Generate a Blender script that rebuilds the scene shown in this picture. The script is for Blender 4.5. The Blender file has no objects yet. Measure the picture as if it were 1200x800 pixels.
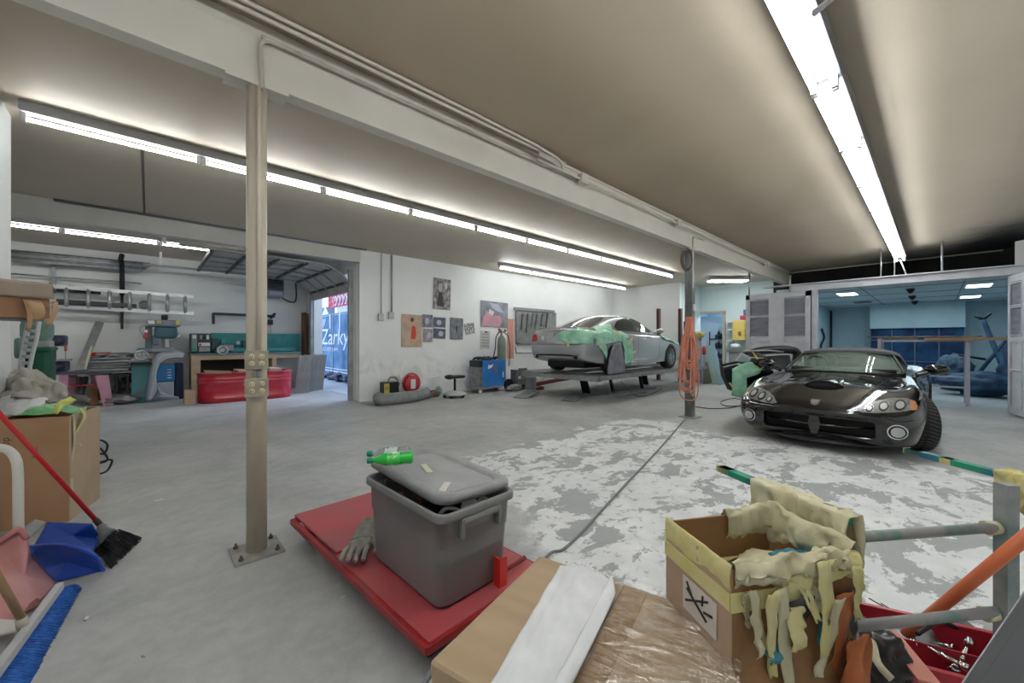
import bpy, bmesh, math, random
import numpy as np
from mathutils import Vector, Matrix, noise
from mathutils.bvhtree import BVHTree
random.seed(7)
PI = math.pi
scn = bpy.context.scene
COL = scn.collection
# ------------------------------------------------------------ camera
CH = 1.35; FP = 460.0; HY = 399.5
YAW = math.atan2(497.0, 460.0); CC = math.cos(YAW); SS = math.sin(YAW)
cam_d = bpy.data.cameras.new('camera'); cam = bpy.data.objects.new('camera', cam_d); COL.objects.link(cam)
cam.location = (0, 0, CH); cam.rotation_euler = (PI/2, 0, YAW - PI/2)
cam_d.sensor_width = 36; cam_d.lens = FP/1200*36; cam_d.clip_start = .02; cam_d.clip_end = 200
scn.camera = cam
# ------------------------------------------------------------ view and world
vs = scn.view_settings
vs.view_transform = 'Standard'; vs.look = 'None'; vs.gamma = 1; vs.use_curve_mapping = False; vs.exposure = 0.70
wd = bpy.data.worlds.new('sky_world'); scn.world = wd; wd.use_nodes = True
wd.node_tree.nodes['Background'].inputs[0].default_value = (.55, .72, 1.0, 1)
wd.node_tree.nodes['Background'].inputs[1].default_value = 1.3
def area(name, loc, rot, sx, sy, power, col=(1, 1, 1)):
    l = bpy.data.lights.new(name, 'AREA'); l.shape = 'RECTANGLE'; l.size = sx; l.size_y = sy; l.energy = power; l.color = col
    o = bpy.data.objects.new(name, l); COL.objects.link(o); o.location = loc; o.rotation_euler = rot
    return o
sun_d = bpy.data.lights.new('daylight_sun', 'SUN'); sun_d.energy = 2.6; sun_d.angle = math.radians(50); sun_d.color = (.72, .82, 1.0)
sun_o = bpy.data.objects.new('daylight_sun', sun_d); COL.objects.link(sun_o); sun_o.rotation_euler = (0, math.radians(50), math.radians(8))
TUBE = 26.0

# ------------------------------------------------------------ geometry of the view -> points on real planes
def ray(px, py):
    t = (px-600)/FP; w = (HY-py)/FP
    return Vector((t*SS+CC, SS-t*CC, w))
def G(px, py, z=0.0):
    r = ray(px, py); k = (z-CH)/r.z
    return Vector((r.x*k, r.y*k, z))
def PV(px, py, v):
    r = ray(px, py); k = v/r.y
    return Vector((r.x*k, v, CH+r.z*k))
def PU(px, py, u):
    r = ray(px, py); k = u/r.x
    return Vector((u, r.y*k, CH+r.z*k))
def PD(px, py, d):
    r = ray(px, py)
    return Vector((r.x*d, r.y*d, CH+r.z*d))
def rf(r, f, z=0.0):
    return Vector((r*SS+f*CC, f*SS-r*CC, z))

# ------------------------------------------------------------ materials
MATS = {}
def mat(name, col, rough=.6, metal=0.0, col2=None, scale=6.0, detail=6.0, lo=.35, hi=.65, bump=0.0, bscale=None, coat=0.0,
        spec=.5, trans=0.0, alpha=1.0, emit=None, estr=0.0, stretch=None, ior=1.45):
    if name in MATS: return MATS[name]
    m = bpy.data.materials.new(name); m.use_nodes = True
    nt = m.node_tree; b = nt.nodes['Principled BSDF']
    def c4(c): return (c[0], c[1], c[2], 1)
    b.inputs['Base Color'].default_value = c4(col)
    b.inputs['Roughness'].default_value = rough; b.inputs['Metallic'].default_value = metal
    b.inputs['Coat Weight'].default_value = coat; b.inputs['Coat Roughness'].default_value = .04
    b.inputs['Specular IOR Level'].default_value = spec; b.inputs['IOR'].default_value = ior
    b.inputs['Transmission Weight'].default_value = trans; b.inputs['Alpha'].default_value = alpha
    if emit is not None:
        b.inputs['Emission Color'].default_value = c4(emit); b.inputs['Emission Strength'].default_value = estr
    if col2 is not None or bump > 0:
        tc = nt.nodes.new('ShaderNodeTexCoord'); mp = nt.nodes.new('ShaderNodeMapping')
        nt.links.new(tc.outputs['Object'], mp.inputs[0])
        if stretch: mp.inputs['Scale'].default_value = stretch
    if col2 is not None:
        n = nt.nodes.new('ShaderNodeTexNoise'); n.inputs['Scale'].default_value = scale; n.inputs['Detail'].default_value = detail
        nt.links.new(mp.outputs[0], n.inputs['Vector'])
        r = nt.nodes.new('ShaderNodeValToRGB'); r.color_ramp.elements[0].position = lo; r.color_ramp.elements[1].position = hi
        r.color_ramp.elements[0].color = c4(col); r.color_ramp.elements[1].color = c4(col2)
        nt.links.new(n.outputs['Fac'], r.inputs[0]); nt.links.new(r.outputs[0], b.inputs['Base Color'])
    if bump > 0:
        n2 = nt.nodes.new('ShaderNodeTexNoise'); n2.inputs['Scale'].default_value = bscale or scale*3; n2.inputs['Detail'].default_value = 6
        nt.links.new(mp.outputs[0], n2.inputs['Vector'])
        bp = nt.nodes.new('ShaderNodeBump'); bp.inputs['Strength'].default_value = bump; bp.inputs['Distance'].default_value = .02
        nt.links.new(n2.outputs['Fac'], bp.inputs['Height']); nt.links.new(bp.outputs[0], b.inputs['Normal'])
    MATS[name] = m
    return m

# ------------------------------------------------------------ mesh builder
class MB:
    def __init__(s): s.bm = bmesh.new()
    def _xf(s, vs_, M):
        for v in vs_: v.co = M @ v.co
    def box(s, c, d, rot=0.0, M=None, bev=0.0, mi=0, taper=None, seg=2):
        b = bmesh.new(); bmesh.ops.create_cube(b, size=1)
        for v in b.verts:
            v.co = Vector((v.co.x*d[0], v.co.y*d[1], v.co.z*d[2]))
            if taper and v.co.z < 0: v.co.x *= taper; v.co.y *= taper
        if bev > 0: bmesh.ops.bevel(b, geom=list(b.edges), offset=min(bev, min(d)*.45), segments=seg, affect='EDGES', profile=.6)
        X = Matrix.Translation(Vector(c)) @ Matrix.Rotation(rot, 4, 'Z')
        if M is not None: X = M @ X
        return s._add(b, X, mi)
    def _add(s, b, X, mi=0):
        b.verts.index_update(); nv = [s.bm.verts.new(X @ v.co) for v in b.verts]
        for f in b.faces:
            try:
                nf = s.bm.faces.new([nv[v.index] for v in f.verts]); nf.material_index = mi
            except ValueError: pass
        b.free(); return s
    def rod(s, p0, p1, r, r2=None, n=12, mi=0, cap=True):
        p0 = Vector(p0); p1 = Vector(p1); r2 = r if r2 is None else r2
        d = p1-p0
        if d.length < 1e-6: return s
        q = d.to_track_quat('Z', 'Y').to_matrix()
        a = []; b = []
        for i in range(n):
            an = 2*PI*i/n; e = q @ Vector((math.cos(an), math.sin(an), 0))
            a.append(s.bm.verts.new(p0+e*r)); b.append(s.bm.verts.new(p1+e*r2))
        for i in range(n):
            j = (i+1) % n; f = s.bm.faces.new((a[i], a[j], b[j], b[i])); f.material_index = mi; f.smooth = True
        if cap:
            f = s.bm.faces.new(a[::-1]); f.material_index = mi; f = s.bm.faces.new(b); f.material_index = mi
        return s
    def bar(s, p0, p1, w, h, mi=0, up=(0, 0, 1)):
        p0 = Vector(p0); p1 = Vector(p1); d = (p1-p0); L = d.length; d.normalize()
        up = Vector(up)
        if abs(d.dot(up)) > .98: up = Vector((1, 0, 0))
        x = d.cross(up).normalized(); z = x.cross(d).normalized()
        M = Matrix((x, d, z)).transposed().to_4x4(); M.translation = (p0+p1)/2
        return s.box((0, 0, 0), (w, L, h), M=M, mi=mi)
    def tube(s, pts, r, n=8, mi=0, closed=False, smooth=0):
        P = [Vector(p) for p in pts]
        if smooth: P = catmull(P, smooth)
        rings = []; m = len(P); prev = None
        for i in range(m):
            if closed: t = P[(i+1) % m]-P[i-1]
            else: t = P[min(i+1, m-1)]-P[max(i-1, 0)]
            if t.length < 1e-9: t = Vector((0, 0, 1))
            t.normalize()
            if prev is None:
                x = t.orthogonal().normalized()
            else:
                x = prev - t*prev.dot(t)
                if x.length < 1e-6: x = t.orthogonal()
                x.normalize()
            prev = x; y = t.cross(x)
            rr = r[i] if isinstance(r, (list, tuple)) and len(r) == m else (r if not isinstance(r, (list, tuple)) else r[0]+(r[-1]-r[0])*i/(m-1))
            rings.append([s.bm.verts.new(P[i]+(x*math.cos(2*PI*k/n)+y*math.sin(2*PI*k/n))*rr) for k in range(n)])
        cnt = m if closed else m-1
        for i in range(cnt):
            A = rings[i]; B = rings[(i+1) % m]
            for k in range(n):
                f = s.bm.faces.new((A[k], A[(k+1) % n], B[(k+1) % n], B[k])); f.smooth = True; f.material_index = mi
        if not closed:
            f = s.bm.faces.new(rings[0][::-1]); f.material_index = mi; f = s.bm.faces.new(rings[-1]); f.material_index = mi
        return s
    def lathe(s, prof, M=None, n=24, mi=0, smooth=True):
        M = M or Matrix.Identity(4); rings = []
        for (r, z) in prof:
            if r < 1e-5: rings.append([s.bm.verts.new(M @ Vector((0, 0, z)))])
            else: rings.append([s.bm.verts.new(M @ Vector((r*math.cos(2*PI*k/n), r*math.sin(2*PI*k/n), z))) for k in range(n)])
        for A, B in zip(rings[:-1], rings[1:]):
            for k in range(n):
                j = (k+1) % n
                if len(A) == 1 and len(B) == 1: continue
                if len(A) == 1: vv = (A[0], B[k], B[j])
                elif len(B) == 1: vv = (A[k], A[j], B[0])
                else: vv = (A[k], A[j], B[j], B[k])
                try:
                    f = s.bm.faces.new(vv); f.smooth = smooth; f.material_index = mi
                except ValueError: pass
        return s
    def prism(s, pts, th, M=None, mi=0):
        """outline in local XY, extruded th along local Z"""
        M = M or Matrix.Identity(4)
        a = [s.bm.verts.new(M @ Vector((p[0], p[1], 0))) for p in pts]; b = [s.bm.verts.new(M @ Vector((p[0], p[1], th))) for p in pts]
        n = len(pts)
        f = s.bm.faces.new(a[::-1]); f.material_index = mi; f = s.bm.faces.new(b); f.material_index = mi
        for i in range(n):
            j = (i+1) % n; f = s.bm.faces.new((a[i], a[j], b[j], b[i])); f.material_index = mi
        return s
    def grid(s, fn, nu, nv, mi=0, smooth=True, wrap=False):
        V = [[s.bm.verts.new(fn(i/(nu-1), j/(nv-1))) for j in range(nv)] for i in range(nu)]
        for i in range(nu-1):
            for j in range(nv-1):
                f = s.bm.faces.new((V[i][j], V[i+1][j], V[i+1][j+1], V[i][j+1])); f.smooth = smooth; f.material_index = mi
        return V
    def poly(s, pts, mi=0):
        f = s.bm.faces.new([s.bm.verts.new(Vector(p)) for p in pts]); f.material_index = mi; return s
    def ball(s, c, r, sc=(1, 1, 1), n=12, mi=0, nz=0.0, M=None):
        c = Vector(c)
        b = bmesh.new(); bmesh.ops.create_uvsphere(b, u_segments=n, v_segments=max(6, n*2//3), radius=1)
        for v in b.verts:
            k = 1 + (noise.noise(v.co*1.7+c*3)*nz if nz else 0)
            v.co = Vector((v.co.x*r*sc[0]*k, v.co.y*r*sc[1]*k, v.co.z*r*sc[2]*k))
        for f in b.faces: f.smooth = True
        X = Matrix.Translation(c)
        if M is not None: X = X @ M
        b.verts.index_update(); nv = [s.bm.verts.new(X @ v.co) for v in b.verts]
        for f in b.faces:
            nf = s.bm.faces.new([nv[v.index] for v in f.verts]); nf.smooth = True; nf.material_index = mi
        b.free(); return s
    def build(s, name, m, parent=None, smooth=False, loc=None, solid=0.0, sub=0):
        me = bpy.data.meshes.new(name); bmesh.ops.recalc_face_normals(s.bm, faces=s.bm.faces[:]) if not smooth == 'keep' else None
        s.bm.to_mesh(me); s.bm.free()
        for q in (m if isinstance(m, (list, tuple)) else [m]): me.materials.append(q)
        o = bpy.data.objects.new(name, me); COL.objects.link(o)
        if smooth:
            for p in me.polygons: p.use_smooth = True
        if solid:
            md = o.modifiers.new('solid', 'SOLIDIFY'); md.thickness = solid; md.offset = 0
        if sub:
            md = o.modifiers.new('sub', 'SUBSURF'); md.levels = sub; md.render_levels = sub
        if loc is not None: o.location = loc
        if parent is not None: o.parent = parent
        return o
def catmull(P, k):
    out = []
    for i in range(len(P)-1):
        p0 = P[max(i-1, 0)]; p1 = P[i]; p2 = P[i+1]; p3 = P[min(i+2, len(P)-1)]
        for j in range(k):
            t = j/k
            out.append(.5*((2*p1)+(p2-p0)*t+(2*p0-5*p1+4*p2-p3)*t*t+(3*p1-p0-3*p2+p3)*t*t*t))
    out.append(P[-1]); return out
def tag(o, label, cat, group=None, kind=None):
    o['label'] = label; o['category'] = cat
    if group: o['group'] = group
    if kind: o['kind'] = kind
    return o
def thing(name, label, cat, loc=(0, 0, 0), rz=0.0, group=None, rot=None):
    o = bpy.data.objects.new(name, None); COL.objects.link(o); o.location = loc; o.empty_display_size = .1
    o.rotation_euler = rot if rot else (0, 0, rz)
    return tag(o, label, cat, group)
def struct(o): o['kind'] = 'structure'; return o
def dup(root, loc=None, rot=None, label=None, group=None):
    r = root.copy(); COL.objects.link(r)
    if loc is not None: r.location = loc
    if rot is not None: r.rotation_euler = rot
    if label: r['label'] = label
    if group: r['group'] = group
    for ch in list(root.children):
        c = ch.copy(); COL.objects.link(c); c.parent = r
        for g in list(ch.children):
            d = g.copy(); COL.objects.link(d); d.parent = c
    return r
def textmesh(name, txt, size, m, parent=None, M=None, ext=.001, shear=0.0):
    cu = bpy.data.curves.new(name, 'FONT'); cu.body = txt; cu.size = size; cu.extrude = ext; cu.shear = shear; cu.resolution_u = 3
    cu.align_x = 'LEFT'
    t = bpy.data.objects.new(name, cu); COL.objects.link(t)
    dg = bpy.context.evaluated_depsgraph_get(); me = bpy.data.meshes.new_from_object(t.evaluated_get(dg))
    bpy.data.objects.remove(t); bpy.data.curves.remove(cu)
    me.name = name; me.materials.clear(); me.materials.append(m)
    if M is not None: me.transform(M)
    o = bpy.data.objects.new(name, me); COL.objects.link(o)
    if parent: o.parent = parent
    return o
def frameM(o, x, y):
    x = Vector(x).normalized(); y = Vector(y).normalized(); z = x.cross(y)
    M = Matrix((x, y, z)).transposed().to_4x4(); M.translation = Vector(o); return M
# ============================================================ SURFACE MATERIALS
def N(nt, t, **k):
    n = nt.nodes.new(t)
    for a, b in k.items(): setattr(n, a, b)
    return n
def ramp(nt, fac, stops):
    r = nt.nodes.new('ShaderNodeValToRGB'); e = r.color_ramp.elements
    while len(e) < len(stops): e.new(.5)
    for i, (p, c) in enumerate(stops):
        e[i].position = p; e[i].color = (c[0], c[1], c[2], 1) if not isinstance(c, (int, float)) else (c, c, c, 1)
    nt.links.new(fac, r.inputs[0]); return r.outputs[0]
def mixc(nt, fac, a, b, mode='MIX'):
    m = nt.nodes.new('ShaderNodeMix'); m.data_type = 'RGBA'; m.blend_type = mode
    if isinstance(fac, (int, float)): m.inputs[0].default_value = fac
    else: nt.links.new(fac, m.inputs[0])
    for k, q in ((6, a), (7, b)):
        if isinstance(q, tuple): m.inputs[k].default_value = (q[0], q[1], q[2], 1)
        else: nt.links.new(q, m.inputs[k])
    return m.outputs[2]
def nz(nt, vec, sc, det=6, rough=.55, dist=0.0):
    n = nt.nodes.new('ShaderNodeTexNoise'); n.inputs['Scale'].default_value = sc; n.inputs['Detail'].default_value = det
    n.inputs['Roughness'].default_value = rough; n.inputs['Distortion'].default_value = dist
    nt.links.new(vec, n.inputs['Vector']); return n.outputs['Fac']
def mth(nt, op, a, b=None, clamp=False):
    m = nt.nodes.new('ShaderNodeMath'); m.operation = op; m.use_clamp = clamp
    for i, q in enumerate((a, b)):
        if q is None: continue
        if isinstance(q, (int, float)): m.inputs[i].default_value = q
        else: nt.links.new(q, m.inputs[i])
    return m.outputs[0]
def sstep(nt, v, a, b):
    m = nt.nodes.new('ShaderNodeMapRange'); m.interpolation_type = 'SMOOTHSTEP'; nt.links.new(v, m.inputs[0])
    m.inputs[1].default_value = a; m.inputs[2].default_value = b; return m.outputs[0]
def newmat(name):
    m = bpy.data.materials.new(name); m.use_nodes = True; nt = m.node_tree
    tc = nt.nodes.new('ShaderNodeTexCoord'); MATS[name] = m
    return m, nt, nt.nodes['Principled BSDF'], tc.outputs['Object']
# floor: grey concrete with a worn field of white paint
m_floor, nt, bs, oc = newmat('concrete_floor')
sep = N(nt, 'ShaderNodeSeparateXYZ'); nt.links.new(oc, sep.inputs[0])
X, Y = sep.outputs[0], sep.outputs[1]
base = ramp(nt, nz(nt, oc, .8, 8, .6, .4), [(.3, (.36, .37, .37)), (.5, (.44, .45, .45)), (.72, (.54, .55, .55))])
fine = ramp(nt, nz(nt, oc, 9, 8, .7), [(.3, (.78, .78, .78)), (.6, (1, 1, 1))])
base = mixc(nt, .8, base, fine, 'MULTIPLY')
scuff = ramp(nt, nz(nt, oc, 3.0, 10, .75, 1.5), [(.62, 0.0), (.72, .5)])
base = mixc(nt, scuff, base, (.55, .56, .56))
n1 = nz(nt, oc, 1.1, 5, .6)
xe = mth(nt, 'ADD', X, mth(nt, 'MULTIPLY', mth(nt, 'SUBTRACT', n1, .5), 1.6))
ye = mth(nt, 'ADD', Y, mth(nt, 'MULTIPLY', mth(nt, 'SUBTRACT', nz(nt, oc, 1.7, 5, .6), .5), 1.2))
# slanted left edge of the painted field
ledge = mth(nt, 'SUBTRACT', xe, mth(nt, 'MULTIPLY', ye, .35))
reg = mth(nt, 'MULTIPLY', sstep(nt, ledge, 1.15, 1.35), mth(nt, 'SUBTRACT', 1.0, sstep(nt, xe, 6.1, 6.3)))
reg = mth(nt, 'MULTIPLY', reg, mth(nt, 'SUBTRACT', 1.0, sstep(nt, ye, 3.6, 3.75)))
mp = N(nt, 'ShaderNodeMapping'); nt.links.new(oc, mp.inputs[0]); mp.inputs['Scale'].default_value = (1.0, 1.5, 1); mp.inputs['Rotation'].default_value = (0, 0, .5)
peel = ramp(nt, nz(nt, mp.outputs[0], 1.9, 12, .70, .35), [(.462, 0.0), (.474, 1.0)])
peel = mth(nt, 'MULTIPLY', peel, ramp(nt, nz(nt, oc, 9, 8, .7), [(.40, .15), (.43, 1.0)]))
pm = mth(nt, 'MULTIPLY', reg, peel)
wear = mth(nt, 'ADD', mth(nt, 'MULTIPLY', nz(nt, oc, .9, 3), .5), .60)
pm = mth(nt, 'MULTIPLY', pm, wear, True)
white = ramp(nt, nz(nt, oc, 5, 8, .6), [(.3, (.70, .72, .73)), (.7, (.88, .89, .90))])
colr = mixc(nt, pm, mixc(nt, mth(nt, 'MULTIPLY', reg, .7), base, (.34, .36, .37)), white)
# crack lines
vo = N(nt, 'ShaderNodeTexVoronoi'); vo.feature = 'DISTANCE_TO_EDGE'; vo.inputs['Scale'].default_value = .25
mpv = N(nt, 'ShaderNodeMapping'); nt.links.new(oc, mpv.inputs[0])
dd = N(nt, 'ShaderNodeVectorMath'); dd.operation = 'ADD'
nn = N(nt, 'ShaderNodeTexNoise'); nn.inputs['Scale'].default_value = 1.5; nt.links.new(oc, nn.inputs['Vector'])
nt.links.new(oc, dd.inputs[0]); nt.links.new(nn.outputs['Color'], dd.inputs[1]); nt.links.new(dd.outputs[0], vo.inputs['Vector'])
ck = ramp(nt, vo.outputs['Distance'], [(0.0, .35), (.003, 0.0)])
colr = mixc(nt, mth(nt, 'MULTIPLY', ck, .25), colr, (.20, .20, .20))
nt.links.new(colr, bs.inputs['Base Color'])
rg = ramp(nt, nz(nt, oc, 2.2, 6), [(.3, .42), (.7, .75)])
nt.links.new(rg, bs.inputs['Roughness'])
bp = N(nt, 'ShaderNodeBump'); bp.inputs['Strength'].default_value = .15; bp.inputs['Distance'].default_value = .01
nt.links.new(mth(nt, 'ADD', nz(nt, oc, 25, 6), pm), bp.inputs['Height']); nt.links.new(bp.outputs[0], bs.inputs['Normal'])
# ceiling: tan nicotine-coloured board, soot at the far right end
m_ceil, nt, bs, oc = newmat('ceiling_board')
sep = N(nt, 'ShaderNodeSeparateXYZ'); nt.links.new(oc, sep.inputs[0]); X, Y = sep.outputs[0], sep.outputs[1]
tan = ramp(nt, nz(nt, oc, .45, 5, .55, .5), [(.3, (.35, .28, .20)), (.7, (.44, .365, .275))])
lightc = ramp(nt, nz(nt, oc, .6, 4), [(.3, (.55, .495, .415)), (.7, (.64, .58, .49))])
rightw = mth(nt, 'SUBTRACT', 1.0, sstep(nt, Y, .2, 2.2))
leftw = sstep(nt, Y, 4.0, 6.0)
cc_ = mixc(nt, mth(nt, 'MAXIMUM', mth(nt, 'MULTIPLY', rightw, .45), mth(nt, 'MULTIPLY', leftw, .65)), tan, lightc)
sx = mth(nt, 'ADD', X, mth(nt, 'MULTIPLY', nz(nt, oc, 1.3, 6, .6), 2.2))
sx = mth(nt, 'ADD', sx, mth(nt, 'MULTIPLY', mth(nt, 'MAXIMUM', mth(nt, 'MULTIPLY', Y, -1.0), 0.0), 1.8))
soot = mth(nt, 'MULTIPLY', sstep(nt, sx, 12.2, 14.9), mth(nt, 'SUBTRACT', 1.0, sstep(nt, mth(nt, 'ADD', Y, mth(nt, 'MULTIPLY', nz(nt, oc, 1.1, 5), 1.6)), .2, 2.6)))
cc_ = mixc(nt, soot, cc_, (.02, .02, .022))
mp = N(nt, 'ShaderNodeMapping'); nt.links.new(oc, mp.inputs[0]); mp.inputs['Scale'].default_value = (1, 5, 1)
strk = ramp(nt, nz(nt, mp.outputs[0], 1.1, 10, .75, 2.0), [(.70, 0.0), (.73, .5)])
cc_ = mixc(nt, strk, cc_, (.66, .62, .56))
nt.links.new(cc_, bs.inputs['Base Color']); bs.inputs['Roughness'].default_value = .55
bp = N(nt, 'ShaderNodeBump'); bp.inputs['Strength'].default_value = .25; bp.inputs['Distance'].default_value = .03
nt.links.new(nz(nt, oc, 1.6, 7, .6), bp.inputs['Height']); nt.links.new(bp.outputs[0], bs.inputs['Normal'])
# white painted block wall with scuffs
def wallmat(name, a, b, dirt=(.30, .31, .32), dz=1.6):
    m, nt, bs, oc = newmat(name)
    sep = N(nt, 'ShaderNodeSeparateXYZ'); nt.links.new(oc, sep.inputs[0])
    c = ramp(nt, nz(nt, oc, .7, 6), [(.3, a), (.7, b)])
    low = mth(nt, 'SUBTRACT', 1.0, sstep(nt, sep.outputs[2], .1, dz))
    d = mth(nt, 'MULTIPLY', low, ramp(nt, nz(nt, oc, 1.3, 9, .72, 1.2), [(.50, 0.0), (.70, .75)]))
    d2 = ramp(nt, nz(nt, oc, 4.5, 4, .5, .8), [(.70, 0.0), (.74, .6)])
    d = mth(nt, 'MAXIMUM', d, mth(nt, 'MULTIPLY', d2, low))
    c = mixc(nt, d, c, dirt)
    nt.links.new(c, bs.inputs['Base Color']); bs.inputs['Roughness'].default_value = .6
    return m
m_wall = wallmat('white_wall', (.76, .78, .78), (.85, .865, .865))
m_wall2 = wallmat('cream_wall', (.76, .77, .75), (.84, .85, .83), dz=.6)
m_wallb = wallmat('pale_blue_wall', (.50, .62, .65), (.62, .73, .75), dz=.5)
m_beam = mat('beam_paint', (.60, .565, .50), .45, col2=(.68, .65, .59), scale=1.5, bump=.1, bscale=4)
m_beam2 = mat('header_paint', (.52, .51, .48), .5, col2=(.60, .59, .56), scale=1.2)
m_soot = mat('sooty_wall', (.006, .006, .007), .85, col2=(.03, .02, .014), scale=2.2, lo=.4, hi=.9, stretch=(1, 1, .4))
m_black = mat('black_plastic', (.012, .012, .014), .4)
m_steel = mat('dull_steel', (.32, .33, .34), .45, metal=.7, col2=(.22, .22, .23), scale=9)
m_galv = mat('galvanised', (.45, .46, .47), .4, metal=.6, col2=(.34, .35, .36), scale=12)
m_white = mat('white_enamel', (.72, .72, .72), .4)
m_grey = mat('grey_paint', (.28, .29, .30), .5, col2=(.22, .23, .24), scale=8)
m_tube = mat('fluorescent_tube', (1, 1, 1), .5, emit=(.97, 1.0, .985), estr=TUBE)
m_boothlight = mat('booth_lamp', (1, 1, 1), .5, emit=(.75, .93, 1.0), estr=3.5)

# ============================================================ ROOM SHELL
CZ = 3.40
def slab(name, pts, m, flip=False):
    b = MB(); b.poly(pts); return b.build(name, m)
def vwall(name, a, b_, z0, z1, th, m):
    b = MB(); a = Vector(a); b_ = Vector(b_); b.bar((a.x, a.y, (z0+z1)/2), (b_.x, b_.y, (z0+z1)/2), th, z1-z0); return struct(b.build(name, m))
b = MB(); b.box((7.5, 8, -.05), (27, 24, .1)); struct(b.build('floor', m_floor))
b = MB(); b.box((6.5, .9-.0, CZ+.05), (21.5, 16.0, .1)); b.box((-.2, 10.98, CZ+.05), (7.8, 4.2, .1)); struct(b.build('ceiling', m_ceil))
vwall('wall_back', (-3.9, 12.86, 0), (3.6, 12.86, 0), 0, CZ, .1, m_wall2)
vwall('wall_poster', (3.45, 8.80, 0), (13.6, 8.80, 0), 0, CZ, .14, m_wall)
# garage door wall at u=3.55 with an opening
b = MB()
b.box((3.56, 9.0, CZ/2), (.24, .26, CZ)); b.box((3.56, 12.42, CZ/2), (.22, .84, CZ)); b.box((3.56, 10.56, (2.95+CZ)/2), (.22, 2.9, CZ-2.95))
struct(b.build('wall_garage', m_wall2))
vwall('wall_left', (-.98, -2.4, 0), (-.98, 5.72, 0), 0, CZ, .12, m_wall)
vwall('wall_left_bay', (-3.9, 5.7, 0), (-3.9, 12.9, 0), 0, CZ, .1, m_wall2)
vwall('wall_left_return', (-3.9, 5.72, 0), (-1.0, 5.72, 0), 0, CZ, .1, m_wall2)
vwall('wall_front', (-1.0, -2.4, 0), (17, -2.4, 0), 0, CZ, .1, m_wall)
vwall('wall_far', (13.56, 6.03, 0), (13.56, 8.72, 0), 0, CZ, .12, m_wall)
vwall('wall_far_return', (13.63, 6.10, 0), (15.28, 6.10, 0), 0, CZ, .12, m_wallb)
# recessed far wall with doorway
dl = PU(796, 366, 15.3); dr = PU(849, 366, 15.3)
b = MB()
b.box((15.36, (6.2+dl.y)/2, CZ/2), (.12, 6.2-dl.y+.02, CZ)); b.box((15.36, (dr.y+2.95)/2, CZ/2), (.12, dr.y-2.95, CZ))
b.box((15.36, (dl.y+dr.y)/2, (2.4+CZ)/2), (.12, dl.y-dr.y, CZ-2.4)); struct(b.build('wall_recess', m_wallb))
b = MB()
for yy in (dl.y, dr.y): b.box((15.28, yy, 1.2), (.12, .09, 2.4))
b.box((15.28, (dl.y+dr.y)/2, 2.42), (.12, dl.y-dr.y+.09, .09)); struct(b.build('trim_1', mat('tan_door_trim', (.42, .38, .32), .6)))
m_bw = mat('blue_room_wall', (.30, .42, .55), .6)
b = MB(); b.box((17.4, 5, 1.7), (.1, 4, 3.4)); b.box((16.4, 6.6, 1.7), (2, .1, 3.4)); b.box((16.4, 3.2, 1.7), (2, .1, 3.4)); b.box((16.4, 5, 2.9), (2, 4, .08)); struct(b.build('wall_store_room', m_bw))
b = MB(); b.box((15.8, 5.75, 1.15), (.05, .02+.9, 2.3), rot=.25); b.box((15.85, 4.9, 1.15), (.05, .75, 2.3), rot=-.1); struct(b.build('door_1', mat('blue_door', (.38, .50, .62), .5)))
area('store_room_fill', (16.3, 5, 2.8), (0, 0, 0), .8, .8, 40, (.8, .92, 1))  # unseen area light added to brighten the store room, not a real lamp
# soot black wall and space above the booth
b = MB(); b.box((13.95, .4, (2.75+CZ)/2+.2), (.1, 5.9, CZ-2.75+.4)); struct(b.build('wall_soot', m_soot))
vwall('wall_booth_side', (11.8, 3.3, 0), (15.3, 3.3, 0), 0, 2.6, .06, m_wallb)

# main I beam with flanges
b = MB()
b.box((6.4, 2.98, 3.145), (15.1, .11, .30), bev=.006); b.box((6.4, 3.0, 3.35), (15.1, .07, .12))
for uu in (.51, 7.1): b.box((uu, 2.975, 2.985), (.34, .13, .03))
struct(b.build('trim_2', m_beam))
b = MB(); b.box((-.2, 8.72, 3.25), (7.26, .18, .30)); struct(b.build('trim_3', m_beam2))
# concrete joint lines in ceiling as thin battens
b = MB()
b.box((-.05, 7.2, CZ-.004), (.025, 2.9, .008))
struct(b.build('trim_4', mat('joint_dark', (.12, .11, .10), .8)))

# ============================================================ PIPES ON THE CEILING
m_pipe = mat('painted_conduit', (.55, .51, .45), .4)
def toptube(name, pts, r, m, label, cat, smooth=0, n=8, group=None):
    b = MB(); b.tube(pts, r, n=n, smooth=smooth); o = b.build(name, m); return tag(o, label, cat, group)
t = thing('conduit_run', 'pair of cream conduits running along the top of the main beam', 'conduit', (0, 2.84, 3.36))
b = MB(); b.tube([(-1, 0, 0), (3.3, 0, 0), (3.7, .0, -.03), (13.8, .0, -.03)], .016, smooth=4); b.build('conduit', m_pipe, t)
b = MB(); b.tube([(-1, -.045, .01), (2.9, -.045, .01), (3.4, .0, -.09), (3.7, .0, -.10), (13, .0, -.10)], .013, smooth=4); b.build('conduit', m_pipe, t)
for uu in (3.78, 6.3, 11.2):
    b = MB(); b.box((uu, 0, -.09), (.13, .07, .12), bev=.006); b.build('junction_box', m_pipe, t)
toptube('ceiling_pipe', [(-1, 8.6, 3.385), (3.55, 8.6, 3.385)], .022, mat('dark_pipe', (.16, .17, .18), .5), 'dark grey pipe above the header of the left bay', 'pipe')
toptube('ceiling_pipe', [(13.8, 3.3, 3.36), (13.8, -1.0, 3.36)], .018, m_pipe, 'cream pipe crossing under the ceiling above the spray booth', 'pipe')
toptube('ceiling_conduit', [PV(955, 14, .3).xyz*1, PV(1010, -30, .3)], .012, m_galv, 'thin conduit on the ceiling beside the right-hand twin-tube row', 'conduit')

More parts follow.
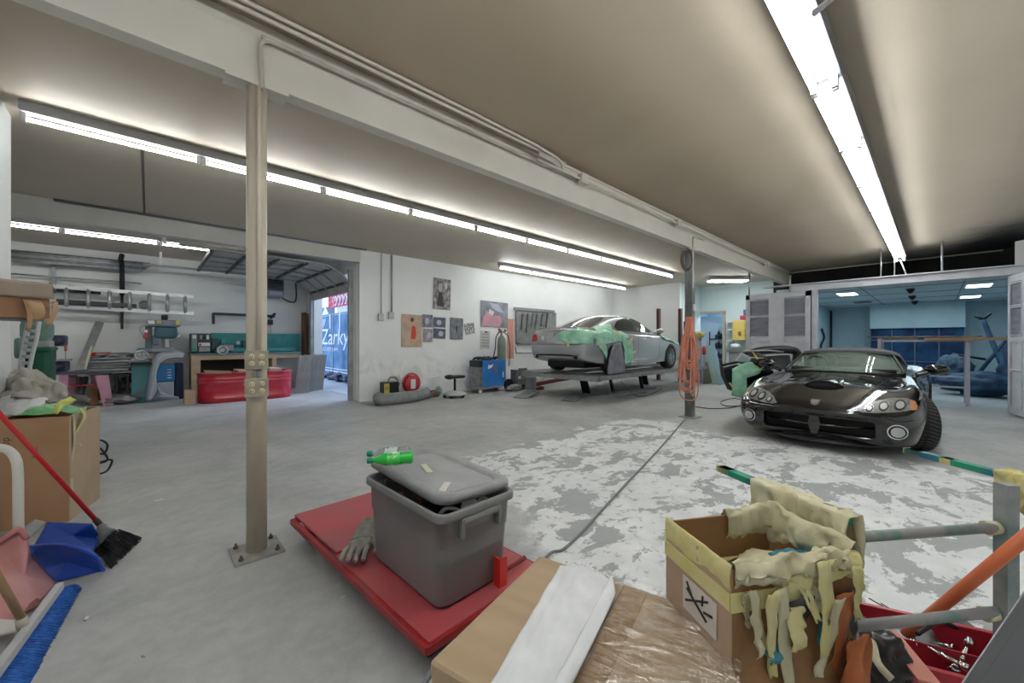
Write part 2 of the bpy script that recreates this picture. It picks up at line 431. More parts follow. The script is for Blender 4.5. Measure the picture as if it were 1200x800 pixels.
# ============================================================ FLUORESCENT FIXTURES
def fixture(name, label, group, L, tubes, z, hh=.07, hw=.07):
    t = thing(name, label, 'ceiling light', (0, 0, z), 0, group)
    b = MB(); b.box((0, 0, .05+hh/2), (L, hw, hh), bev=.006)
    b.build('housing', mat('fixture_grey', (.34, .35, .36), .5) if len(tubes) < 2 else mat('fixture_dark_grey', (.11, .11, .12), .6), t)  # twin housing coloured darker so its two tubes read apart
    for yy in tubes:
        b = MB(); b.rod((-L/2+.045, yy, 0), (L/2-.045, yy, 0), .016, n=8); b.build('tube', m_tube, t)
        for sx in (-1, 1):
            b = MB(); b.box((sx*(L/2-.025), yy, .01), (.03, .035, .08), bev=.004); b.build('lamp_socket', m_white, t)
    return t
fa = fixture('fluorescent_fixture', 'single-tube fluorescent batten in the long row on the ceiling left of the main beam', 'single-tube battens left of the main beam', 1.22, [0], 3.26, hh=.09, hw=.10)
fa.location = (-.2, 5.31, 3.26)
ORD = ['first', 'second', 'third', 'fourth', 'fifth', 'sixth', 'seventh', 'eighth', 'ninth', 'tenth', 'eleventh', 'twelfth']
fa['label'] = 'first single-tube batten from the left end of the long row left of the main beam'
for i in range(1, 10): dup(fa, (-.2+1.22*i, 5.31, 3.26), label='%s single-tube batten from the left end of the long row left of the main beam' % ORD[i])
fb = dup(fa, (0, 10, 3.2), label='first single-tube batten from the left in the row over the back left bay', group='single-tube battens in the back bay')
fb.location = (-2.9, 10, 3.2)
for i in range(1, 4): dup(fb, (-2.9+1.22*i, 10, 3.2), label='%s single-tube batten from the left in the row over the back left bay' % ORD[i])
fc = dup(fa, (0, 7.6, 3.26), label='first single-tube batten from the left in the short row near the poster wall', group='single-tube battens near the poster wall')
p = PV(585, 312, 7.7); u0 = p.x+.6
fc.location = (u0, 7.7, 3.26)
for i in range(1, 5): dup(fc, (u0+1.22*i, 7.7, 3.26), label='%s single-tube batten from the left in the short row near the poster wall' % ORD[i])
ft = fixture('twin_fluorescent_fixture', 'twin-tube fluorescent fixture in the row on the ceiling right of the main beam', 'twin-tube fixtures right of the main beam', 1.22, [-.058, .058], 3.12, hh=.12, hw=.19)
for sx in (-.4, .4):
    b = MB(); b.box((sx, 0, .215), (.05, .05, .13)); b.build('hanger', m_grey, ft)
ft.location = (11.4, .53, 3.12); ft['label'] = 'first twin-tube fixture from the booth end of the row right of the main beam'
for i in range(1, 12): dup(ft, (11.4-1.22*i, .53, 3.12), label='%s twin-tube fixture from the booth end of the row right of the main beam' % ORD[i])
ff = thing('ceiling_light', 'lone white rectangular light on the ceiling near the recessed far wall', 'ceiling light', PD(853, 328, 12.5), YAW)
b = MB(); b.box((0, 0, 0.02), (.35, 1.2, .06), bev=.02); b.build('housing', m_white, ff)
b = MB(); b.box((0, 0, -.02), (.30, 1.15, .03), bev=.01); b.build('diffuser', m_tube, ff)
# ============================================================ POSTS
m_post = mat('post_paint', (.50, .43, .34), .5, col2=(.60, .54, .45), scale=5, stretch=(1, 1, .3), bump=.1, bscale=9)
t = thing('steel_post', 'tan painted round steel post with two outlet boxes under the main beam', 'post', (.51, 2.97, 0))
b = MB(); b.rod((0, 0, .012), (0, 0, 2.97), .057, n=28); b.build('pole', m_post, t)
b = MB(); b.box((0, 0, .008), (.27, .27, .016), rot=.0, bev=.004); bpl = b.build('base_plate', mat('plate_paint', (.34, .33, .30), .55, col2=(.22, .21, .19), scale=9), t)
for sx, sy in ((1, 1), (1, -1), (-1, 1), (-1, -1)):
    b = MB(); b.rod((sx*.098, sy*.098, .016), (sx*.098, sy*.098, .03), .014, n=6); b.rod((sx*.098, sy*.098, .03), (sx*.098, sy*.098, .046), .007, n=8); b.build('bolt', mat('rusty_bolt', (.10, .08, .07), .7), bpl)
# direction from the post to the camera
pv = Vector((-.51, -2.97, 0)).normalized(); side = Vector((0, 0, 1)).cross(pv)*1.0
M = frameM((0, 0, 0), side, (0, 0, 1))   # z of frame points to the camera
b = MB(); b.tube([M @ Vector(p) for p in ((.012, 1.30, .074), (.012, 2.0, .074), (.012, 2.95, .072))], .0135, n=10); b.build('conduit', m_post, t)
b = MB(); b.rod(M @ Vector((.012, 1.12, .074)), M @ Vector((.012, 1.17, .074)), .013); b.build('conduit', m_galv, t)
m_ob = mat('outlet_box', (.30, .27, .21), .5, metal=.2, col2=(.38, .34, .27), scale=14); m_ivory = mat('ivory_outlet', (.62, .55, .38), .4)
for zc in (1.235, 1.065):
    b = MB(); b.box((0, zc, .085), (.118, .108, .045), M=M, bev=.006); b.box((0, zc, .112), (.124, .114, .006), M=M, bev=.002); bx_ = b.build('outlet_box', m_ob, t)
    for sx in (-.026, .026):
        for sy in (-.022, .022):
            b = MB(); b.lathe([(0, .121), (.013, .121), (.0165, .119), (.0165, .113)], M=M @ Matrix.Translation((sx, zc+sy, 0)), n=14)
            b.build('socket', m_ivory, bx_)
            b = MB()
            for q in (-.006, .006): b.box((sx+q, zc+sy+.002, .1215), (.0028, .010, .002), M=M)
            b.box((sx, zc+sy-.008, .1215), (.004, .004, .002), M=M); b.build('socket_slots', m_black, bx_)
t = tag(MB().tube([(.51+.02, 2.905, 2.95), (.52, 2.895, 3.10), (.52, 2.89, 3.22), (.56, 2.885, 3.26), (.65, 2.885, 3.265), (2, 2.885, 3.262), (3.75, 2.885, 3.26)], .0135, n=10, smooth=5).build('bent_conduit', mat('worn_conduit', (.33, .30, .26), .5, col2=(.52, .47, .40), scale=6)), 'bent conduit rising from the tan post and running along the beam face', 'conduit')

t = thing('steel_post', 'grey square steel post with orange hoses hung on it', 'post', (7.1, 2.99, 0))
m_p2 = mat('dark_post', (.10, .11, .11), .6, col2=(.30, .31, .32), scale=3.5, lo=.45, hi=.7, stretch=(1, 1, .4))
b = MB(); b.box((0, 0, 1.49), (.13, .13, 2.98), bev=.006); b.build('pole', m_p2, t)
b = MB(); b.box((0, 0, .006), (.3, .3, .012)); b.build('base_plate', m_grey, t)
b = MB(); b.tube([(-.06, -.08, 2.3), (-.06, -.08, 3.1), (-.0, -.08, 3.2), (.4, -.08, 3.22)], .014, smooth=3); b.build('conduit', m_pipe, t)
b = MB(); b.box((0, -.08, 1.95), (.10, .02, .12)); b.build('switch_plate', m_white, t)
b = MB(); b.box((-.08, 0, 1.62), (.05, .14, .18), bev=.01); b.build('hose_bracket', mat('rust_brown', (.22, .12, .09), .7), t)
# orange hose bundle hung on it
m_or = mat('orange_hose', (.72, .22, .12), .5, col2=(.62, .30, .22), scale=5)
m_or2 = mat('faded_hose', (.62, .36, .32), .5, col2=(.70, .28, .16), scale=4)
h0 = Vector((6.93, 2.95, 1.74)); sd = Vector((SS, -CC, 0)).normalized(); fw = Vector((CC, SS, 0))
k = 0
t = thing('hose_bundle', 'long bundle of looped orange air hoses hanging on the grey post', 'hose', h0)
for i in range(22):
    w = random.uniform(.05, .22); dz = random.uniform(.62, 1.28); o = random.uniform(-.07, .05); dp = random.uniform(-.16, -.02)
    pts = [(-.02+o*.4, 0), (-w*.25+o, -.3*dz), (-w*.75+o, -.7*dz), (-w*.8+o, -dz*1.08), (o, -dz*1.18), (w*.75+o, -dz*1.1), (w*.7+o, -.7*dz), (w*.2+o, -.3*dz), (.03+o*.4, 0)]
    pts = [(p[0]+random.uniform(-.018, .018)*(1 if 0 < q_ < 8 else 0), p[1]) for q_, p in enumerate(pts)]
    b = MB(); b.tube([sd*p[0] + fw*(dp+random.uniform(-.03, .03)) + Vector((0, 0, p[1]+.03)) for p in pts], .0105, n=6, smooth=5, closed=False)
    b.build('hose_loop', random.choice([m_or, m_or, m_or2]), t)
m_rub = mat('grey_hose', (.20, .21, .22), .5); m_blk = m_black
def floorpath(px, z=.012): return [G(x, y, z) for x, y in px]
toptube('air_hose', floorpath([(812, 478), (797, 497), (770, 528), (735, 565), (700, 603), (680, 625), (660, 643), (640, 652)], .010)+[rf(-.05, 1.75, .09), rf(-.12, 1.63, .17), rf(-.22, 1.50, .20), rf(-.30, 1.38, .16), rf(-.40, 1.22, .05), rf(-.5, 1.05, .012), rf(-.62, .85, .012)], .0095, m_rub, 'long grey air hose snaking from the grey post across the floor to the foreground', 'hose', smooth=6)
toptube('air_hose', floorpath([(815, 476), (835, 478), (862, 476), (872, 470), (860, 466), (845, 470), (852, 475), (880, 474)]), .009, m_blk, 'black hose coiled on the floor between the post and the black sports car', 'hose', smooth=6)
toptube('air_hose', floorpath([(775, 455), (760, 462), (745, 463), (735, 455), (728, 445)]), .009, m_blk, 'dark cable lying beneath the car rack', 'cable', smooth=6)
t = thing('cable_coil', 'small coil of dark wire hanging below the beam by the grey post', 'cable', (6.75, 2.9, 2.75))
b = MB()
for i in range(4): b.tube([sd*(.10*math.cos(a)*(1-i*.1)+.01*i) + fw*.01*i + Vector((0, 0, .20*math.sin(a)*(1-.08*i))) for a in [2*PI*j/16 for j in range(16)]], .007, n=5, closed=True)
b.build('coil', mat('brown_wire', (.10, .06, .05), .6), t)

# ============================================================ RED DOLLY
e = Vector((.721, -.693)); nrm = Vector((.693, .721))
Lc = Vector((-1.505, 2.67))
O = rf(Lc.x, Lc.y); ex = rf(e.x, e.y).normalized(); ey = rf(nrm.x, nrm.y).normalized()
if ex.cross(ey).z < 0: ey = -ey; flip = True
DW, DL = .75, 1.62
yaw_d = math.atan2(ex.y, ex.x)
dy = 1 if Vector((ex.x, ex.y, 0)).cross(rf(nrm.x, nrm.y)).z > 0 else -1
t = thing('platform_dolly', 'low red wooden platform dolly on casters carrying the grey tote', 'dolly', (O.x, O.y, 0), yaw_d)
m_red = mat('red_board', (.44, .07, .08), .5, col2=(.34, .09, .095), scale=4, lo=.4, hi=.8, bump=.08, bscale=30)
m_redf = mat('red_steel', (.36, .015, .02), .35, col2=(.25, .02, .02), scale=6)
b = MB(); b.box((.33, dy*DW/2, .150), (.70, DW-.06, .018), bev=.004); b.box((1.15, dy*DW/2, .142), (.92, DW-.04, .016), bev=.004)
# first panel lifted a little at its front edge
b.build('deck_board', m_red, t)
for (c, d_) in (((DL/2, dy*.01, .125), (DL, .03, .036)), ((DL/2, dy*(DW-.01), .125), (DL, .03, .036)), ((.01, dy*DW/2, .125), (.03, DW, .034)), ((DL-.01, dy*DW/2, .125), (.03, DW, .034))):
    b = MB(); b.box(c, d_, bev=.004); b.build('rail', m_redf, t)
for cx in (.12, DL-.12):
    for cy in (.09, DW-.09):
        b = MB(); b.box((cx, dy*cy, .093), (.09, .07, .01)); b.box((cx, dy*cy-.022, .065), (.05, .004, .055)); b.box((cx, dy*cy+.022, .065), (.05, .004, .055)); c_ = b.build('caster', m_steel, t)
        b = MB(); b.rod((cx, dy*cy-.016, .042), (cx, dy*cy+.016, .042), .041, n=20); b.build('caster_wheel', m_black, c_)
p = G(583, 686, .15)
# upright red angle and near-side bar
M_ = Matrix.Rotation(-yaw_d, 4, 'Z') @ Matrix.Translation((-O.x, -O.y, 0))
q = M_ @ p
b = MB(); b.box((q.x, q.y, .215), (.045, .012, .15)); b.box((q.x+.02, q.y+dy*.02, .215), (.006, .045, .15)); b.build('stake', mat('bright_red', (.62, .03, .02), .4), t)
b = MB(); b.rod((DL-.12, dy*.36, .172), (DL-.12, dy*(DW-.04), .172), .013); b.build('crossbar', m_redf, t)

# ============================================================ GREY TOTE
a0 = rf(-.26, 1.72); c0 = Vector((-.30, 1.667))
dL = Vector((-.55, .553)).normalized(); dS = Vector((.326, .34)).normalized()
TL, TW, TH = .76, .47, .415
P0 = rf(c0.x, c0.y); xx = rf(dL.x, dL.y).normalized(); yy_ = rf(dS.x, dS.y).normalized()
ctr = P0 + xx*TL/2 + yy_*TW/2
yt = math.atan2(xx.y, xx.x)
t = thing('storage_tote', 'grey plastic storage tote full of parts standing on the red dolly', 'storage tote', (ctr.x, ctr.y, .160), yt)
def rrect(w, h, r, n=6):
    o = []
    for (cx, cy, a0_) in ((w/2-r, h/2-r, 0), (-w/2+r, h/2-r, PI/2), (-w/2+r, -h/2+r, PI), (w/2-r, -h/2+r, 3*PI/2)):
        for k in range(n+1):
            a = a0_+PI/2*k/n; o.append((cx+r*math.cos(a), cy+r*math.sin(a)))
    return o
def ringstack(b, rings, capb=True, capt=False):
    V = [[b.bm.verts.new(p) for p in R] for R in rings]; n = len(V[0])
    for A, B in zip(V[:-1], V[1:]):
        for k in range(n):
            j = (k+1) % n; f = b.bm.faces.new((A[k], A[j], B[j], B[k])); f.smooth = True
    if capb: b.bm.faces.new(V[0][::-1])
    if capt: b.bm.faces.new(V[-1])
def rr3(w, h, r, z, n=6, dx=0, dy=0): return [(x+dx, y+dy, z) for x, y in rrect(w, h, r, n)]
m_tote = mat('grey_tote', (.19, .19, .195), .38, col2=(.225, .225, .23), scale=4, bump=.03, bscale=60)
b = MB(); W_, H_ = TL, TW
ringstack(b, [rr3(W_*.855, H_*.85, .05, -.0), rr3(W_*.87, H_*.865, .055, .01), rr3(W_*.90, H_*.90, .055, .25), rr3(W_*.915, H_*.915, .05, .26), rr3(W_*.93, H_*.93, .05, .375),
   rr3(W_*.99, H_*.99, .05, .378), rr3(W_, H_, .055, .383), rr3(W_, H_, .055, .408), rr3(W_*.99, H_*.985, .055, .415), rr3(W_*.955, H_*.94, .05, .415), rr3(W_*.94, H_*.92, .05, .405), rr3(W_*.90, H_*.88, .05, .2), rr3(W_*.82, H_*.78, .05, .03)], True, True)
t.scale = (1, 1, 1.05); tub = b.build('tub', m_tote, t)
b = MB()
for sx in (-1, 1):
    b.box((sx*W_*.475, 0, .345), (.05, .20, .035), bev=.012); b.box((sx*W_*.465, .10, .325), (.05, .02, .10), bev=.008); b.box((sx*W_*.465, -.10, .325), (.05, .02, .10), bev=.008)
for sx in (-1, 1):
    b2 = MB(); b2.box((sx*W_*.482, 0, .362), (.045, .23, .03), bev=.012); b2.box((sx*W_*.473, .11, .33), (.045, .02, .09), bev=.008); b2.box((sx*W_*.473, -.11, .33), (.045, .02, .09), bev=.008)
    b2.build('handle', m_tote, t)
b.bm.free()
# lid, shifted and propped
m_lid = mat('grey_lid', (.27, .275, .28), .4, col2=(.37, .38, .38), scale=5, lo=.45, hi=.8)
lid = thing('tote_lid', 'grey lid lying askew on top of the storage tote', 'lid', Vector((ctr.x, ctr.y, .622)) + xx*.075 + yy_*.055, 0)
lid.rotation_euler = (math.radians(3.0), math.radians(-2.5), yt)
b = MB(); ringstack(b, [rr3(W_*.96, H_*.96, .07, -.018), rr3(W_*1.0, H_*1.0, .08, -.018), rr3(W_*1.0, H_*1.0, .08, .012), rr3(W_*.985, H_*.98, .075, .020), rr3(W_*.86, H_*.78, .07, .020), rr3(W_*.84, H_*.75, .07, .006)], True, True)
lp = b.build('panel', m_lid, lid)
b = MB(); b.box((-.31, 0, .009), (.03, .25, .008), bev=.003); b.build('rib', m_lid, lid)
b = MB(); b.box((.06, .03, .0075), (.15, .035, .002), rot=-.3); b.build('tape_strip', mat('pale_tape', (.55, .60, .42), .6), lid)
b = MB(); b.box((-.24, .12, .0085), (.035, .15, .003), rot=.7); b.build('paper_scrap', mat('scrap', (.62, .60, .56), .7), lid)
# bottles on the lid
m_gpl = mat('green_soda', (.02, .62, .06), .12, trans=.25, coat=.5); m_gcap = mat('green_cap', (.01, .28, .14), .35); m_clr = mat('clear_pet', (.62, .70, .70), .08, trans=.7, ior=1.3)
prof = [(0, 0), (.024, .001), (.031, .008), (.032, .02), (.030, .05), (.032, .07), (.032, .13), (.029, .15), (.018, .18), (.0125, .195), (.0125, .205)]
def bottle(loc, yawb, label, body, lab2):
    o = thing('soda_bottle', label, 'bottle', loc, 0, 'green soda bottles on the tote lid'); o.rotation_euler = (0, PI/2, yawb)
    MB().lathe(prof, n=20).build('bottle_body', body, o)
    MB().lathe([(.0325, .066), (.0328, .068), (.0328, .128), (.0325, .13)], n=20).build('label_sleeve', lab2, o)
    MB().lathe([(.0155, .20), (.0155, .224), (.013, .227), (0, .227)], n=16).build('cap', m_gcap, o)
    return o
bp_ = G(488, 532, .672); b2_ = G(484, 536, .650)
pa = PD(486, 538, 2.05); 
lab = mat('soda_label', (.05, .55, .07), .3, col2=(.75, .78, .70), scale=22, lo=.5, hi=.62)
bl = Vector(lid.location) + xx*.30 + yy_*(-.02) + Vector((0, 0, .068))
vw = rf(1, .12).normalized()
by = math.atan2(vw.y, vw.x)
b0 = PD(484, 535, 2.06); b1 = PD(481, 530, 2.11)
bottle(b0, by+PI+.15, 'green soda bottle lying in front on the tote lid', m_gpl, lab)
bottle(b1, by+PI-.05, 'clear bottle with green cap lying behind the green one on the tote lid', m_clr, mat('clear_label', (.55, .62, .62), .3, col2=(.05, .12, .40), scale=18, lo=.55, hi=.6))
# contents
def inTote(x, y, z): return Vector((ctr.x, ctr.y, .16+z)) + xx*x + yy_*y
def rot_e(): return Matrix.Rotation(random.uniform(0, 6), 4, 'Z') @ Matrix.Rotation(random.uniform(-.6, .6), 4, 'X')
m_dk = mat('dark_part', (.03, .03, .035), .5)
tag(MB().box((0, 0, 0), (.30, .34, .03), bev=.01).build('car_part_panel', m_dk, None, loc=inTote(-.12, .02, .30)), 'flat black car part lying inside the storage tote', 'car part').rotation_euler = (.1, -.1, yt)
b = MB(); b.prism([(0, 0), (.10, .0), (.115, .05), (.06, .12), (.01, .11), (-.01, .05)], .004); o = b.build('bracket_plate', m_white, None, loc=inTote(-.255, -.03, .31)); o.rotation_euler = (PI/2-.15, 0, YAW-PI/2+.2); tag(o, 'white rounded metal plate sticking up inside the storage tote', 'car part')
b = MB(); b.prism([(0, 0), (.07, .0), (.08, .07), (.03, .09), (-.005, .05)], .004); o = b.build('bracket_plate', mat('cream', (.55, .50, .38), .5), None, loc=inTote(-.245, .07, .32)); o.rotation_euler = (PI/2-.3, .2, YAW-PI/2+.5); tag(o, 'cream metal bracket sticking up inside the storage tote', 'car part')
b = MB(); b.box((0, 0, 0), (.09, .06, .03), bev=.008); o = b.build('small_carton', mat('yellow_box', (.50, .42, .06), .5), None, loc=inTote(-.10, -.16, .34)); o.rotation_euler = (.5, .2, yt+.3); tag(o, 'small yellow packet lying inside the storage tote', 'packet')
b = MB(); b.ball((0, 0, 0), .04, (1.3, 1, .5), nz=.5); tag(b.build('rag', mat('white_rag', (.6, .6, .58), .8), None, loc=inTote(-.31, .13, .36)), 'white rag wedged inside the storage tote', 'rag')
b = MB(); b.tube([inTote(.25, -.15, .33), inTote(.15, -.12, .37), inTote(.05, -.16, .34), inTote(.0, -.1, .36), inTote(.12, -.06, .35)], .008, smooth=4); tag(b.build('wire', mat('brown_red_wire', (.20, .05, .03), .6)), 'brown wire coiled inside the storage tote', 'wire')
b = MB(); b.tube([inTote(-.20, -.14, .33), inTote(-.24, -.12, .40), inTote(-.28, -.08, .40), inTote(-.27, -.02, .34)], .010, smooth=4); tag(b.build('metal_hook', m_galv), 'curved grey metal hook sticking out of the storage tote', 'car part')
# glove on the dolly
g0 = G(426, 640, .168)
t = thing('work_glove', 'worn grey work glove lying on the red dolly against the tote', 'glove', g0, YAW-PI/2); t.scale = (1.2, 1.25, 1.2)
m_gl = mat('glove_cloth', (.34, .33, .29), .9, col2=(.25, .24, .22), scale=30, bump=.3, bscale=80)
b = MB(); b.grid(lambda u, v: Vector(((u-.5)*(.12-.02*v), .10+.13*(v)-.10, .03+.028*math.sin(u*PI)*math.sin(v*3+.4)+.05*v+.012*noise.noise(Vector((u*4, v*4, 1))))), 12, 12); b.build('cuff', m_gl, t, solid=.012)
b = MB(); b.ball((0, -.03, .028), .055, (1, 1.1, .5), n=14, nz=.3); b.build('palm', m_gl, t)
for i in range(4):
    b = MB(); x = -.04+.027*i; b.tube([(x, -.06, .03), (x*1.15, -.10, .035), (x*1.2+.004, -.14-.01*(i in (1, 2)), .016)], [.015, .013, .010], smooth=3); b.build('finger', m_gl, t)
b = MB(); b.tube([(.045, -.01, .03), (.08, -.04, .03), (.085, -.08, .016)], [.016, .014, .011], smooth=3); b.build('thumb', m_gl, t)

# ============================================================ LARGE CARDBOARD BOX (foreground)
A = Vector((.11, 1.573)); B_ = Vector((-.234, 1.057)); C_ = Vector((.694, 1.20)); D_ = C_ + (B_-A)
Pa, Pb, Pc = rf(A.x, A.y), rf(B_.x, B_.y), rf(C_.x, C_.y)
x1 = (Pc-Pa).normalized(); y1 = (Pb-Pa).normalized(); LX = (Pc-Pa).length; LY = (Pb-Pa).length
yb = math.atan2(x1.y, x1.x); sgn = 1 if x1.cross(y1).z > 0 else -1
m_card = mat('cardboard', (.40, .285, .18), .75, col2=(.45, .33, .215), scale=2.5, bump=.05, bscale=40, stretch=(1, 6, 1))
m_card2 = mat('cardboard_side', (.30, .19, .10), .75, col2=(.36, .24, .13), scale=3, bump=.05)
t = thing('cardboard_box', 'large closed brown cardboard box in the foreground wrapped in clear plastic film', 'cardboard box', (Pa.x, Pa.y, 0), yb)
b = MB(); b.box((LX/2, sgn*LY/2, .249), (LX-.0, LY, .498), bev=.02, seg=3); b.build('carton', m_card, t, smooth=False)
# top flap seam
b = MB(); b.box((LX/2, sgn*LY/2, .499), (.003, LY-.04, .0015)); b.build('flap_seam', mat('seam', (.18, .12, .07), .8), t)
m_tapeb = mat('brown_tape', (.34, .22, .12), .15, col2=(.40, .28, .17), scale=5)
b = MB(); b.box((LX*.56, sgn*LY/2, .500), (.075, LY-.03, .0014)); b.build('packing_tape', m_tapeb, t)
# wrinkled clear film over the right half
m_film, nt, bs, oc = newmat('clear_film')
nt.nodes.remove(bs)
tr_ = N(nt, 'ShaderNodeBsdfTransparent'); gl_ = N(nt, 'ShaderNodeBsdfGlossy'); gl_.inputs['Roughness'].default_value = .12
mx_ = N(nt, 'ShaderNodeMixShader'); mx_.inputs[0].default_value = .20
nt.links.new(tr_.outputs[0], mx_.inputs[1]); nt.links.new(gl_.outputs[0], mx_.inputs[2])
nt.links.new(mx_.outputs[0], [n for n in nt.nodes if n.type == 'OUTPUT_MATERIAL'][0].inputs[0])
mp = N(nt, 'ShaderNodeMapping'); nt.links.new(oc, mp.inputs[0]); mp.inputs['Scale'].default_value = (1, 4.5, 1); mp.inputs['Rotation'].default_value = (0, 0, .25)
bp = N(nt, 'ShaderNodeBump'); bp.inputs['Strength'].default_value = 1; bp.inputs['Distance'].default_value = .04
nt.links.new(nz(nt, mp.outputs[0], 4.5, 5, .5, 1.4), bp.inputs['Height']); nt.links.new(bp.outputs[0], gl_.inputs['Normal'])
def filmf(u, v):
    x = LX*(.42+.60*u); y = LY*(-.01+1.02*v)
    rg = abs(noise.noise(Vector((x*5, y*17, 3)))); rg2 = noise.noise(Vector((x*9, y*30, 7)))
    return Vector((x, sgn*y, 0.503+.020*max(0, .30-rg)/.30*(.5+u*.5)+.0035*rg2+.002))
b = MB(); b.grid(filmf, 70, 110); b.build('plastic_film', m_film, t)
# white paper bag lying on it
wp = [G(656, 664, .525), G(716, 681, .525), G(655, 800, .525), G(583, 789, .525)]
t2 = thing('paper_bag', 'white folded paper bag lying on the large cardboard box', 'paper bag', wp[0])
m_pap = mat('white_paper', (.74, .75, .77), .7, col2=(.64, .65, .68), scale=6, bump=.15, bscale=8)
w0, w1, w2, w3 = [Vector(p)-wp[0] for p in wp]
w2 = w2 + (w2-w1)*.35; w3 = w3 + (w3-w0)*.35
def bagf(u, v, zt=1):
    p = (w0*(1-u)+w1*u)*(1-v)+(w3*(1-u)+w2*u)*v
    return p+Vector((0, 0, .006+zt*(.018*math.sin(PI*min(1, u*1.0))*(1-.4*v)+.008*noise.noise(Vector((u*3, v*6, 2)))+.004*noise.noise(Vector((u*9, v*14, 5))))))
b = MB(); b.grid(lambda u, v: bagf(u, v), 26, 50); b.build('front_panel', m_pap, t2, solid=.0015)
g1, g2, g3 = [G(x, y, .525)-wp[0] for x, y in ((722, 700), (700, 760), (672, 800))]
def gus(u, v):
    a = w1*(1-v)+w2*v + Vector((0, 0, .012)); c = (g1*(1-v)+(g3+(w2-w1)*.35)*v)
    p = a*(1-u)+c*u; p.z = .010+.012*(1-u) + .016*math.sin(u*PI)*(math.cos(v*9)*.4+.4)
    return p
b = MB(); b.grid(gus, 10, 40); b.build('gusset', m_pap, t2, solid=.0015)

# ============================================================ TALL OPEN BOX WITH MASKING TAPE
tl = G(790, 609, .75); tb = G(884, 585, .75); tf = G(858, 668, .75); tr = G(1003, 648, .75)
bd = tr + (tl-tf)
corners = [tl, tf, tr, bd]
bc = sum(corners, Vector())/4; x1 = (tr-tf).normalized(); ybx = math.atan2(x1.y, x1.x)
y1v = (tl-tf); y1n = Vector((-x1.y, x1.x, 0))
if y1n.dot(y1v) < 0: y1n = -y1n
BW = (tr-tf).length; BD = y1v.dot(y1n)
t = thing('cardboard_box', 'tall open cardboard waste box with yellow masking tape around its rim', 'cardboard box', (tf.x, tf.y, 0), ybx)
sg = 1 if Vector((-x1.y, x1.x, 0)).dot(y1n) > 0 else -1
m_card3 = mat('cardboard_stained', (.32, .17, .07), .7, col2=(.16, .07, .025), scale=4, lo=.45, hi=.75)
m_card4 = mat('cardboard_pale', (.46, .33, .24), .75, col2=(.40, .27, .18), scale=4)
BHT = .75
def wallp(name, cx, cy, sx, sy, m):
    b = MB(); b.box((cx, cy, BHT/2), (sx, sy, BHT), bev=.002); b.build(name, m, t)
wallp('side_panel', BW/2, 0, BW, .007, m_card3); wallp('side_panel', BW/2, sg*BD, BW, .007, m_card3)
wallp('side_panel', 0, sg*BD/2, .007, BD, m_card4); wallp('side_panel', BW, sg*BD/2, .007, BD, m_card3)
b = MB(); b.box((BW/2, sg*BD/2, .012), (BW, BD, .01)); b.build('bottom_panel', m_card3, t)
m_mt = mat('masking_tape', (.62, .55, .20), .7, col2=(.68, .62, .34), scale=9, bump=.2, bscale=25)
m_mt2 = mat('masking_tape_pale', (.64, .60, .42), .75, col2=(.50, .45, .28), scale=7, bump=.3, bscale=20)
# crumpled tape wrapped over the rim, following the four walls
def rimtape(p, q, m, seed, h0=.07, amp=.015, dz=0, th=.012, nm='rim_tape'):
    p = Vector(p); q = Vector(q); n_ = (q-p).cross(Vector((0, 0, 1))).normalized()
    L = (q-p).length
    def f(u, v):
        a = v*PI*2; w = noise.noise(Vector((u*L*14, math.cos(a)*1.5, seed)))+.6*noise.noise(Vector((u*L*38, math.cos(a)*3, seed+3))); w2 = noise.noise(Vector((u*L*9, math.sin(a)*2, seed+5)))+.5*noise.noise(Vector((u*L*33, math.sin(a)*4, seed+6)))
        hh = h0*(1+.35*noise.noise(Vector((u*L*8, 0, seed+9))))
        return p+(q-p)*u + n_*((th+amp*w)*math.cos(a)) + Vector((0, 0, dz+.012-hh/2+(hh/2+.01)*math.sin(a)+amp*w2))
    b = MB(); b.grid(f, max(12, int(L*170)), 28); b.build(nm, m, t)
z = BHT
rimtape((0, 0, z), (BW, 0, z), m_mt2, 1, .05, .022, th=.014)
rimtape((BW*.3, -.005, z-.03), (BW, -.005, z-.01), m_mt, 11, .05, .02, th=.014)
rimtape((0, 0, z), (0, sg*BD, z), m_mt, 3, .055, .004, dz=-.008, th=.006)
rimtape((BW, 0, z), (BW, sg*BD, z), m_mt2, 5, .10, .022, dz=.01, th=.022)
rimtape((BW*.55, sg*BD, z), (BW, sg*BD, z), m_mt2, 8, .08, .02, th=.016)
b = MB(); b.box((-.006, sg*BD*.5, .665), (.004, BD*1.0, .045), bev=.001); b.build('tape_band', m_mt, t)
b = MB(); b.box((.12, -.008, .67), (.26, .004, .05)); b.build('tape_band', m_mt, t)
